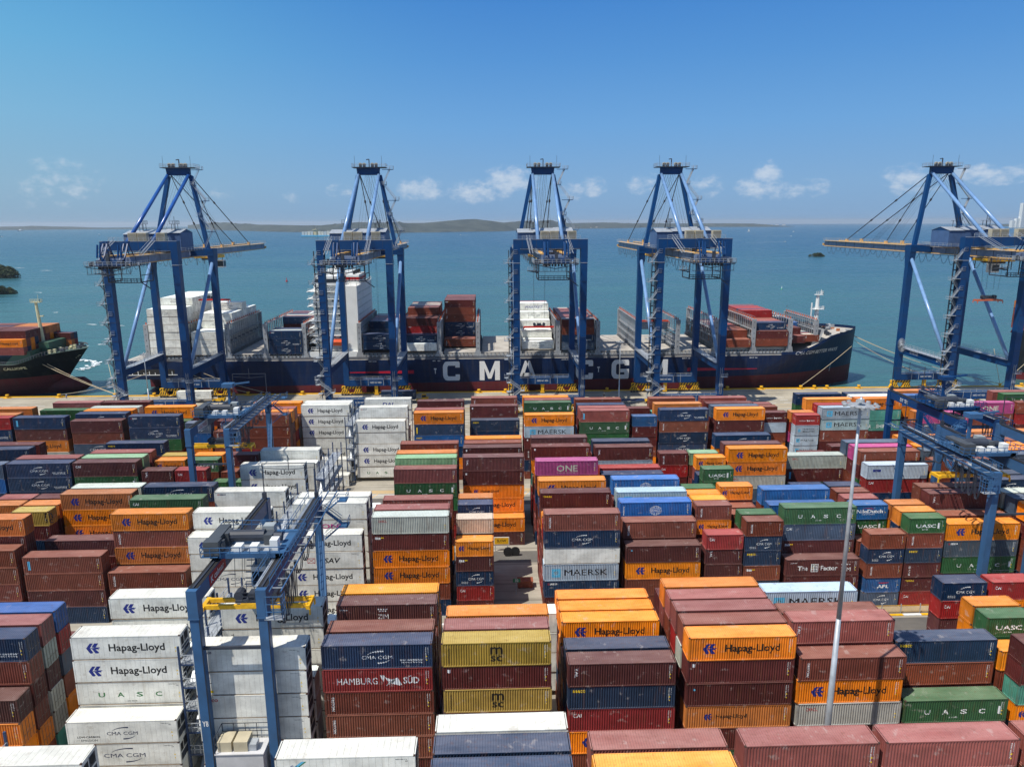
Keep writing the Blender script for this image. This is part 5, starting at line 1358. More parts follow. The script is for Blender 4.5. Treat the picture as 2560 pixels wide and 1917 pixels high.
    m.build('hoist_machinery', [M_DARK, mat('machinery_grey', (74, 78, 82), .5), P_, mat('electrical_box', (150, 158, 160), .5), M_WHITE], tr)
    m = MB(); m.box(-.2, ty+1.5, HT-4.2, 2.4, ty+4.2, HT-1.6, 0); m.box(-.1, ty+1.46, HT-3.9, 2.3, ty+1.5, HT-2.2, 1); m.box(-.24, ty+1.7, HT-3.9, -.2, ty+4, HT-2.2, 1); m.rail([(-.8, ty+1.2, HT-4.4), (2.8, ty+1.2, HT-4.4)], 1.1, .9, .03, 2); m.bar((.2, ty+2.2, HT-1.6), (.2, ty+2.2, HT+.3), .2, mi=2); m.bar((2, ty+2.2, HT-1.6), (2, ty+2.2, HT+.3), .2, mi=2)
    for k in range(7): m.box(-1.3, ty+2+k*.35, HT-4.1+k*.6, -.4, ty+2.2+k*.35, HT-4.05+k*.6, 2)
    m.build('operator_cabin', [M_WHITE, M_GLASS, P_], root)
    m = MB()
    for a in (-1.9, 1.9):
        for b_ in (1.4, 4.8): m.bar((a, ty+b_, HT+.6), (a*.9, ty+b_-1.2, HT-3.4), .05); m.bar((a*.5, ty+b_, HT+.6), (a*.5, ty+b_-1.2, HT-3.4), .04)
    m.build('hoist_ropes', [M_DARK], root)
    # wire frame with floodlights above the far end, stairs on the far right leg
    m = MB()
    for sx in (-1, 1): m.bar((sx*hw, S, HT), (sx*hw, S, HT+5.2), .11); m.box(sx*hw-.25, S-.25, HT, sx*hw+.25, S+.25, HT+1.0)
    m.bar((-hw, S, HT+5.2), (hw, S, HT+5.2), .1); m.bar((-hw, S, HT+4.6), (0, S, HT+4.3), .06); m.bar((0, S, HT+4.3), (hw, S, HT+4.6), .06); m.bar((0, S, HT+4.2), (0, S, HT+6.4), .08)
    m.build('aerial_frame', [M_DARK], root)
    m = MB(); stair_run(m, hw+2.0, S+.3, HT-6.0, HT-.3, 3, 2.2, .8, 0)
    m.bar((hw+.4, S-1, HT-6), (hw+2, S-8, HT-12), .7, .1, 0); m.rail([(hw+.1, S-1, HT-6), (hw+1.7, S-8, HT-12)], 1.0, 1, .03, 0); m.rail([(hw+.9, S-1, HT-6), (hw+2.4, S-8, HT-12)], 1.0, 1, .03, 0)
    m.build('stairs', [P_], root)
    m = MB(); m.box(-hw+1.2, -1.6, 2.2, hw-.9, .8, 6.2, 0); m.box(-hw+1.1, -1.7, 6.2, hw-.8, .9, 6.3, 0)
    for i in range(2): m.box(-hw+1.35+i*1.75, -1.3, 6.3, -hw+2.85+i*1.75, .5, 7.5, 1)
    m.box(hw-2.6, -1.2, 6.3, hw-1.7, -.1, 7.1, 2); m.rail([(-hw+1.2, -1.6, 6.3), (-hw+1.2, .8, 6.3), (hw-.9, .8, 6.3)], 2.0, 1.2, .03, 3)
    m.build('power_unit', [mat('genset_grey', (196, 196, 198), .5, vary=.1), M_BEIGE, M_GALV, M_DARK], root)
    return root
rt0 = build_rtg()
RT = [(-27.9, 71.2, 'slate blue yard gantry crane straddling the white containers in the left foreground'), (-52.9, 133.0, 'slate blue yard gantry crane at the left, over the far block'),
      (81.0, 103.2, 'slate blue yard gantry crane at the right with looping cables, marked with a plate'), (94.6, 132.2, 'dark blue yard gantry crane at the right, farther back by the quay'),
      (100.0, 103.8, 'slate blue yard gantry crane cut by the right edge')]
rts = [rt0]+[copy_tree(rt0) for _ in RT[1:]]
for (x, y, lb), r_ in zip(RT, rts): r_.location = (x, y, 0); tag(r_, lb, 'crane', 'rubber tyred yard gantry cranes')
for ch in list(rts[0].children_recursive):
    if ch.name.startswith('service_jib'): bpy.data.objects.remove(ch)
for ch in rts[3].children_recursive:                                # the darker machine
    ch.data = ch.data.copy()
    for i, mm in enumerate(ch.data.materials):
        if mm == M_BLUE2: ch.data.materials[i] = M_BLUE
for ch in rts[2].children:
    if ch.name.startswith(('walkway', 'festoon')): ch.scale.x = -1
m = MB(); addtext(m, 'SBT  Y15', -3.2, 23.8, -.2, 24.6, lambda a, z: (-4.06, 21+a, z), 0); m.build('lettering', M_MWHITE, rts[3])
addtext_l = MB()
for rr, wrd, bgm in ((rts[0], 'K calmar', M_MRED), (rts[2], 'KALMAR', M_MWHITE), (rts[1], 'KALMAR', M_MWHITE)):
    m = MB(); sgn = -1 if rr is rts[2] else 1; X = 4.07 if sgn > 0 else -4.07; X = X if rr is not rts[0] else -3.12
    if rr is rts[2]:
        m.face([(-4.07, 9.6, 23.7), (-4.07, 5.0, 23.7), (-4.07, 5.0, 24.9), (-4.07, 9.6, 24.9)], 0); addtext(m, wrd, 0, 23.9, 3.2, 24.7, lambda a, z: (-4.09, 9-a, z), 1)
    else:
        m.face([(-3.13, 3.2, 23.6), (-3.13, 8.2, 23.6), (-3.13, 8.2, 25.0), (-3.13, 3.2, 25.0)], 0); addtext(m, wrd, 0, 23.9, 4.0, 24.7, lambda a, z: (-3.11, 3.6+a, z), 1)
    m.build('nameplate', [bgm, M_MWHITE if bgm is M_MRED else M_MRED], rr)
m = MB(); addtext(m, 'Y8', -3.9, 9.0, -3.25, 9.7, lambda a, z: (a, -.6, z), 0); m.build('lettering', M_MWHITE, rts[0])
spreader('crane_spreader', -26.6, 76.2, 20.4, 0, 'long yellow spreader hanging under the left foreground yard crane', M_YEL2)
spreader('crane_spreader', -52.9, 139.0, 19.8, 0, 'yellow spreader under the farther left yard crane', M_YEL2)
spreader('crane_spreader', 81.0, 114.0, 20.6, 0, 'yellow spreader under the right yard crane, mostly hidden', M_YEL2)
for (x, y, zt, rr) in ((-33.0, 90, 0, 0),): pass

# ------------------------------------------------------------------ reefer racks
M_RACK = mat('rack_blue', (46, 66, 100), .5, vary=.2, scale=1)
def rack(x, y0, y1, n, label):
    root = empty('reefer_rack', (x, y0, 0)); L = y1-y0
    for yy in [L*k/4 for k in range(5)]:
        for xx in (-.9, .9):
            m = MB(); m.box(xx-.1, yy-.1, 0, xx+.1, yy+.1, n*2.9+2.2, 0); m.build('post', [M_RACK], root)
    for k in range(1, n+1):
        z = k*2.9; m = MB(); m.box(-1.0, 0, z-.12, 1.0, L, z, 1)
        for xx in (-1.0, 1.0): m.rail([(xx, 0, z), (xx, L, z)], 1.1, 1.6, .03, 1)
        m.rail([(-1, 0, z), (1, 0, z)], 1.1, .7, .035, 1); m.box(-1.0, -.06, z-.2, 1.0, .02, z-.0, 0); m.build('platform', [M_RACK, M_GALV], root)
    m = MB()
    for k in range(n):
        s = 1 if k % 2 == 0 else -1; ya, yb = (1.0, 4.2) if s > 0 else (4.2, 1.0); m.bar((0, ya, k*2.9), (0, yb, k*2.9+2.9), .8, .1, 0); m.bar((.4, ya, k*2.9+1), (.4, yb, k*2.9+3.9), .05, mi=0)
    m.build('stairs', [M_GALV], root)
    tag(root, label, 'rack', 'steel reefer access racks'); return root
rack(-34.2, 74.0, 90, 5, 'blue steel reefer rack left of the foreground yard crane leg')
rack(-34.2, 108.4, 126, 5, 'blue steel reefer rack between white containers behind the left yard crane')
rack(-34.3, 171.6, 189, 5, 'blue steel reefer rack between the two tall white stacks by the quay')
rack(-33.0, 134.0, 151, 5, 'open blue steel rack standing among the white containers, mid left')
rack(-46.4, 50.5, 60.5, 5, 'blue steel rack top at the bottom left edge')

# ------------------------------------------------------------------ light masts
def mast(x, y, h, label, n=10, r_=.32, ring=1.15):
    root = empty('light_mast', (x, y, 0))
    m = MB(); m.tube((0,0,0), (0,0,h*.5), r_*1.3, r_*.75, 12); m.tube((0,0,h*.5), (0,0,h), r_*.75, r_*.36, 12); m.build('pole', [M_GALV], root, smooth=True)
    m = MB(); m.tube((0,0,h-.85), (0,0,h-.78), ring, n=18); m.tube((0,0,h-.5), (0,0,h-.2), ring*.3, ring*.26, 14); m.build('head_frame', [M_LAMP], root)
    for k in range(n):
        a = 2*math.pi*k/n; c, s = math.cos(a), math.sin(a); q = MB(); q.tube((c*(ring+.3), s*(ring+.3), h-.85), (c*(ring+.38), s*(ring+.38), h-.62), .22, .19, 10); q.bar((c*ring*.7, s*ring*.7, h-.8), (c*(ring+.2), s*(ring+.2), h-.8), .1); q.build('floodlight', [M_LAMP], root)
    tag(root, label, 'lamp mast', 'tall floodlight masts'); return root
mast(35.3, 66, 46.4, 'tall grey floodlight mast in the right foreground with a ring of white lamps')
mast(41.9, 228, 26.0, 'slim floodlight mast on the quay between the middle cranes', 8, .22, .8)
mast(-108.2, 228, 23.4, 'slim floodlight mast on the quay beside the leftmost crane', 8, .22, .8)
# ------------------------------------------------------------------ the moored ships
def smooth(t): t = max(0, min(1, t)); return t*t*(3-2*t)
class Hull:
    def __init__(s, xs, xb, yc, B, deck, fore_up, z_red, rake=3, flare=1.0, red_slope=0.0, stern=True, dirn=1):
        s.xs, s.xb, s.yc, s.B, s.deck, s.up, s.zr, s.rake, s.fl, s.rs, s.st, s.d = xs, xb, yc, B, deck, fore_up, z_red, rake, flare, red_slope, stern, dirn; s.bl = (.26, .17)
    def dk(s, x): t = (x-s.xs)/(s.xb-s.xs); return s.deck+s.up*smooth((t-.88)/.07)+1.2*smooth((t-.9)/.1)+.006*max(0, x-60)*(s.xb > 100)
    def red(s, x): return s.zr+s.rs*(x-s.xs)
    def hb(s, x, z):
        L = s.xb-s.xs; q = max(0, min(1, (z-SEA)/(s.dk(x)-SEA)))
        bow_len = L*(s.bl[0]-s.bl[1]*q*s.fl); xe = s.xb-(1-q)*s.rake
        t = max(0, min(1, (xe-x)/bow_len)); f = (1-(1-t)**2.1)**.8 if t > 0 else 0
        if s.st:
            u = max(0, (x-s.xs)/(L*.10)); g_ = .86+.14*smooth(u)
            if q < .45: g_ *= smooth((u-.35*(1-q/.45))*1.25+.05) if u < 1.2 else 1
        else: g_ = 1
        return s.B/2*f*g_
    def xe(s, x, z): return min(x, s.xb-(1-max(0, min(1, (z-SEA)/(s.dk(x)-SEA))))*s.rake)
    def build(s, name, mats, root):
        mb = MB(); X = [s.xs+(s.xb-s.xs)*k/70 for k in range(62)]+[s.xs+(s.xb-s.xs)*(61/70+(9/70)*k/24) for k in range(1, 25)]
        def zs(x): r_ = s.red(x); D_ = s.dk(x); return [SEA-1.5, r_, r_+(D_-r_)*.3, r_+(D_-r_)*.6, D_]
        for sd in (-1, 1):
            prev = None
            for x in X:
                row = [(s.xe(x, z), s.yc+sd*s.hb(x, z), z) for z in zs(x)]
                if prev:
                    for k in range(4):
                        q = [prev[k], row[k], row[k+1], prev[k+1]]
                        if sd > 0: q.reverse()
                        mb.face(q, 1 if k == 0 else 0)
                prev = row
        for a, c in zip(X[:-1], X[1:]):
            mb.face([(a, s.yc-s.hb(a, 99), s.dk(a)-.02), (c, s.yc-s.hb(c, 99), s.dk(c)-.02), (c, s.yc+s.hb(c, 99), s.dk(c)-.02), (a, s.yc+s.hb(a, 99), s.dk(a)-.02)], 2)
        x = X[0]; Z = zs(x)
        for k in range(4): mb.face([(x, s.yc+s.hb(x, Z[k]), Z[k]), (x, s.yc-s.hb(x, Z[k]), Z[k]), (x, s.yc-s.hb(x, Z[k+1]), Z[k+1]), (x, s.yc+s.hb(x, Z[k+1]), Z[k+1])], 1 if k == 0 else 0)
        mb.v = [(v[0], v[1], v[2]) for v in mb.v]
        return mb.build(name, mats, root)
def hullmat(name, rgb, rough=.42):
    """hull paint with plate seams, scuffs and rust weeps"""
    m = mat(name, rgb, rough, vary=.2, scale=.12, spec=.25); n = m.node_tree; b = n.nodes['Principled BSDF']; src = b.inputs['Base Color'].links[0].from_socket
    g = n.nodes.new('ShaderNodeNewGeometry'); mp = n.nodes.new('ShaderNodeMapping'); mp.inputs['Scale'].default_value = (.8, .3, .07); n.links.new(g.outputs['Position'], mp.inputs[0])
    t = n.nodes.new('ShaderNodeTexNoise'); t.inputs['Scale'].default_value = 1; t.inputs['Detail'].default_value = 7; n.links.new(mp.outputs[0], t.inputs['Vector'])
    r = n.nodes.new('ShaderNodeMapRange'); n.links.new(t.outputs[0], r.inputs[0]); r.inputs[1].default_value = .52; r.inputs[2].default_value = .75; r.inputs[4].default_value = .3
    x = n.nodes.new('ShaderNodeMix'); x.data_type = 'RGBA'; n.links.new(r.outputs[0], x.inputs[0]); n.links.new(src, x.inputs[6]); x.inputs[7].default_value = (.07, .06, .055, 1)
    bk = n.nodes.new('ShaderNodeTexBrick'); bk.inputs['Scale'].default_value = .1; bk.inputs['Mortar Size'].default_value = .006; bk.inputs['Color1'].default_value = (1,1,1,1); bk.inputs['Color2'].default_value = (.9,.9,.9,1); bk.inputs['Mortar'].default_value = (.6,.6,.6,1)
    sp = n.nodes.new('ShaderNodeSeparateXYZ'); cb = n.nodes.new('ShaderNodeCombineXYZ'); n.links.new(g.outputs['Position'], sp.inputs[0]); n.links.new(sp.outputs['X'], cb.inputs[0]); n.links.new(sp.outputs['Z'], cb.inputs[1]); n.links.new(cb.outputs[0], bk.inputs['Vector'])
    y = n.nodes.new('ShaderNodeMix'); y.data_type = 'RGBA'; y.blend_type = 'MULTIPLY'; y.inputs[0].default_value = 1; n.links.new(x.outputs[2], y.inputs[6]); n.links.new(bk.outputs['Color'], y.inputs[7]); n.links.new(y.outputs[2], b.inputs['Base Color']); return m
M_HULL = hullmat('hull_navy', (4, 34, 74)); M_ANTI = hullmat('antifouling_red', (104, 40, 44), .6)
ship = empty('container_ship', (7, 292.6, SEA)); tag(ship, 'long navy container ship with big white letters moored along the quay', 'ship')
H1 = Hull(-137.5, 151, 292.6, 43, 12.2, 5.2, 1.9, 1.2, .75, .011)
def sb(mb, name, mats, parent=ship, smooth_=False):
    o = mb.build(name, mats, None, smooth_); o.parent = parent; o.matrix_parent_inverse = Matrix.Translation(-Vector(ship.location)) if parent is ship else Matrix.Identity(4); return o
o = H1.build('hull', [M_HULL, M_ANTI, M_DECK], None); o.parent = ship; o.matrix_parent_inverse = Matrix.Translation(-Vector(ship.location)); hull_ob = o
def onhull(x, z): return (x, H1.yc-H1.hb(x, z)-.06, z)
m = MB()
for ch, x0, x1 in (('C', -17.6, -11.2), ('M', -3.7, 4.0), ('A', 11.0, 18.0), ('C', 33.0, 39.6), ('G', 46.7, 53.4), ('M', 60.7, 68.3)): blocktext(m, ch, x0, 3.9, x1, 11.3, onhull, 0)
addtext(m, 'CMA CGM BETTER WAYS', 117.5, 12.35, 138.0, 13.75, onhull, 0, .35)
for x in (-20.5, 41.7): m.face([onhull(x-.5, 8.2), onhull(x+.5, 8.2), onhull(x+.5, 8.7), onhull(x-.5, 8.7)], 0); m.face([onhull(x-.13, 6.6), onhull(x+.13, 6.6), onhull(x+.13, 8.2), onhull(x-.13, 8.2)], 0)
for x, s_ in ((-62, 'TUG'), (-45.5, 'KEEP CLEAR'), (-21.5, '40  40'), (27.5, 'AUX 40'), (73.8, 'BAY 10'), (99.8, 'BAY 06')): addtext(m, s_, x, 11.4, x+3, 11.8, onhull, 0)
for k in range(6):
    for x in (-60.7, 136.5): m.face([onhull(x, 2.2+k*.8), onhull(x+.35, 2.2+k*.8), onhull(x+.35, 2.5+k*.8), onhull(x, 2.5+k*.8)], 0)
sb(m, 'lettering', [M_MWHITE])
m = MB()
for a, b_, za, zb_ in ((-54.8, -28.6, 6.9, 7.9), (76, 103, 6.6, 7.9)):
    N_ = 14
    for k in range(N_):
        xa, xc = a+(b_-a)*k/N_, a+(b_-a)*(k+1)/N_; fa = (k/N_ if a < 0 else 1-k/N_); fc = ((k+1)/N_ if a < 0 else 1-(k+1)/N_)
        zc = (za+zb_)/2; m.face([onhull(xa, zc-.1-.55*fa), onhull(xc, zc-.1-.55*fc), onhull(xc, zc+.1+.55*fc), onhull(xa, zc+.1+.55*fa)], 0)
sb(m, 'red_stripe', [mat('stripe_red', (190, 22, 52), .5)])
# stern opening with mooring gear, coaming, rails
m = MB(); m.box(-136, 271.9, 7.0, -117, 272.4, 9.2, 0); sb(m, 'mooring_deck_opening', [M_BLK])
m = MB()
for k in range(8): m.tube((-134+k*2.1, 272.2, 7.2), (-134+k*2.1, 272.2, 8.0+.5*(k % 2)), .35, n=8)
m.box(-136, 271.75, 7.0, -117, 271.9, 7.2); sb(m, 'mooring_gear', [M_WHITE])
LB = [-127.5, -112.7, -97.7, -83.6, -69.2, -48.7, -33.4, -18.8, -4.2, 11.2, 26.2, 41.4, 56.6, 72.0, 86.7, 101.2, 115.3]
hatches = []
m = MB(); m.box(-127, 271.9, 12.2, 117, 313.2, 13.2, 0); sb(m, 'hatch_coaming', [M_GREYD])
for a, c in zip(LB[:-1], LB[1:]):
    if a == -69.2: continue
    m = MB()
    for k in range(5):
        y0 = 273.2+k*7.9; m.box(a+1.5, y0, 13.2, c-1.0, y0+7.8, 14.45 if a < 84 else 15.3, 0)
    for k in range(9): xx = a+1.8+k*(c-a-3)/8; m.box(xx-.12, 272.2, 13.2, xx+.12, 273.1, 14.3, 1); m.box(xx-.5, 271.95, 13.2, xx+.3, 272.5, 13.75, 2)
    m.rail([(a+.8, 271.95, 12.6), (c-.3, 271.95, 12.6)], 1.1, 2.4, .035, 3)
    sb(m, 'hatch_cover', [M_DECK, M_GREYD, M_GREY, M_WHITE])
def lashing(x, lowz=12.3, top=26.0, ya=272.0, yb=313.0):
    m = MB()
    for (y0, y1) in ((ya, ya+1.1), (yb-1.1, yb)):
        m.box(x-.75, y0, lowz+2.4, x+.75, y1, top, 0); m.face([(x-1.7,y0-.02,lowz),(x+1.7,y0-.02,lowz),(x+1.0,y0-.02,lowz+2.6),(x-1.0,y0-.02,lowz+2.6)],0); m.box(x-1.2, y0+.02, lowz, x+1.2, y1, lowz+2.5, 0)
        for k in range(5): m.box(x-.15, y0-.03, lowz+3.4+k*2.1, x+.15, y0, lowz+4.0+k*2.1, 1)
    n = 16; dy = (yb-ya-2.2)/n
    for k in range(n+1):
        y = ya+1.1+dy*k
        for xx in (x-.6, x+.6): m.box(xx-.09, y-.09, lowz, xx+.09, y+.09, top, 0)
        m.box(x-.16, y-.16, top, x+.16, y+.16, top+.75, 2)
    for z in (lowz+3.2, lowz+6.1, lowz+9.0, top-.15):
        m.box(x-.65, ya+1, z, x+.65, yb-1, z+.1, 0)
        for xx in (x-.62, x+.62): m.box(xx-.03, ya+1, z+.95, xx+.03, yb-1, z+1.02, 0)
    for k in range(0, n, 2):
        y = ya+1.1+dy*k; m.bar((x+.6, y, lowz), (x+.6, y+dy*1.0, lowz+6), .16, mi=0); m.bar((x+.6, y+dy*2, lowz), (x+.6, y+dy, lowz+6), .16, mi=0); m.box(x-.3, y+dy*.5, lowz+7, x+.7, y+dy*1.1, lowz+7.6, 3)
    sb(m, 'lashing_bridge', [M_GREY, M_GREYD, mat('lashing_orange', (206, 92, 44), .6), M_GREYD])
for x in LB: lashing(x, 12.3 if x < 84 else 13.0, 26.0 if x < 60 else 26.2)
lashing(127.6, 15, 25, 277, 308)
# bridge tower
t_ = MB(); t_.box(-66.0, 276, 12.2, -55.6, 309, 36.5, 0); t_.box(-65.4, 275.6, 36.5, -54.6, 309.5, 40.0, 0); t_.box(-64.4, 273.5, 40.0, -56.0, 311.5, 43.3, 0)
t_.box(-55.4, 274.2, 12.2, -49.2, 309.5, 39.6, 0); t_.box(-68.2, 272.6, 12.2, -49.6, 275.4, 15.2, 0)
for k in range(9):
    z = 15.6+k*2.75; t_.box(-67.0, 273.0, z, -55.0, 276.0, z+.22, 0); t_.box(-67.6, 273, z, -66.0, 309, z+.2, 0)
for k in range(9):
    z = 15.82+k*2.75; t_.rail([(-67.0, 273.05, z), (-55.2, 273.05, z)], 1.05, 1.7, .04, 0)
bt = sb(t_, 'bridge_tower', [M_WHITE])
m = MB()
for k in range(8):
    for q in range(5): xx = -65.2+q*2.1; m.box(xx, 275.94, 17.2+k*2.75, xx+.55, 275.98, 17.8+k*2.75, 0)
    for q in range(12): yy = 277+q*2.6; m.box(-49.19, yy, 17.2+k*2.75, -49.15, yy+.45, 17.8+k*2.75, 0)
m.box(-64.42, 273.44, 41.0, -56.0, 273.49, 42.4, 0); m.box(-55.98, 274, 41.0, -55.94, 311, 42.4, 0); o = m.build('window', [M_GLASS], bt)
m = MB(); m.box(-65.2, 275.5, 36.9, -56.6, 275.56, 39.7, 0); addtext(m, 'CMA CGM', -64.6, 37.7, -57.3, 39.0, lambda x, z: (x, 275.46, z), 1)
for p in ell(-60.6, 38.4, 2.6, 1.35, 160, 75, .03, .3)+ell(-60.9, 38.2, 2.6, 1.3, -20, -95, .03, .3): m.face([(x, 275.45, z) for x, z in p], 1)
m.build('name_board', [M_WHITE, M_MNAVY], bt)
m = MB(); m.box(-62, 285, 43.3, -58, 300, 45.2, 0); m.tube((-60, 292, 45.2), (-60, 292, 50.5), .5, .3, 8, 0); m.box(-62.5, 291.5, 47.6, -57.5, 292.5, 47.9, 0); m.tube((-62, 292, 48), (-62, 292, 49.6), .15, n=6); m.tube((-61.5, 279, 43.3), (-61.5, 279, 45), .9, .7, 10, 0); m.build('radar_mast', [M_WHITE], bt)
m = MB(); m.box(-54.8, 284, 39.6, -49.8, 300, 43.2, 0); m.box(-54.9, 283.9, 41.2, -49.7, 300.1, 42.2, 1)
for q in (286, 290, 294, 298): m.tube((-52, q, 43.2), (-52, q, 44.6), .5, n=8, mi=2)
m.build('funnel', [M_WHITE, mat('funnel_red', (190, 40, 34), .5), M_BLK], bt)
m = MB(); m.rail([(-55.4, 274.2, 39.6), (-49.2, 274.2, 39.6), (-49.2, 309.5, 39.6)], 1.2, 2, .045); m.rail([(-64.4, 273.5, 43.3), (-56, 273.5, 43.3), (-56, 311.5, 43.3)], 1.2, 2, .045); m.build('railing', [M_WHITE], bt)
lb = empty('lifeboat', (-56.6, 272.7, 18.6)); m = MB(); N_ = 10; pr = None
for k in range(N_+1):
    t = -1+2*k/N_; w = (1-t**4)**.5*1.25+.01; row = [(t*3.2, -w, .4), (t*3.0, -w*.55, -1.0), (t*3.0, w*.55, -1.0), (t*3.2, w, .4), (t*2.9, w*.7, 1.25), (t*2.9, -w*.7, 1.25)]
    if pr:
        for j in range(6): m.face([pr[j], pr[(j+1)%6], row[(j+1)%6], row[j]], 0)
    pr = row
m.box(1.3, -.6, 1.2, 2.5, .6, 1.9, 0); m.build('hull', [mat('lifeboat_orange', (226, 84, 24), .45)], lb, smooth=False)
m = MB(); m.bar((-2.2, 1.3, -1), (-2.2, .2, 3.0), .25); m.bar((2.2, 1.3, -1), (2.2, .2, 3.0), .25); m.bar((-2.4, 0, 3), (2.4, 0, 3), .15); m.build('davit', [M_WHITE], lb)
tag(lb, 'orange enclosed lifeboat on davits at the foot of the bridge tower', 'lifeboat')
# forecastle
m = MB(); m.tube((134.2, 292.6, 18.4), (134.2, 292.6, 33.2), 1.0, .65, 10, 0); m.box(132.2, 291, 27.4, 136.6, 294.2, 27.6, 0); m.rail([(132.2, 291, 27.6), (136.6, 291, 27.6), (136.6, 294.2, 27.6)], 1, 1, .05); m.box(133, 291.6, 33.2, 136, 293.6, 33.4, 0); m.rail([(133, 291.6, 33.4), (136, 291.6, 33.4), (136, 293.6, 33.4)], 1.3, .8, .05); m.tube((135.4, 292.6, 33.4), (135.4, 292.6, 35.4), .12, n=6)
m.box(131.8, 292.3, 22, 132.1, 292.9, 30); sb(m, 'foremast', [M_WHITE])
m = MB(); x = 112
while x < 150: 
    a, c = x, x+1.5; m.face([onhull(a, H1.dk(a)+.0), onhull(c, H1.dk(c)+.0), (c, onhull(c, 99)[1]+.1, H1.dk(c)+1.1), (a, onhull(a, 99)[1]+.1, H1.dk(a)+1.1)], 0)
    ya, yc2 = 2*H1.yc-onhull(a, 99)[1], 2*H1.yc-onhull(c, 99)[1]; m.face([(a, ya, H1.dk(a)), (c, yc2, H1.dk(c)), (c, yc2, H1.dk(c)+1.1), (a, ya, H1.dk(a)+1.1)], 0); x = c
sb(m, 'bulwark', [M_HULL])
m = MB(); rnd = random.Random(3)
for k in range(26):
    x = rnd.uniform(131, 147); hbw = H1.hb(x, 99)-1.5; y = 292.6+rnd.uniform(-hbw, hbw); h = rnd.uniform(.4, 1.5); z0 = H1.dk(x); t = rnd.choice((0, 0, 1, 2, 3))
    if k % 3 == 0: m.tube((x-.7, y, z0+h), (x+.7, y, z0+h), h*.8, n=8, mi=t)
    else: m.box(x-.6, y-.4, z0, x+.6, y+.4, z0+h, t)
m.face([(128.6, 276, 17), (128.6, 309, 17), (130.4, 309, 21.5), (130.4, 276, 21.5)], 0)
sb(m, 'windlass_gear', [M_GREY, M_WHITE, M_DARK, mat('gear_orange', (190, 110, 60), .6)])
# a box held by the crane over the open hatch
bx_ = dict(x=60.2, y=286.8, z=20.6, L=12.192, H=2.896, c='K', logo='cmab', block='S', row=999, t=0, n=1, sid=('S', 999, 60))
CONT.append(bx_); cnt = np.append(cnt, 200)
SP[('S', 999)] = [bx_['sid']]; make_container(len(CONT)-1)
[o for o in COL.objects if o.name.startswith('shipping_container')][-1]['label'] = 'slate blue container hanging from the fourth crane over the open hatch'

def other_ship(name, label, H_, mats, off, extra):
    r_ = empty(name, off); tag(r_, label, 'ship'); o = H_.build('hull', mats, None); o.parent = r_; o.matrix_parent_inverse = Matrix.Translation(-Vector(off)); extra(r_, Matrix.Translation(-Vector(off))); return r_
H2 = Hull(-330, -157.0, 286, 31, 11.6, 2.6, 5.7, 13.5, .9, 0.0, False); H2.bl = (.40, .30)
def ex2(r_, inv):
    def ad(m, n, mt, sm_=False): o = m.build(n, mt, r_, sm_); o.matrix_parent_inverse = inv; return o
    M_GRN = mat('deck_green', (44, 92, 76), .6, vary=.2, scale=.4, dirt=(90, 70, 50))
    m = MB(); m.face([(-180.5,272.4,11.8),(-171.6,273.4,11.8),(-171.6,273.4,16.4),(-177,272.8,15.6)],0); m.box(-171.9, 273.4, 11.8, -171.6, 299, 16.4, 0); m.box(-172, 280, 16.4, -168.2, 299, 18.6, 0); m.box(-171.6, 281, 11.8, -168.4, 299, 16.4, 0); ad(m, 'breakwater', [M_GRN])
    m = MB(); m.tube((-172.5, 284, 18), (-173.2, 284, 33.5), .75, .5, 8); m.box(-174.8, 283.2, 33.4, -171.2, 284.8, 33.7); m.rail([(-174.8, 283.2, 33.7), (-171.2, 283.2, 33.7), (-171.2, 284.8, 33.7)], 1.0, .9, .06); m.tube((-172.2, 284, 33.7), (-172.2, 284, 36.4), .06, n=5); m.box(-172.2, 283.5, 28, -171, 284.5, 28.4); ad(m, 'foremast', [mat('mast_cream', (206, 200, 160), .6)])
    m = MB(); m.tube((-176, 286, .0), (-160.0, 286, 1.2), 3.8, 2.7, 14, 0); m.tube((-160.0, 286, 1.2), (-157.6, 286, 1.4), 2.7, .9, 14, 0); ad(m, 'bulbous_bow', [M_ANTI], True)
    m = MB(); f = lambda x, z: (x, H2.yc-H2.hb(x, z)-.08, z); addtext(m, 'CALLIOPE', -180.6, 9.5, -173.8, 10.6, f, 0, .1)
    for k in range(3): m.face([f(-163.5-k*.4, 12.6-k*.4), f(-159.5-k*.6, 12.6-k*.4), f(-159.5-k*.6, 12.8-k*.4), f(-163.5-k*.4, 12.8-k*.4)], 0)
    ad(m, 'lettering', [mat('lettering_cream', (216, 210, 176), .6)])
    m = MB(); rnd = random.Random(5)
    for k in range(40):
        x = rnd.uniform(-170, -160); hbw = max(.5, H2.hb(x, 99)-1); y = 286+rnd.uniform(-hbw, hbw); h = rnd.uniform(.4, 1.4); z0 = H2.dk(x); m.box(x-.5, y-.4, z0, x+.5, y+.4, z0+h, rnd.choice((0, 1, 2)))
    x = -182
    while x < -158.5:
        c = x+.8; m.bar((x, H2.yc-H2.hb(x, 99)+.1, H2.dk(x)), (x, H2.yc-H2.hb(x, 99)+.1, H2.dk(x)+1.2), .12, mi=2); m.bar((x, H2.yc-H2.hb(x, 99)+.1, H2.dk(x)+1.2), (c, H2.yc-H2.hb(c, 99)+.1, H2.dk(c)+1.2), .12, mi=2)
        m.bar((x, H2.yc+H2.hb(x, 99)-.1, H2.dk(x)+1.0), (c, H2.yc+H2.hb(c, 99)-.1, H2.dk(c)+1.0), .16, .5, mi=2); x = c
    ad(m, 'windlass_gear', [mat('mast_cream', (206, 200, 160), .6), M_DARK, M_GREYD])
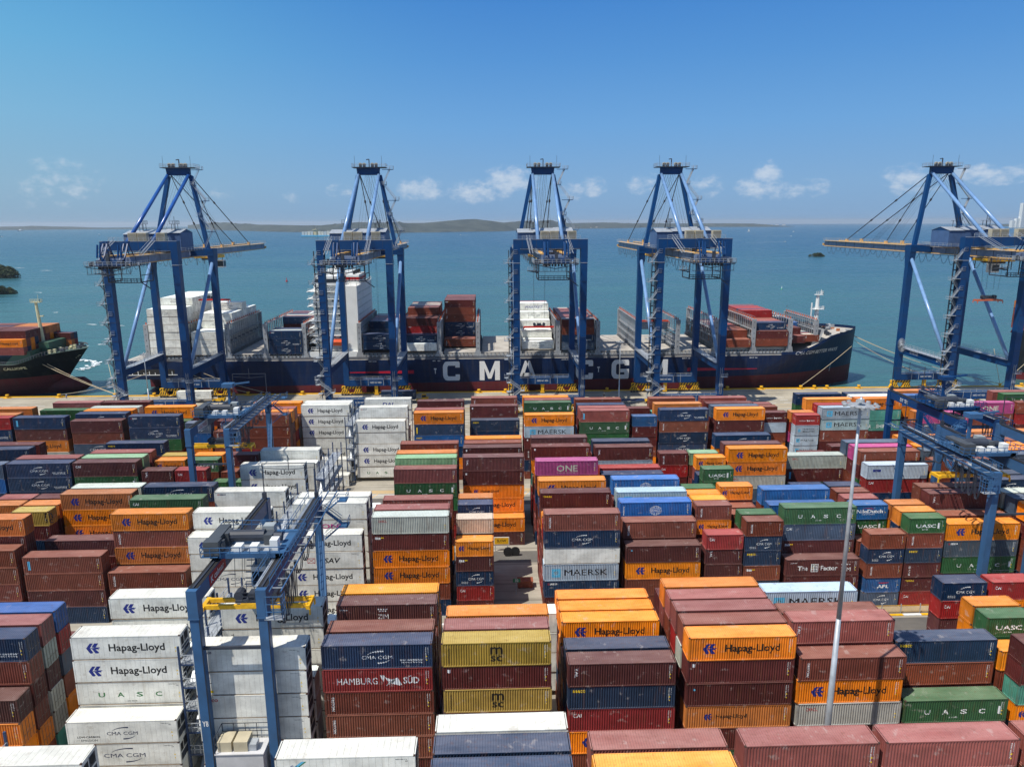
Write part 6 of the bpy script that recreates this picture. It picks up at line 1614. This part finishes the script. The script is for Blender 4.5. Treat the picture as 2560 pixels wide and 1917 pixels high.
other_ship('container_ship', 'black container ship with a green breakwater and cream mast, left edge', H2, [hullmat('hull_black', (10, 14, 24)), M_ANTI, mat('deck_grey_green', (66, 84, 78), .7)], (-240, 286, SEA), ex2)
H3 = Hull(-470, -199, 290, 42, 15.5, 2.0, 1.0, 2, .8, 0, True)
def ex3(r_, inv):
    def ad(m, n, mt): o = m.build(n, mt, r_); o.matrix_parent_inverse = inv; return o
    m = MB()
    for k in range(6):
        y = 272+k*4.6; m.bar((-204, y, 16), (-204, y, 31), .5); m.bar((-204, y, 16), (-204, y+4.6, 24), .35); m.bar((-204, y+4.6, 16), (-204, y, 24), .35)
        m.bar((-207, y, 16), (-207, y, 31), .5)
    for z in (20, 24, 28): m.box(-207, 272, z, -204, 297, z+.4)
    ad(m, 'lashing_bridge', [mat('ship_maroon', (110, 48, 44), .6)])
# the right ship shows its stern: mirrored in X about the quay
root3 = other_ship('container_ship', 'dark grey container ship with maroon lashing frames at the right edge', H3, [hullmat('hull_grey_black', (38, 44, 50)), M_ANTI, mat('ship_maroon', (110, 48, 44), .6)], (-330, 290, SEA), ex3)
root3.scale = (-1, 1, 1); root3.location = (348, 290, SEA)

# ------------------------------------------------------------------ quay furniture, vehicles, people
def bollard(x, label=None):
    r_ = MB(); r_.tube((0,0,0), (0,0,.25), .8, .7, 10); r_.tube((0,0,.25), (0,0,1.0), .42, .38, 10); r_.tube((0,0,1.0), (0,0,1.35), .68, .6, 10); r_.box(-1.3, -.7, 0, 1.3, .7, .12)
    o = r_.build('bollard', M_YEL2); o.location = (x, 266.9, .0); return o
BX = [-178, -159.2, -138.8, -124.5, -90, -69.9, -62.4, -28, -4, 6, 44.5, 58, 90.5, 103.6, 118.8, 124, 128.9, 141.3, 167, 179, 196.5, 205]
for k, x in enumerate(BX):
    near = 'beside the black ship at the left' if x < -150 else 'in the gap between the two ships' if x < -130 else 'along the navy ship' if x < 110 else 'near the navy bow' if x < 145 else 'on the open quay at the right'
    tag(bollard(x), f'yellow mooring bollard {near}, {ORD[k+1] if k < 20 else ("twenty-first", "twenty-second")[k-20]} from the left', 'bollard', 'yellow bollards on the quay edge')
def rope(pts, label, sag=1.0):
    m = MB()
    for a, c in pts:
        a, c = Vector(a), Vector(c); pr = a
        for k in range(1, 13):
            t = k/12; p = a.lerp(c, t)-Vector((0,0,sag*4*t*(1-t))); m.bar(pr, p, .14); pr = p
    tag(m.build('mooring_rope', M_ROPE), label, 'rope', 'mooring ropes')
rope([((-169.5, 276.5, 10.8), (-139, 267, 1.1)), ((-168, 277, 10.8), (-138.6, 267, 1.1))], 'pair of ropes from the black bow down to a yellow bollard', .6)
rope([((-150.5, 287, 9.6), (-138.8, 267, 1.1))], 'thin rope slanting over the water beside the black bow', .3)
rope([((-128, 272, 8), (-159.2, 266.9, 1.1))], 'pale rope from the navy stern to the bollard by the black ship', 1.2)
rope([((142.4, 277.5, 14.5), (118.8, 267, 1.1))], 'orange tipped rope from the navy bow to a bollard', .4)
rope([((150.3, 292, 16.5), (196.5, 267, 1.1)), ((150.4, 293, 16.3), (196.9, 267, 1.1)), ((150.2, 291, 14.6), (179, 267, 1.1))], 'long ropes from the navy bow across to the right', 2.0)
rope([((195.8, 272, 14), (196.5, 267, 1.1)), ((212, 271, 12), (197, 267, 1.1))], 'short ropes at the right ship', .2)
rope([((-112, 272, 9.6), (-84, 267, 1.1)), ((-116, 272, 9), (-90, 267, 1.1))], 'ropes under the leftmost crane at the navy stern', .8)

def person(x, y, z, rz, top, legs, label, lean=0.0):
    """one skinned body with hair/helmet and clothing as parts"""
    r_ = empty('person', (x, y, z), rz)
    V = [(0,0,.95),(0,0,1.18),(0,lean*.1,1.42),(0,lean*.13,1.52),(0,lean*.16,1.68),(.09,0,.9),(.11,.04,.48),(.12,0,.07),(.12,-.14,.03),(-.09,0,.9),(-.12,-.06,.48),(-.12,.03,.07),(-.12,-.11,.03),
         (.19,lean*.1,1.41),(.25,-.04,1.13),(.22,-.22,.96),(.21,-.28,.92),(-.19,lean*.1,1.41),(-.25,-.06,1.13),(-.20,-.24,.98),(-.19,-.30,.95)]
    E_ = [(0,1),(1,2),(2,3),(3,4),(0,5),(5,6),(6,7),(7,8),(0,9),(9,10),(10,11),(11,12),(2,13),(13,14),(14,15),(15,16),(2,17),(17,18),(18,19),(19,20)]
    R_ = [.15,.15,.16,.055,.105,.10,.07,.05,.045,.10,.07,.05,.045,.075,.05,.035,.035,.075,.05,.035,.035]
    me = bpy.data.meshes.new('body'); me.from_pydata(V, E_, []); o = bpy.data.objects.new('body', me); COL.objects.link(o)
    md = o.modifiers.new('s', 'SKIN'); 
    for i, r2 in enumerate(R_): me.skin_vertices[0].data[i].radius = (r2, r2)
    me.skin_vertices[0].data[0].use_root = True
    o.modifiers.new('u', 'SUBSURF').levels = 1; bpy.context.view_layer.update()
    dg = bpy.context.evaluated_depsgraph_get(); m2 = bpy.data.meshes.new_from_object(o.evaluated_get(dg)); COL.objects.unlink(o); bpy.data.objects.remove(o)
    m2.materials.append(mat('skin', (150, 104, 78), .6)); m2.materials.append(top); m2.materials.append(legs); m2.materials.append(M_BLK)
    for p in m2.polygons:
        c = p.center; p.material_index = 3 if c.z < .12 else 2 if c.z < .98 and abs(c.x) < .2 else 1 if c.z < 1.5 and c.y > -.2 else 0
    ob = bpy.data.objects.new('body', m2); COL.objects.link(ob); ob.parent = r_
    hm = MB(); hm.tube((0, lean*.16, 1.70), (0, lean*.16, 1.80), .145, .11, 12); hm.tube((0, lean*.16, 1.80), (0, lean*.16, 1.84), .11, .05, 12); hm.box(-.1, lean*.16-.2, 1.70, .1, lean*.16-.1, 1.72); hm.build('helmet', [M_WHITE], r_)
    tag(r_, label, 'person'); return r_
person(-155.3, 264.7, 0, rad(200), mat('shirt_blue', (120, 150, 200), .8), mat('trousers_navy', (60, 74, 110), .8), 'person in blue and white workwear standing beside a bollard, left quay')
person(41.6, 256.0, 0, rad(170), mat('vest_dark', (60, 40, 44), .8), mat('trousers_black', (40, 40, 44), .8), 'person in dark clothes standing on the quay between the middle cranes')
person(54.0, 286.0, 14.45, rad(150), mat('overall_brown', (110, 56, 44), .8), mat('trousers_black', (40, 40, 44), .8), 'person in brown overalls standing on the pale hatch cover')

def trailer(x, y, box, label, cab=1, rz=0):
    r_ = empty('terminal_truck', (x, y, 0), rz)
    m = MB(); m.box(0, .6, 1.05, 12.2, 1.0, 1.35, 0); m.box(0, 1.5, 1.05, 12.2, 1.9, 1.35, 0)
    for k in range(6): m.box(k*2.35, .1, 1.15, k*2.35+.25, 2.35, 1.35, 0)
    for q in (1.2, 2.5): 
        for yy in (.15, 1.85): m.tube((q, yy, .5), (q, yy+.45, .5), .5, n=10, mi=1)
    m.build('chassis', [mat('chassis_blue', (36, 60, 110), .5), M_BLK], r_)
    m = MB(); x0 = 12.4; m.box(x0, .3, .6, x0+4.2, 2.1, 1.2, 0); m.box(x0+2.0, .3, 1.2, x0+3.6, 1.5, 3.0, 0); m.box(x0+3.6, .3, 1.2, x0+4.3, 2.1, 1.8, 0); m.box(x0+3.61, .4, 1.9, x0+3.64, 1.4, 2.8, 1); m.box(x0+2.1, .27, 1.9, x0+3.5, .3, 2.8, 1)
    for q in (.8, 3.4):
        for yy in (.1, 1.85): m.tube((x0+q, yy, .5), (x0+q, yy+.45, .5), .5, n=10, mi=2)
    m.build('cab', [M_YEL2, M_GLASS, M_BLK], r_)
    tag(r_, label, 'truck', 'terminal trucks on the quay')
trailer(-111.6, 255.6, None, 'yellow terminal truck with trailer under the leftmost quay crane')
trailer(-38.6, 252.2, None, 'terminal truck with trailer carrying a navy container under the second crane')
trailer(42.5, 247.0, None, 'yellow terminal truck with an empty trailer near the fourth crane')
for (x, y, z, c, lg, lb_) in ((-111.5, 255.7, 1.37, 'W', 'cman', 'white container on a trailer under the leftmost quay crane'), (-38.5, 252.3, 1.37, 'N', '', 'navy container on a trailer under the second quay crane'),
                       (112, 240, 0.02, 'O', 'hl', 'orange container standing alone on the right quay apron'), (124.6, 240, .02, 'M', '', 'dark maroon container beside the lone orange one, right quay apron')):
    CONT.append(dict(x=x, y=y, z=z, L=12.192, H=2.896, c=c, logo=lg, block='D', row=98, t=0, n=1, sid=('D', 98, round(x, 1)))); cnt = np.append(cnt, 200); SP.setdefault(('D', 98), []).append(CONT[-1]['sid']); make_container(len(CONT)-1)
    [o for o in COL.objects if o.name.startswith('shipping_container')][-1]['label'] = lb_

# fence along the kerb at the foot of the middle block
fr = empty('fence', (54, 105.9, 0)); m = MB(); x = 0
pm = MB()
while x < 26: pm.box(x-.06, -.06, 0, x+.06, .06, 1.7, 0); x += 3.2
for o_ in (0,): pm.build('posts', [M_GALV], fr)
m.box(0, -.02, 1.4, 25.6, .02, 1.46)
for k in range(11): m.box(0, -.008, .25+k*.115, 25.6, .008, .262+k*.115)
for k in range(180): m.box(k*.142, -.007, .2, k*.142+.012, .007, 1.45)
m.build('mesh', [M_YEL2], fr); tag(fr, 'low yellow mesh fence before the short container stacks, right of centre', 'fence')
# signboard and gear in the gap between the middle stacks
sg = empty('signboard', (2.0, 131.5, 0)); m = MB(); m.box(-1.5, -.05, 1.4, 1.5, .05, 3.0, 0); m.box(-1.38, -.07, 1.52, 1.38, -.05, 2.88, 1); m.build('board', [M_WHITE, M_YEL2], sg); m = MB(); addtext(m, 'SLOW', -.9, 2.0, .9, 2.5, lambda x, z: (x, -.08, z), 0); m.build('lettering', [M_MBLK], sg)
for q in (-1.2, 1.2): pm = MB(); pm.box(q-.06, -.05, 0, q+.06, .05, 1.4); pm.build('post', [M_GALV], sg)
tag(sg, 'yellow signboard on two posts in the gap between the middle stacks', 'sign')

rs = empty('road_sign', (4.2, 114.6, 0)); m = MB(); m.box(-.05, -.05, 0, .05, .05, 3.0); m.build('post', [M_GALV], rs); m = MB(); m.box(-.55, -.08, 2.3, .75, -.05, 3.0, 0); addtext(m, '32', -.2, 2.4, .4, 2.9, lambda x, z: (x, -.1, z), 1); m.build('plate', [mat('sign_green', (30, 120, 80), .5), M_MWHITE], rs)
tag(rs, 'green road sign on a post in the shaded gap between the middle stacks', 'sign')
bn = MB(); bn.box(0, 0, .15, 2.6, 1.5, 1.3); bn.box(-.08, -.08, 1.25, 2.68, 1.58, 1.4); bn.box(.1, .1, 0, .4, 1.4, .15); bn.box(2.2, .1, 0, 2.5, 1.4, .15); o = bn.build('steel_bin', mat('bin_rust', (150, 84, 60), .7, vary=.3, scale=2)); o.location = (4.6, 116.6, 0); tag(o, 'rusty orange steel bin behind the green road sign', 'bin')
for i, (x, y) in enumerate(((3.2, 129.4), (4.6, 129.5))):
    m = MB(); m.tube((0, -.2, .9), (0, .2, .9), .9, n=14); m.tube((0, -.22, .9), (0, .22, .9), .3, n=8); o = m.build('cable_drum', M_BLK); o.location = (x, y, .0); tag(o, ('left' if i == 0 else 'right')+' one of two black cable drums below the yellow signboard', 'cable drum')

# ------------------------------------------------------------------ the bay: shore, islands, boats
def on_sea(u, v, z=SEA):
    d = pxdir(u, v); t = (z-CAM_H)/d.z
    for _ in range(6):
        p = Vector((0,0,CAM_H))+d*t; t = (z+drop(p.x, p.y)-CAM_H)/d.z
    return Vector((0,0,CAM_H))+d*t
def veg(name, c1, c2, sc_=.02):
    m = bpy.data.materials.new(name); m.use_nodes = True; n = m.node_tree; b = n.nodes['Principled BSDF']; b.inputs['Roughness'].default_value = .9
    g = n.nodes.new('ShaderNodeNewGeometry'); t = n.nodes.new('ShaderNodeTexNoise'); t.inputs['Scale'].default_value = sc_; t.inputs['Detail'].default_value = 8; n.links.new(g.outputs['Position'], t.inputs['Vector'])
    r = n.nodes.new('ShaderNodeValToRGB'); r.color_ramp.elements[0].position = .38; r.color_ramp.elements[1].position = .62; r.color_ramp.elements[0].color = (*c1, 1); r.color_ramp.elements[1].color = (*c2, 1)
    n.links.new(t.outputs[0], r.inputs[0]); n.links.new(r.outputs[0], b.inputs['Base Color']); return m
M_VEG = veg('hill_scrub', (.020, .032, .032), (.055, .068, .060), .010)
M_SAND = mat('beach_sand', (196, 182, 150), .9)
def hills(name, prof_, depth, dist_v, seed, zmul=1.0):
    """prof_: (u, v of the ridge, v of the shoreline)"""
    m = MB(); cols = []; NS = 12
    us = []; 
    for (a, b_) in zip(prof_[:-1], prof_[1:]):
        n_ = max(1, int(abs(b_[0]-a[0])/5))
        for k in range(n_): t = k/n_; us.append((a[0]+(b_[0]-a[0])*t, a[1]+(b_[1]-a[1])*t, a[2]+(b_[2]-a[2])*t))
    us.append(prof_[-1])
    for (u, vt, vs) in us:
        p0 = on_sea(u, vs); d = Vector((p0.x, p0.y, 0)); D0 = d.length; d.normalize(); col = []
        dt = pxdir(u, vt); el_ = math.atan2(dt.z, math.hypot(dt.x, dt.y)); Dr = D0+depth*.55; zr = CAM_H+Dr*math.tan(el_)
        for k in range(NS+1):
            t = k/NS; Dk = D0+depth*t; base = SEA+drop(d.x*Dk, d.y*Dk)-.5
            hgt_ = (zr-base)*(max(0, math.sin(min(1, t/.55)*math.pi/2))**1.3 if t < .55 else math.cos((t-.55)/.45*math.pi/2))
            if 0 < t < 1: hgt_ *= 1+.12*noise.noise(Vector((d.x*Dk*.003+seed, d.y*Dk*.003, 0)))*(1 if t != .55 else 0)
            if 0 < t < .5: hgt_ *= 1+.35*noise.noise(Vector((d.x*Dk*.006+seed, d.y*Dk*.006, 5)))
            col.append(len(m.v)); m.v.append((d.x*Dk, d.y*Dk, base+max(0, hgt_)))
        cols.append(col)
    for a, c in zip(cols[:-1], cols[1:]):
        for k in range(NS): m.f.append((a[k], c[k], c[k+1], a[k+1])); m.m.append(0)
    o = m.build(name, [M_VEG, M_SAND], smooth=True); tag(o, kind='structure'); return o
hills('hills', [(470,563,572),(520,558,574),(560,556,576),(600,559,577),(660,562,579),(700,563,580),(760,563,581),(800,563,582),(850,560,583),(900,556,583.5),(930,556,583.5),(960,557,583),(1000,555,583),(1020,558,582),(1060,558,581.5),(1100,555,581),(1150,551,580),(1190,549,579.5),(1230,552,579),(1260,556,578.5),(1285,556,577),(1310,552,576),(1335,556,575),(1355,551,574.5),(1375,550,574),(1390,555,573),(1420,557.5,572.5),(1500,557,571.5),(1560,558,570.5),(1600,558.5,570)], 1500, 0, 1.0)
hills('hills', [(1590,558,569.5),(1640,558,568.5),(1700,559,568),(1760,558.5,567.5),(1830,558.5,567.5),(1880,559,567.5),(1920,562,567.3),(1960,565.3,567.2),(1985,566.3,567)], 900, 0, 4.0)
hills('hills', [(-60,567,575),(0,567,575.5),(90,565.5,575),(180,567,574),(260,570,573.5),(330,569.5,573),(420,570,572.5),(480,571,572)], 1800, 0, 9.0)
hills('hills', [(2440,563,565.5),(2500,561,566),(2560,560,566),(2700,559,566)], 900, 0, 12.0)
# shoreline houses, far towers
def house_row(pts, group, base_label):
    for i, (u, v, w, h, lbl) in enumerate(pts):
        p = on_sea(u, v); d = Vector((p.x, p.y, 0)).length; s = d/F
        m = MB(); W2, H2_, D2_ = w*s, h*s, w*s*.7; m.box(-W2/2, 0, 0, W2/2, D2_, H2_, 0); m.face([(-W2/2-.5,-.5,H2_),(W2/2+.5,-.5,H2_),(W2/2,D2_/2,H2_*1.3),(-W2/2,D2_/2,H2_*1.3)],1); m.face([(W2/2+.5,D2_+.5,H2_),(-W2/2-.5,D2_+.5,H2_),(-W2/2,D2_/2,H2_*1.3),(W2/2,D2_/2,H2_*1.3)],1)
        o = m.build('shore_house', [M_WHITE, mat('roof_pale', (176, 150, 132), .8)]); o.location = (p.x+0, p.y+25, p.z+2+h*s*.3); tag(o, lbl, 'house', group)
hp = []
rnd = random.Random(9)
for u in (1012, 1020, 1055, 1078, 1102, 1130, 1168, 1210, 1216, 1240, 1248, 1262, 1478, 1492, 1530): hp.append((u, 580-(u-1010)*.018, rnd.uniform(2.5, 6), rnd.uniform(1.2, 2.4)))
for u in (1745, 1760, 1772, 1788, 1800, 1818, 1842, 1860, 1868, 1890, 1902, 1915, 1932, 1945, 1962): hp.append((u, 566.3-rnd.uniform(0, 2.5), rnd.uniform(3, 7), rnd.uniform(1.2, 2.2)))
house_row([(u, v, w, h, f'tiny pale house on the far shore, {ORD[min(20, i+1)]} from the left' + ('' if i < 20 else f', right village, house {i-18}')) for i, (u, v, w, h) in enumerate(hp)], 'tiny houses on the far shore', '')
def tower(u, v, w, h, lbl):
    p = on_sea(u, v); s = Vector((p.x, p.y, 0)).length/F; m = MB(); W2, H2_ = w*s, h*s; m.box(-W2/2, 0, 0, W2/2, W2*.8, H2_, 0)
    k = 4
    while k < H2_-3: m.box(-W2/2-.3, -.4, k, W2/2+.3, 0, k+1.2, 1); k += 4.5
    o = m.build('apartment_tower', [M_WHITE, mat('tower_window_band', (150, 160, 172), .4)]); o.location = p; tag(o, lbl, 'tower', 'white towers on the far shore at the right')
tower(2536, 569, 11, 14, 'low white tower block on the far right shore, leftmost'); tower(2545, 569, 9, 18, 'white tower block on the far right shore, second tallest'); tower(2557, 569, 11, 48, 'tall white slender tower on the far right shore'); 
# mangroves and islet
def leaf_mass(name, u0, v0, wm_, hm_, label, seed, dm=None):
    p = on_sea(u0, v0); rnd = random.Random(seed); root = empty(name, p); dm = dm or wm_*.5
    bl = MB(); blobs = [(rnd.uniform(-wm_/2, wm_/2)*.85, rnd.uniform(0, dm), 0) for _ in range(16)]
    for (bx2, by2, _) in blobs:
        hh = hm_*(1-(abs(bx2)/(wm_/2))**2*.75)*rnd.uniform(.7, 1.0); rr = hm_*.30
        for k in range(420):
            a = rnd.uniform(0, 6.283); e = rnd.uniform(-.3, 1.57); q = rr*rnd.uniform(.6, 1.08)
            c = Vector((bx2+q*1.3*math.cos(a)*math.cos(e), by2+q*math.sin(a)*math.cos(e), max(.4, hh-rr+q*math.sin(e)))); s = rnd.uniform(.35, .9)*hm_/14
            d1_ = Vector((rnd.uniform(-1,1), rnd.uniform(-1,1), rnd.uniform(-1,1))).normalized()*s; d2_ = d1_.cross(Vector((rnd.uniform(-1,1), rnd.uniform(-1,1), rnd.uniform(-1,1))).normalized())
            bl.face([c-d1_, c-d2_, c+d1_, c+d2_], 0 if rnd.random() < .6 else 1)
        for k in range(160):
            c = Vector((bx2+rnd.uniform(-rr, rr)*1.2, by2+rnd.uniform(-rr, rr), rnd.uniform(.1, max(.5, hh-rr)))); s = rnd.uniform(.4, 1.0)*hm_/14
            d1_ = Vector((rnd.uniform(-1,1), rnd.uniform(-1,1), rnd.uniform(-1,1))).normalized()*s; d2_ = d1_.cross(Vector((1, rnd.uniform(-1,1), rnd.uniform(-1,1))).normalized())
            bl.face([c-d1_, c-d2_, c+d1_, c+d2_], 1)
    bl.build('crown', [veg('mangrove_leaf', (.030, .055, .020), (.075, .105, .040), .3), veg('mangrove_leaf_dull', (.028, .040, .020), (.060, .070, .036), .3)], root)
    t = MB()
    for (bx2, by2, _) in blobs:
        for j in range(2): t.tube((bx2+rnd.uniform(-1, 1), by2, -.5), (bx2, by2, hm_*.6), .22*hm_/10, .1, 6)
    t.build('trunk', [mat('mangrove_bark', (92, 78, 62), .9)], root); tag(root, label, 'mangrove', 'mangroves standing in the water')
leaf_mass('mangrove_clump', -12, 696, 46, 17, 'tall dark mangrove clump in the water at the left edge', 1)
leaf_mass('mangrove_clump', -2, 737, 20, 8, 'low straggly mangrove clump at the left edge, nearer the quay', 2)
leaf_mass('mangrove_clump', 2046, 642, 27, 8, 'small round mangrove islet in the bay right of centre', 3, 12)
leaf_mass('mangrove_clump', 2100, 642, 5, 1.6, 'tiny low bush just off the mangrove islet', 4, 3) if False else None
# distant container ship
def far_ship():
    a = on_sea(750, 593); c = on_sea(905, 593); L = (c-a).length; r_ = empty('container_ship', a); d = (c-a).normalized(); r_.rotation_euler = (0,0,math.atan2(d.y, d.x))
    m = MB(); m.box(6, 0, 0, L-8, 32, 9, 0); m.face([(0,16,9),(6,0,0),(6,0,9)],0); m.face([(L-8,0,0),(L,16,9),(L-8,0,9)],0); m.box(6, -.3, -.5, L-8, 32, 1.4, 1); m.box(2, 2, 8.8, L-4, 30, 9.2, 0); m.build('hull', [mat('hull_sky_blue', (70, 160, 200), .5), M_MBLK], r_)
    m = MB(); rnd = random.Random(2); x = 10
    while x < L-30:
        if 62 < x < 84: x += 24; continue
        h = rnd.choice((15, 16.5, 16.5, 18)); m.box(x, 1, 9, x+12.2, 31, 9+h, rnd.choice((0, 0, 1))); 
        for k in range(1, 7): m.box(x, .9, 9+k*2.6, x+12.2, 1.0, 9.2+k*2.6, 2)
        x += 14.6
    m.build('deck_cargo', [mat('far_box_grey', (190, 202, 206), .6), mat('far_box_pale', (214, 216, 206), .6), M_GREYD], r_)
    m = MB(); m.box(68, 3, 9, 82, 29, 32, 0); m.box(66, 0, 32, 80, 32, 35, 0); m.tube((72, 16, 35), (72, 16, 44), 1.2, .5, 8, 0); m.build('bridge_tower', [mat('tower_cream', (196, 186, 150), .6)], r_)
    tag(r_, 'distant container ship with a sky blue hull crossing the bay at the left', 'ship')
far_ship()
def boat(u, v, Lb, kind, label):
    p = on_sea(u, v); r_ = empty(kind, p); m = MB(); pr = None
    for k in range(9):
        t = k/8; w = Lb*.14*(1-t**3)+.02; row = [(t*Lb-Lb/2, -w, Lb*.13), (t*Lb-Lb/2, -w*.5, 0), (t*Lb-Lb/2, w*.5, 0), (t*Lb-Lb/2, w, Lb*.13)]
        if pr:
            for j in range(3): m.face([pr[j], row[j], row[j+1], pr[j+1]], 0)
            m.face([pr[3], row[3], row[0], pr[0]], 0)
        pr = row
    m.build('hull', [M_WHITE], r_)
    if kind == 'sailboat': s_ = MB(); s_.tube((0,0,0), (0,0,Lb*1.5), .12, n=6); s_.face([(-Lb*.45,.05,Lb*.25),(0,.05,Lb*.25),(0,.05,Lb*1.45)],0); s_.face([(.1,.05,Lb*.25),(Lb*.4,.05,Lb*.25),(.1,.05,Lb*1.3)],0); s_.face([(-Lb*.45,-.05,Lb*.25),(0,-.05,Lb*1.45),(0,-.05,Lb*.25)],0); s_.build('sail', [M_WHITE], r_)
    else: c_ = MB(); c_.box(-Lb*.2, -Lb*.09, Lb*.13, Lb*.15, Lb*.09, Lb*.3); c_.box(-Lb*.12, -Lb*.095, Lb*.2, Lb*.152, Lb*.095, Lb*.27); c_.build('cabin', [M_WHITE], r_)
    tag(r_, label, 'boat'); return p
M_FOAM = mat('sea_foam_white', (226, 234, 236), .7, vary=.1, scale=.5)
def foam(name, pts, label=None):
    """ragged patches of foam lying on the water"""
    m = MB(); rnd = random.Random(len(pts))
    for (u, v, w, h) in pts:
        for k in range(10):
            uu, vv = u+rnd.uniform(-w, w)*.8, v+rnd.uniform(-h, h)*.8; c = on_sea(uu, vv); s = Vector((c.x, c.y, 0)).length/F; n_ = 9; ring = []
            for j in range(n_): a = 6.283*j/n_; q = rnd.uniform(.4, 1); ring.append((c.x+math.cos(a)*w*s*q*.35, c.y+math.sin(a)*h*s*q*2.2, c.z+.25+drop(c.x, c.y)*0))
            m.face(ring, 0)
    tag(m.build(name, M_FOAM), kind='stuff', label=label, cat='foam')
boat(1872, 580, 15, 'sailboat', 'white sailboat in the open bay right of centre'); boat(1984, 580, 16, 'motorboat', 'white motorboat farthest out, right of the sailboat'); boat(1978, 591, 9, 'motorboat', 'small white speedboat with a long wake, middle of the three')
boat(1963, 605, 8, 'motorboat', 'small speedboat with a thin wake nearest the mangrove islet'); boat(1152, 588, 12, 'motorboat', 'white motorboat below the shore houses near the centre'); boat(248, 587, 14, 'motorboat', 'white motorboat beyond the leftmost crane'); boat(5, 593, 15, 'motorboat', 'white motorboat at the left edge of the bay')
boat(52, 578, 60, 'cargo_boat', 'low pale cargo vessel by the far left shore'); boat(2143, 583, 9, 'motorboat', 'small boat beyond the right crane boom tip'); boat(2550, 587, 14, 'motorboat', 'white boat at the right edge')
def strokes(name, segs, label):
    m = MB()
    for (u0, v0, u1, v1, w0, w1) in segs:
        n_ = 10; pr = None
        for k in range(n_+1):
            t = k/n_; c = on_sea(u0+(u1-u0)*t, v0+(v1-v0)*t); s = Vector((c.x, c.y, 0)).length/F; w = (w0+(w1-w0)*t)*s*4; row = ((c.x, c.y-w, c.z+.3), (c.x, c.y+w, c.z+.3))
            if pr: m.face([pr[0], row[0], row[1], pr[1]], 0)
            pr = row
    tag(m.build(name, M_FOAM), label, 'wake', kind='stuff')
strokes('boat_wakes', [(1905,590.5,1976,590.8,.1,.7),(1855,607,1960,605.3,.1,.5),(1990,579.8,2003,580,.8,.1),(1156,588.2,1178,588,.9,.1),(243,588,230,588.3,.7,.1)], 'thin white wakes behind the motorboats')
foam('wave_foam', [(208,902,16,2.5),(225,903,16,2.5),(242,907,12,3),(240,912,12,2.5),(228,916,16,2),(212,921,16,2),(200,925,12,1.6)], 'white foam swirl on the water off the black bow')
foam('whitecaps', [(118,677,18,.7),(50,670,12,.7),(190,872,14,1.2),(250,862,8,1),(270,848,12,1.2),(140,782,6,.8),(230,812,14,.8),(300,815,14,.8),(290,832,8,.8),(95,732,10,.6),(215,866,9,.8)], 'scattered small whitecaps on the water at the left')
def buoy(u, v, h, mt, label):
    p = on_sea(u, v); r_ = empty('buoy', p); m = MB(); m.tube((0,0,-.3), (0,0,h*.25), h*.32, h*.32, 12, 0); m.build('float', [mt], r_); m = MB(); m.tube((0,0,h*.25), (0,0,h*.8), h*.14, h*.06, 8, 0); m.box(-h*.08, -h*.08, h*.8, h*.08, h*.08, h, 0); m.build('tower', [mt if 'red' in label else M_WHITE], r_); tag(r_, label, 'buoy')
buoy(717, 704, 4.2, mat('buoy_red', (190, 60, 70), .5), 'red channel buoy between the stern containers and the bridge tower'); buoy(1954, 723, 2.8, mat('buoy_green', (60, 170, 130), .5), 'green channel buoy beyond the ship bow')

# ------------------------------------------------------------------ air over the bay
hz = MB(); hz.box(-60000, -3000, -600, 60000, 60000, 110); M_HZ = bpy.data.materials.new('haze_air'); M_HZ.use_nodes = True; n = M_HZ.node_tree; n.nodes.clear()
ou = n.nodes.new('ShaderNodeOutputMaterial'); pv = n.nodes.new('ShaderNodeVolumePrincipled'); pv.inputs['Density'].default_value = 4e-5; pv.inputs['Color'].default_value = (.82, .92, 1.0, 1); pv.inputs['Anisotropy'].default_value = .2
n.links.new(pv.outputs[0], ou.inputs['Volume']); tag(hz.build('haze', M_HZ), kind='stuff')
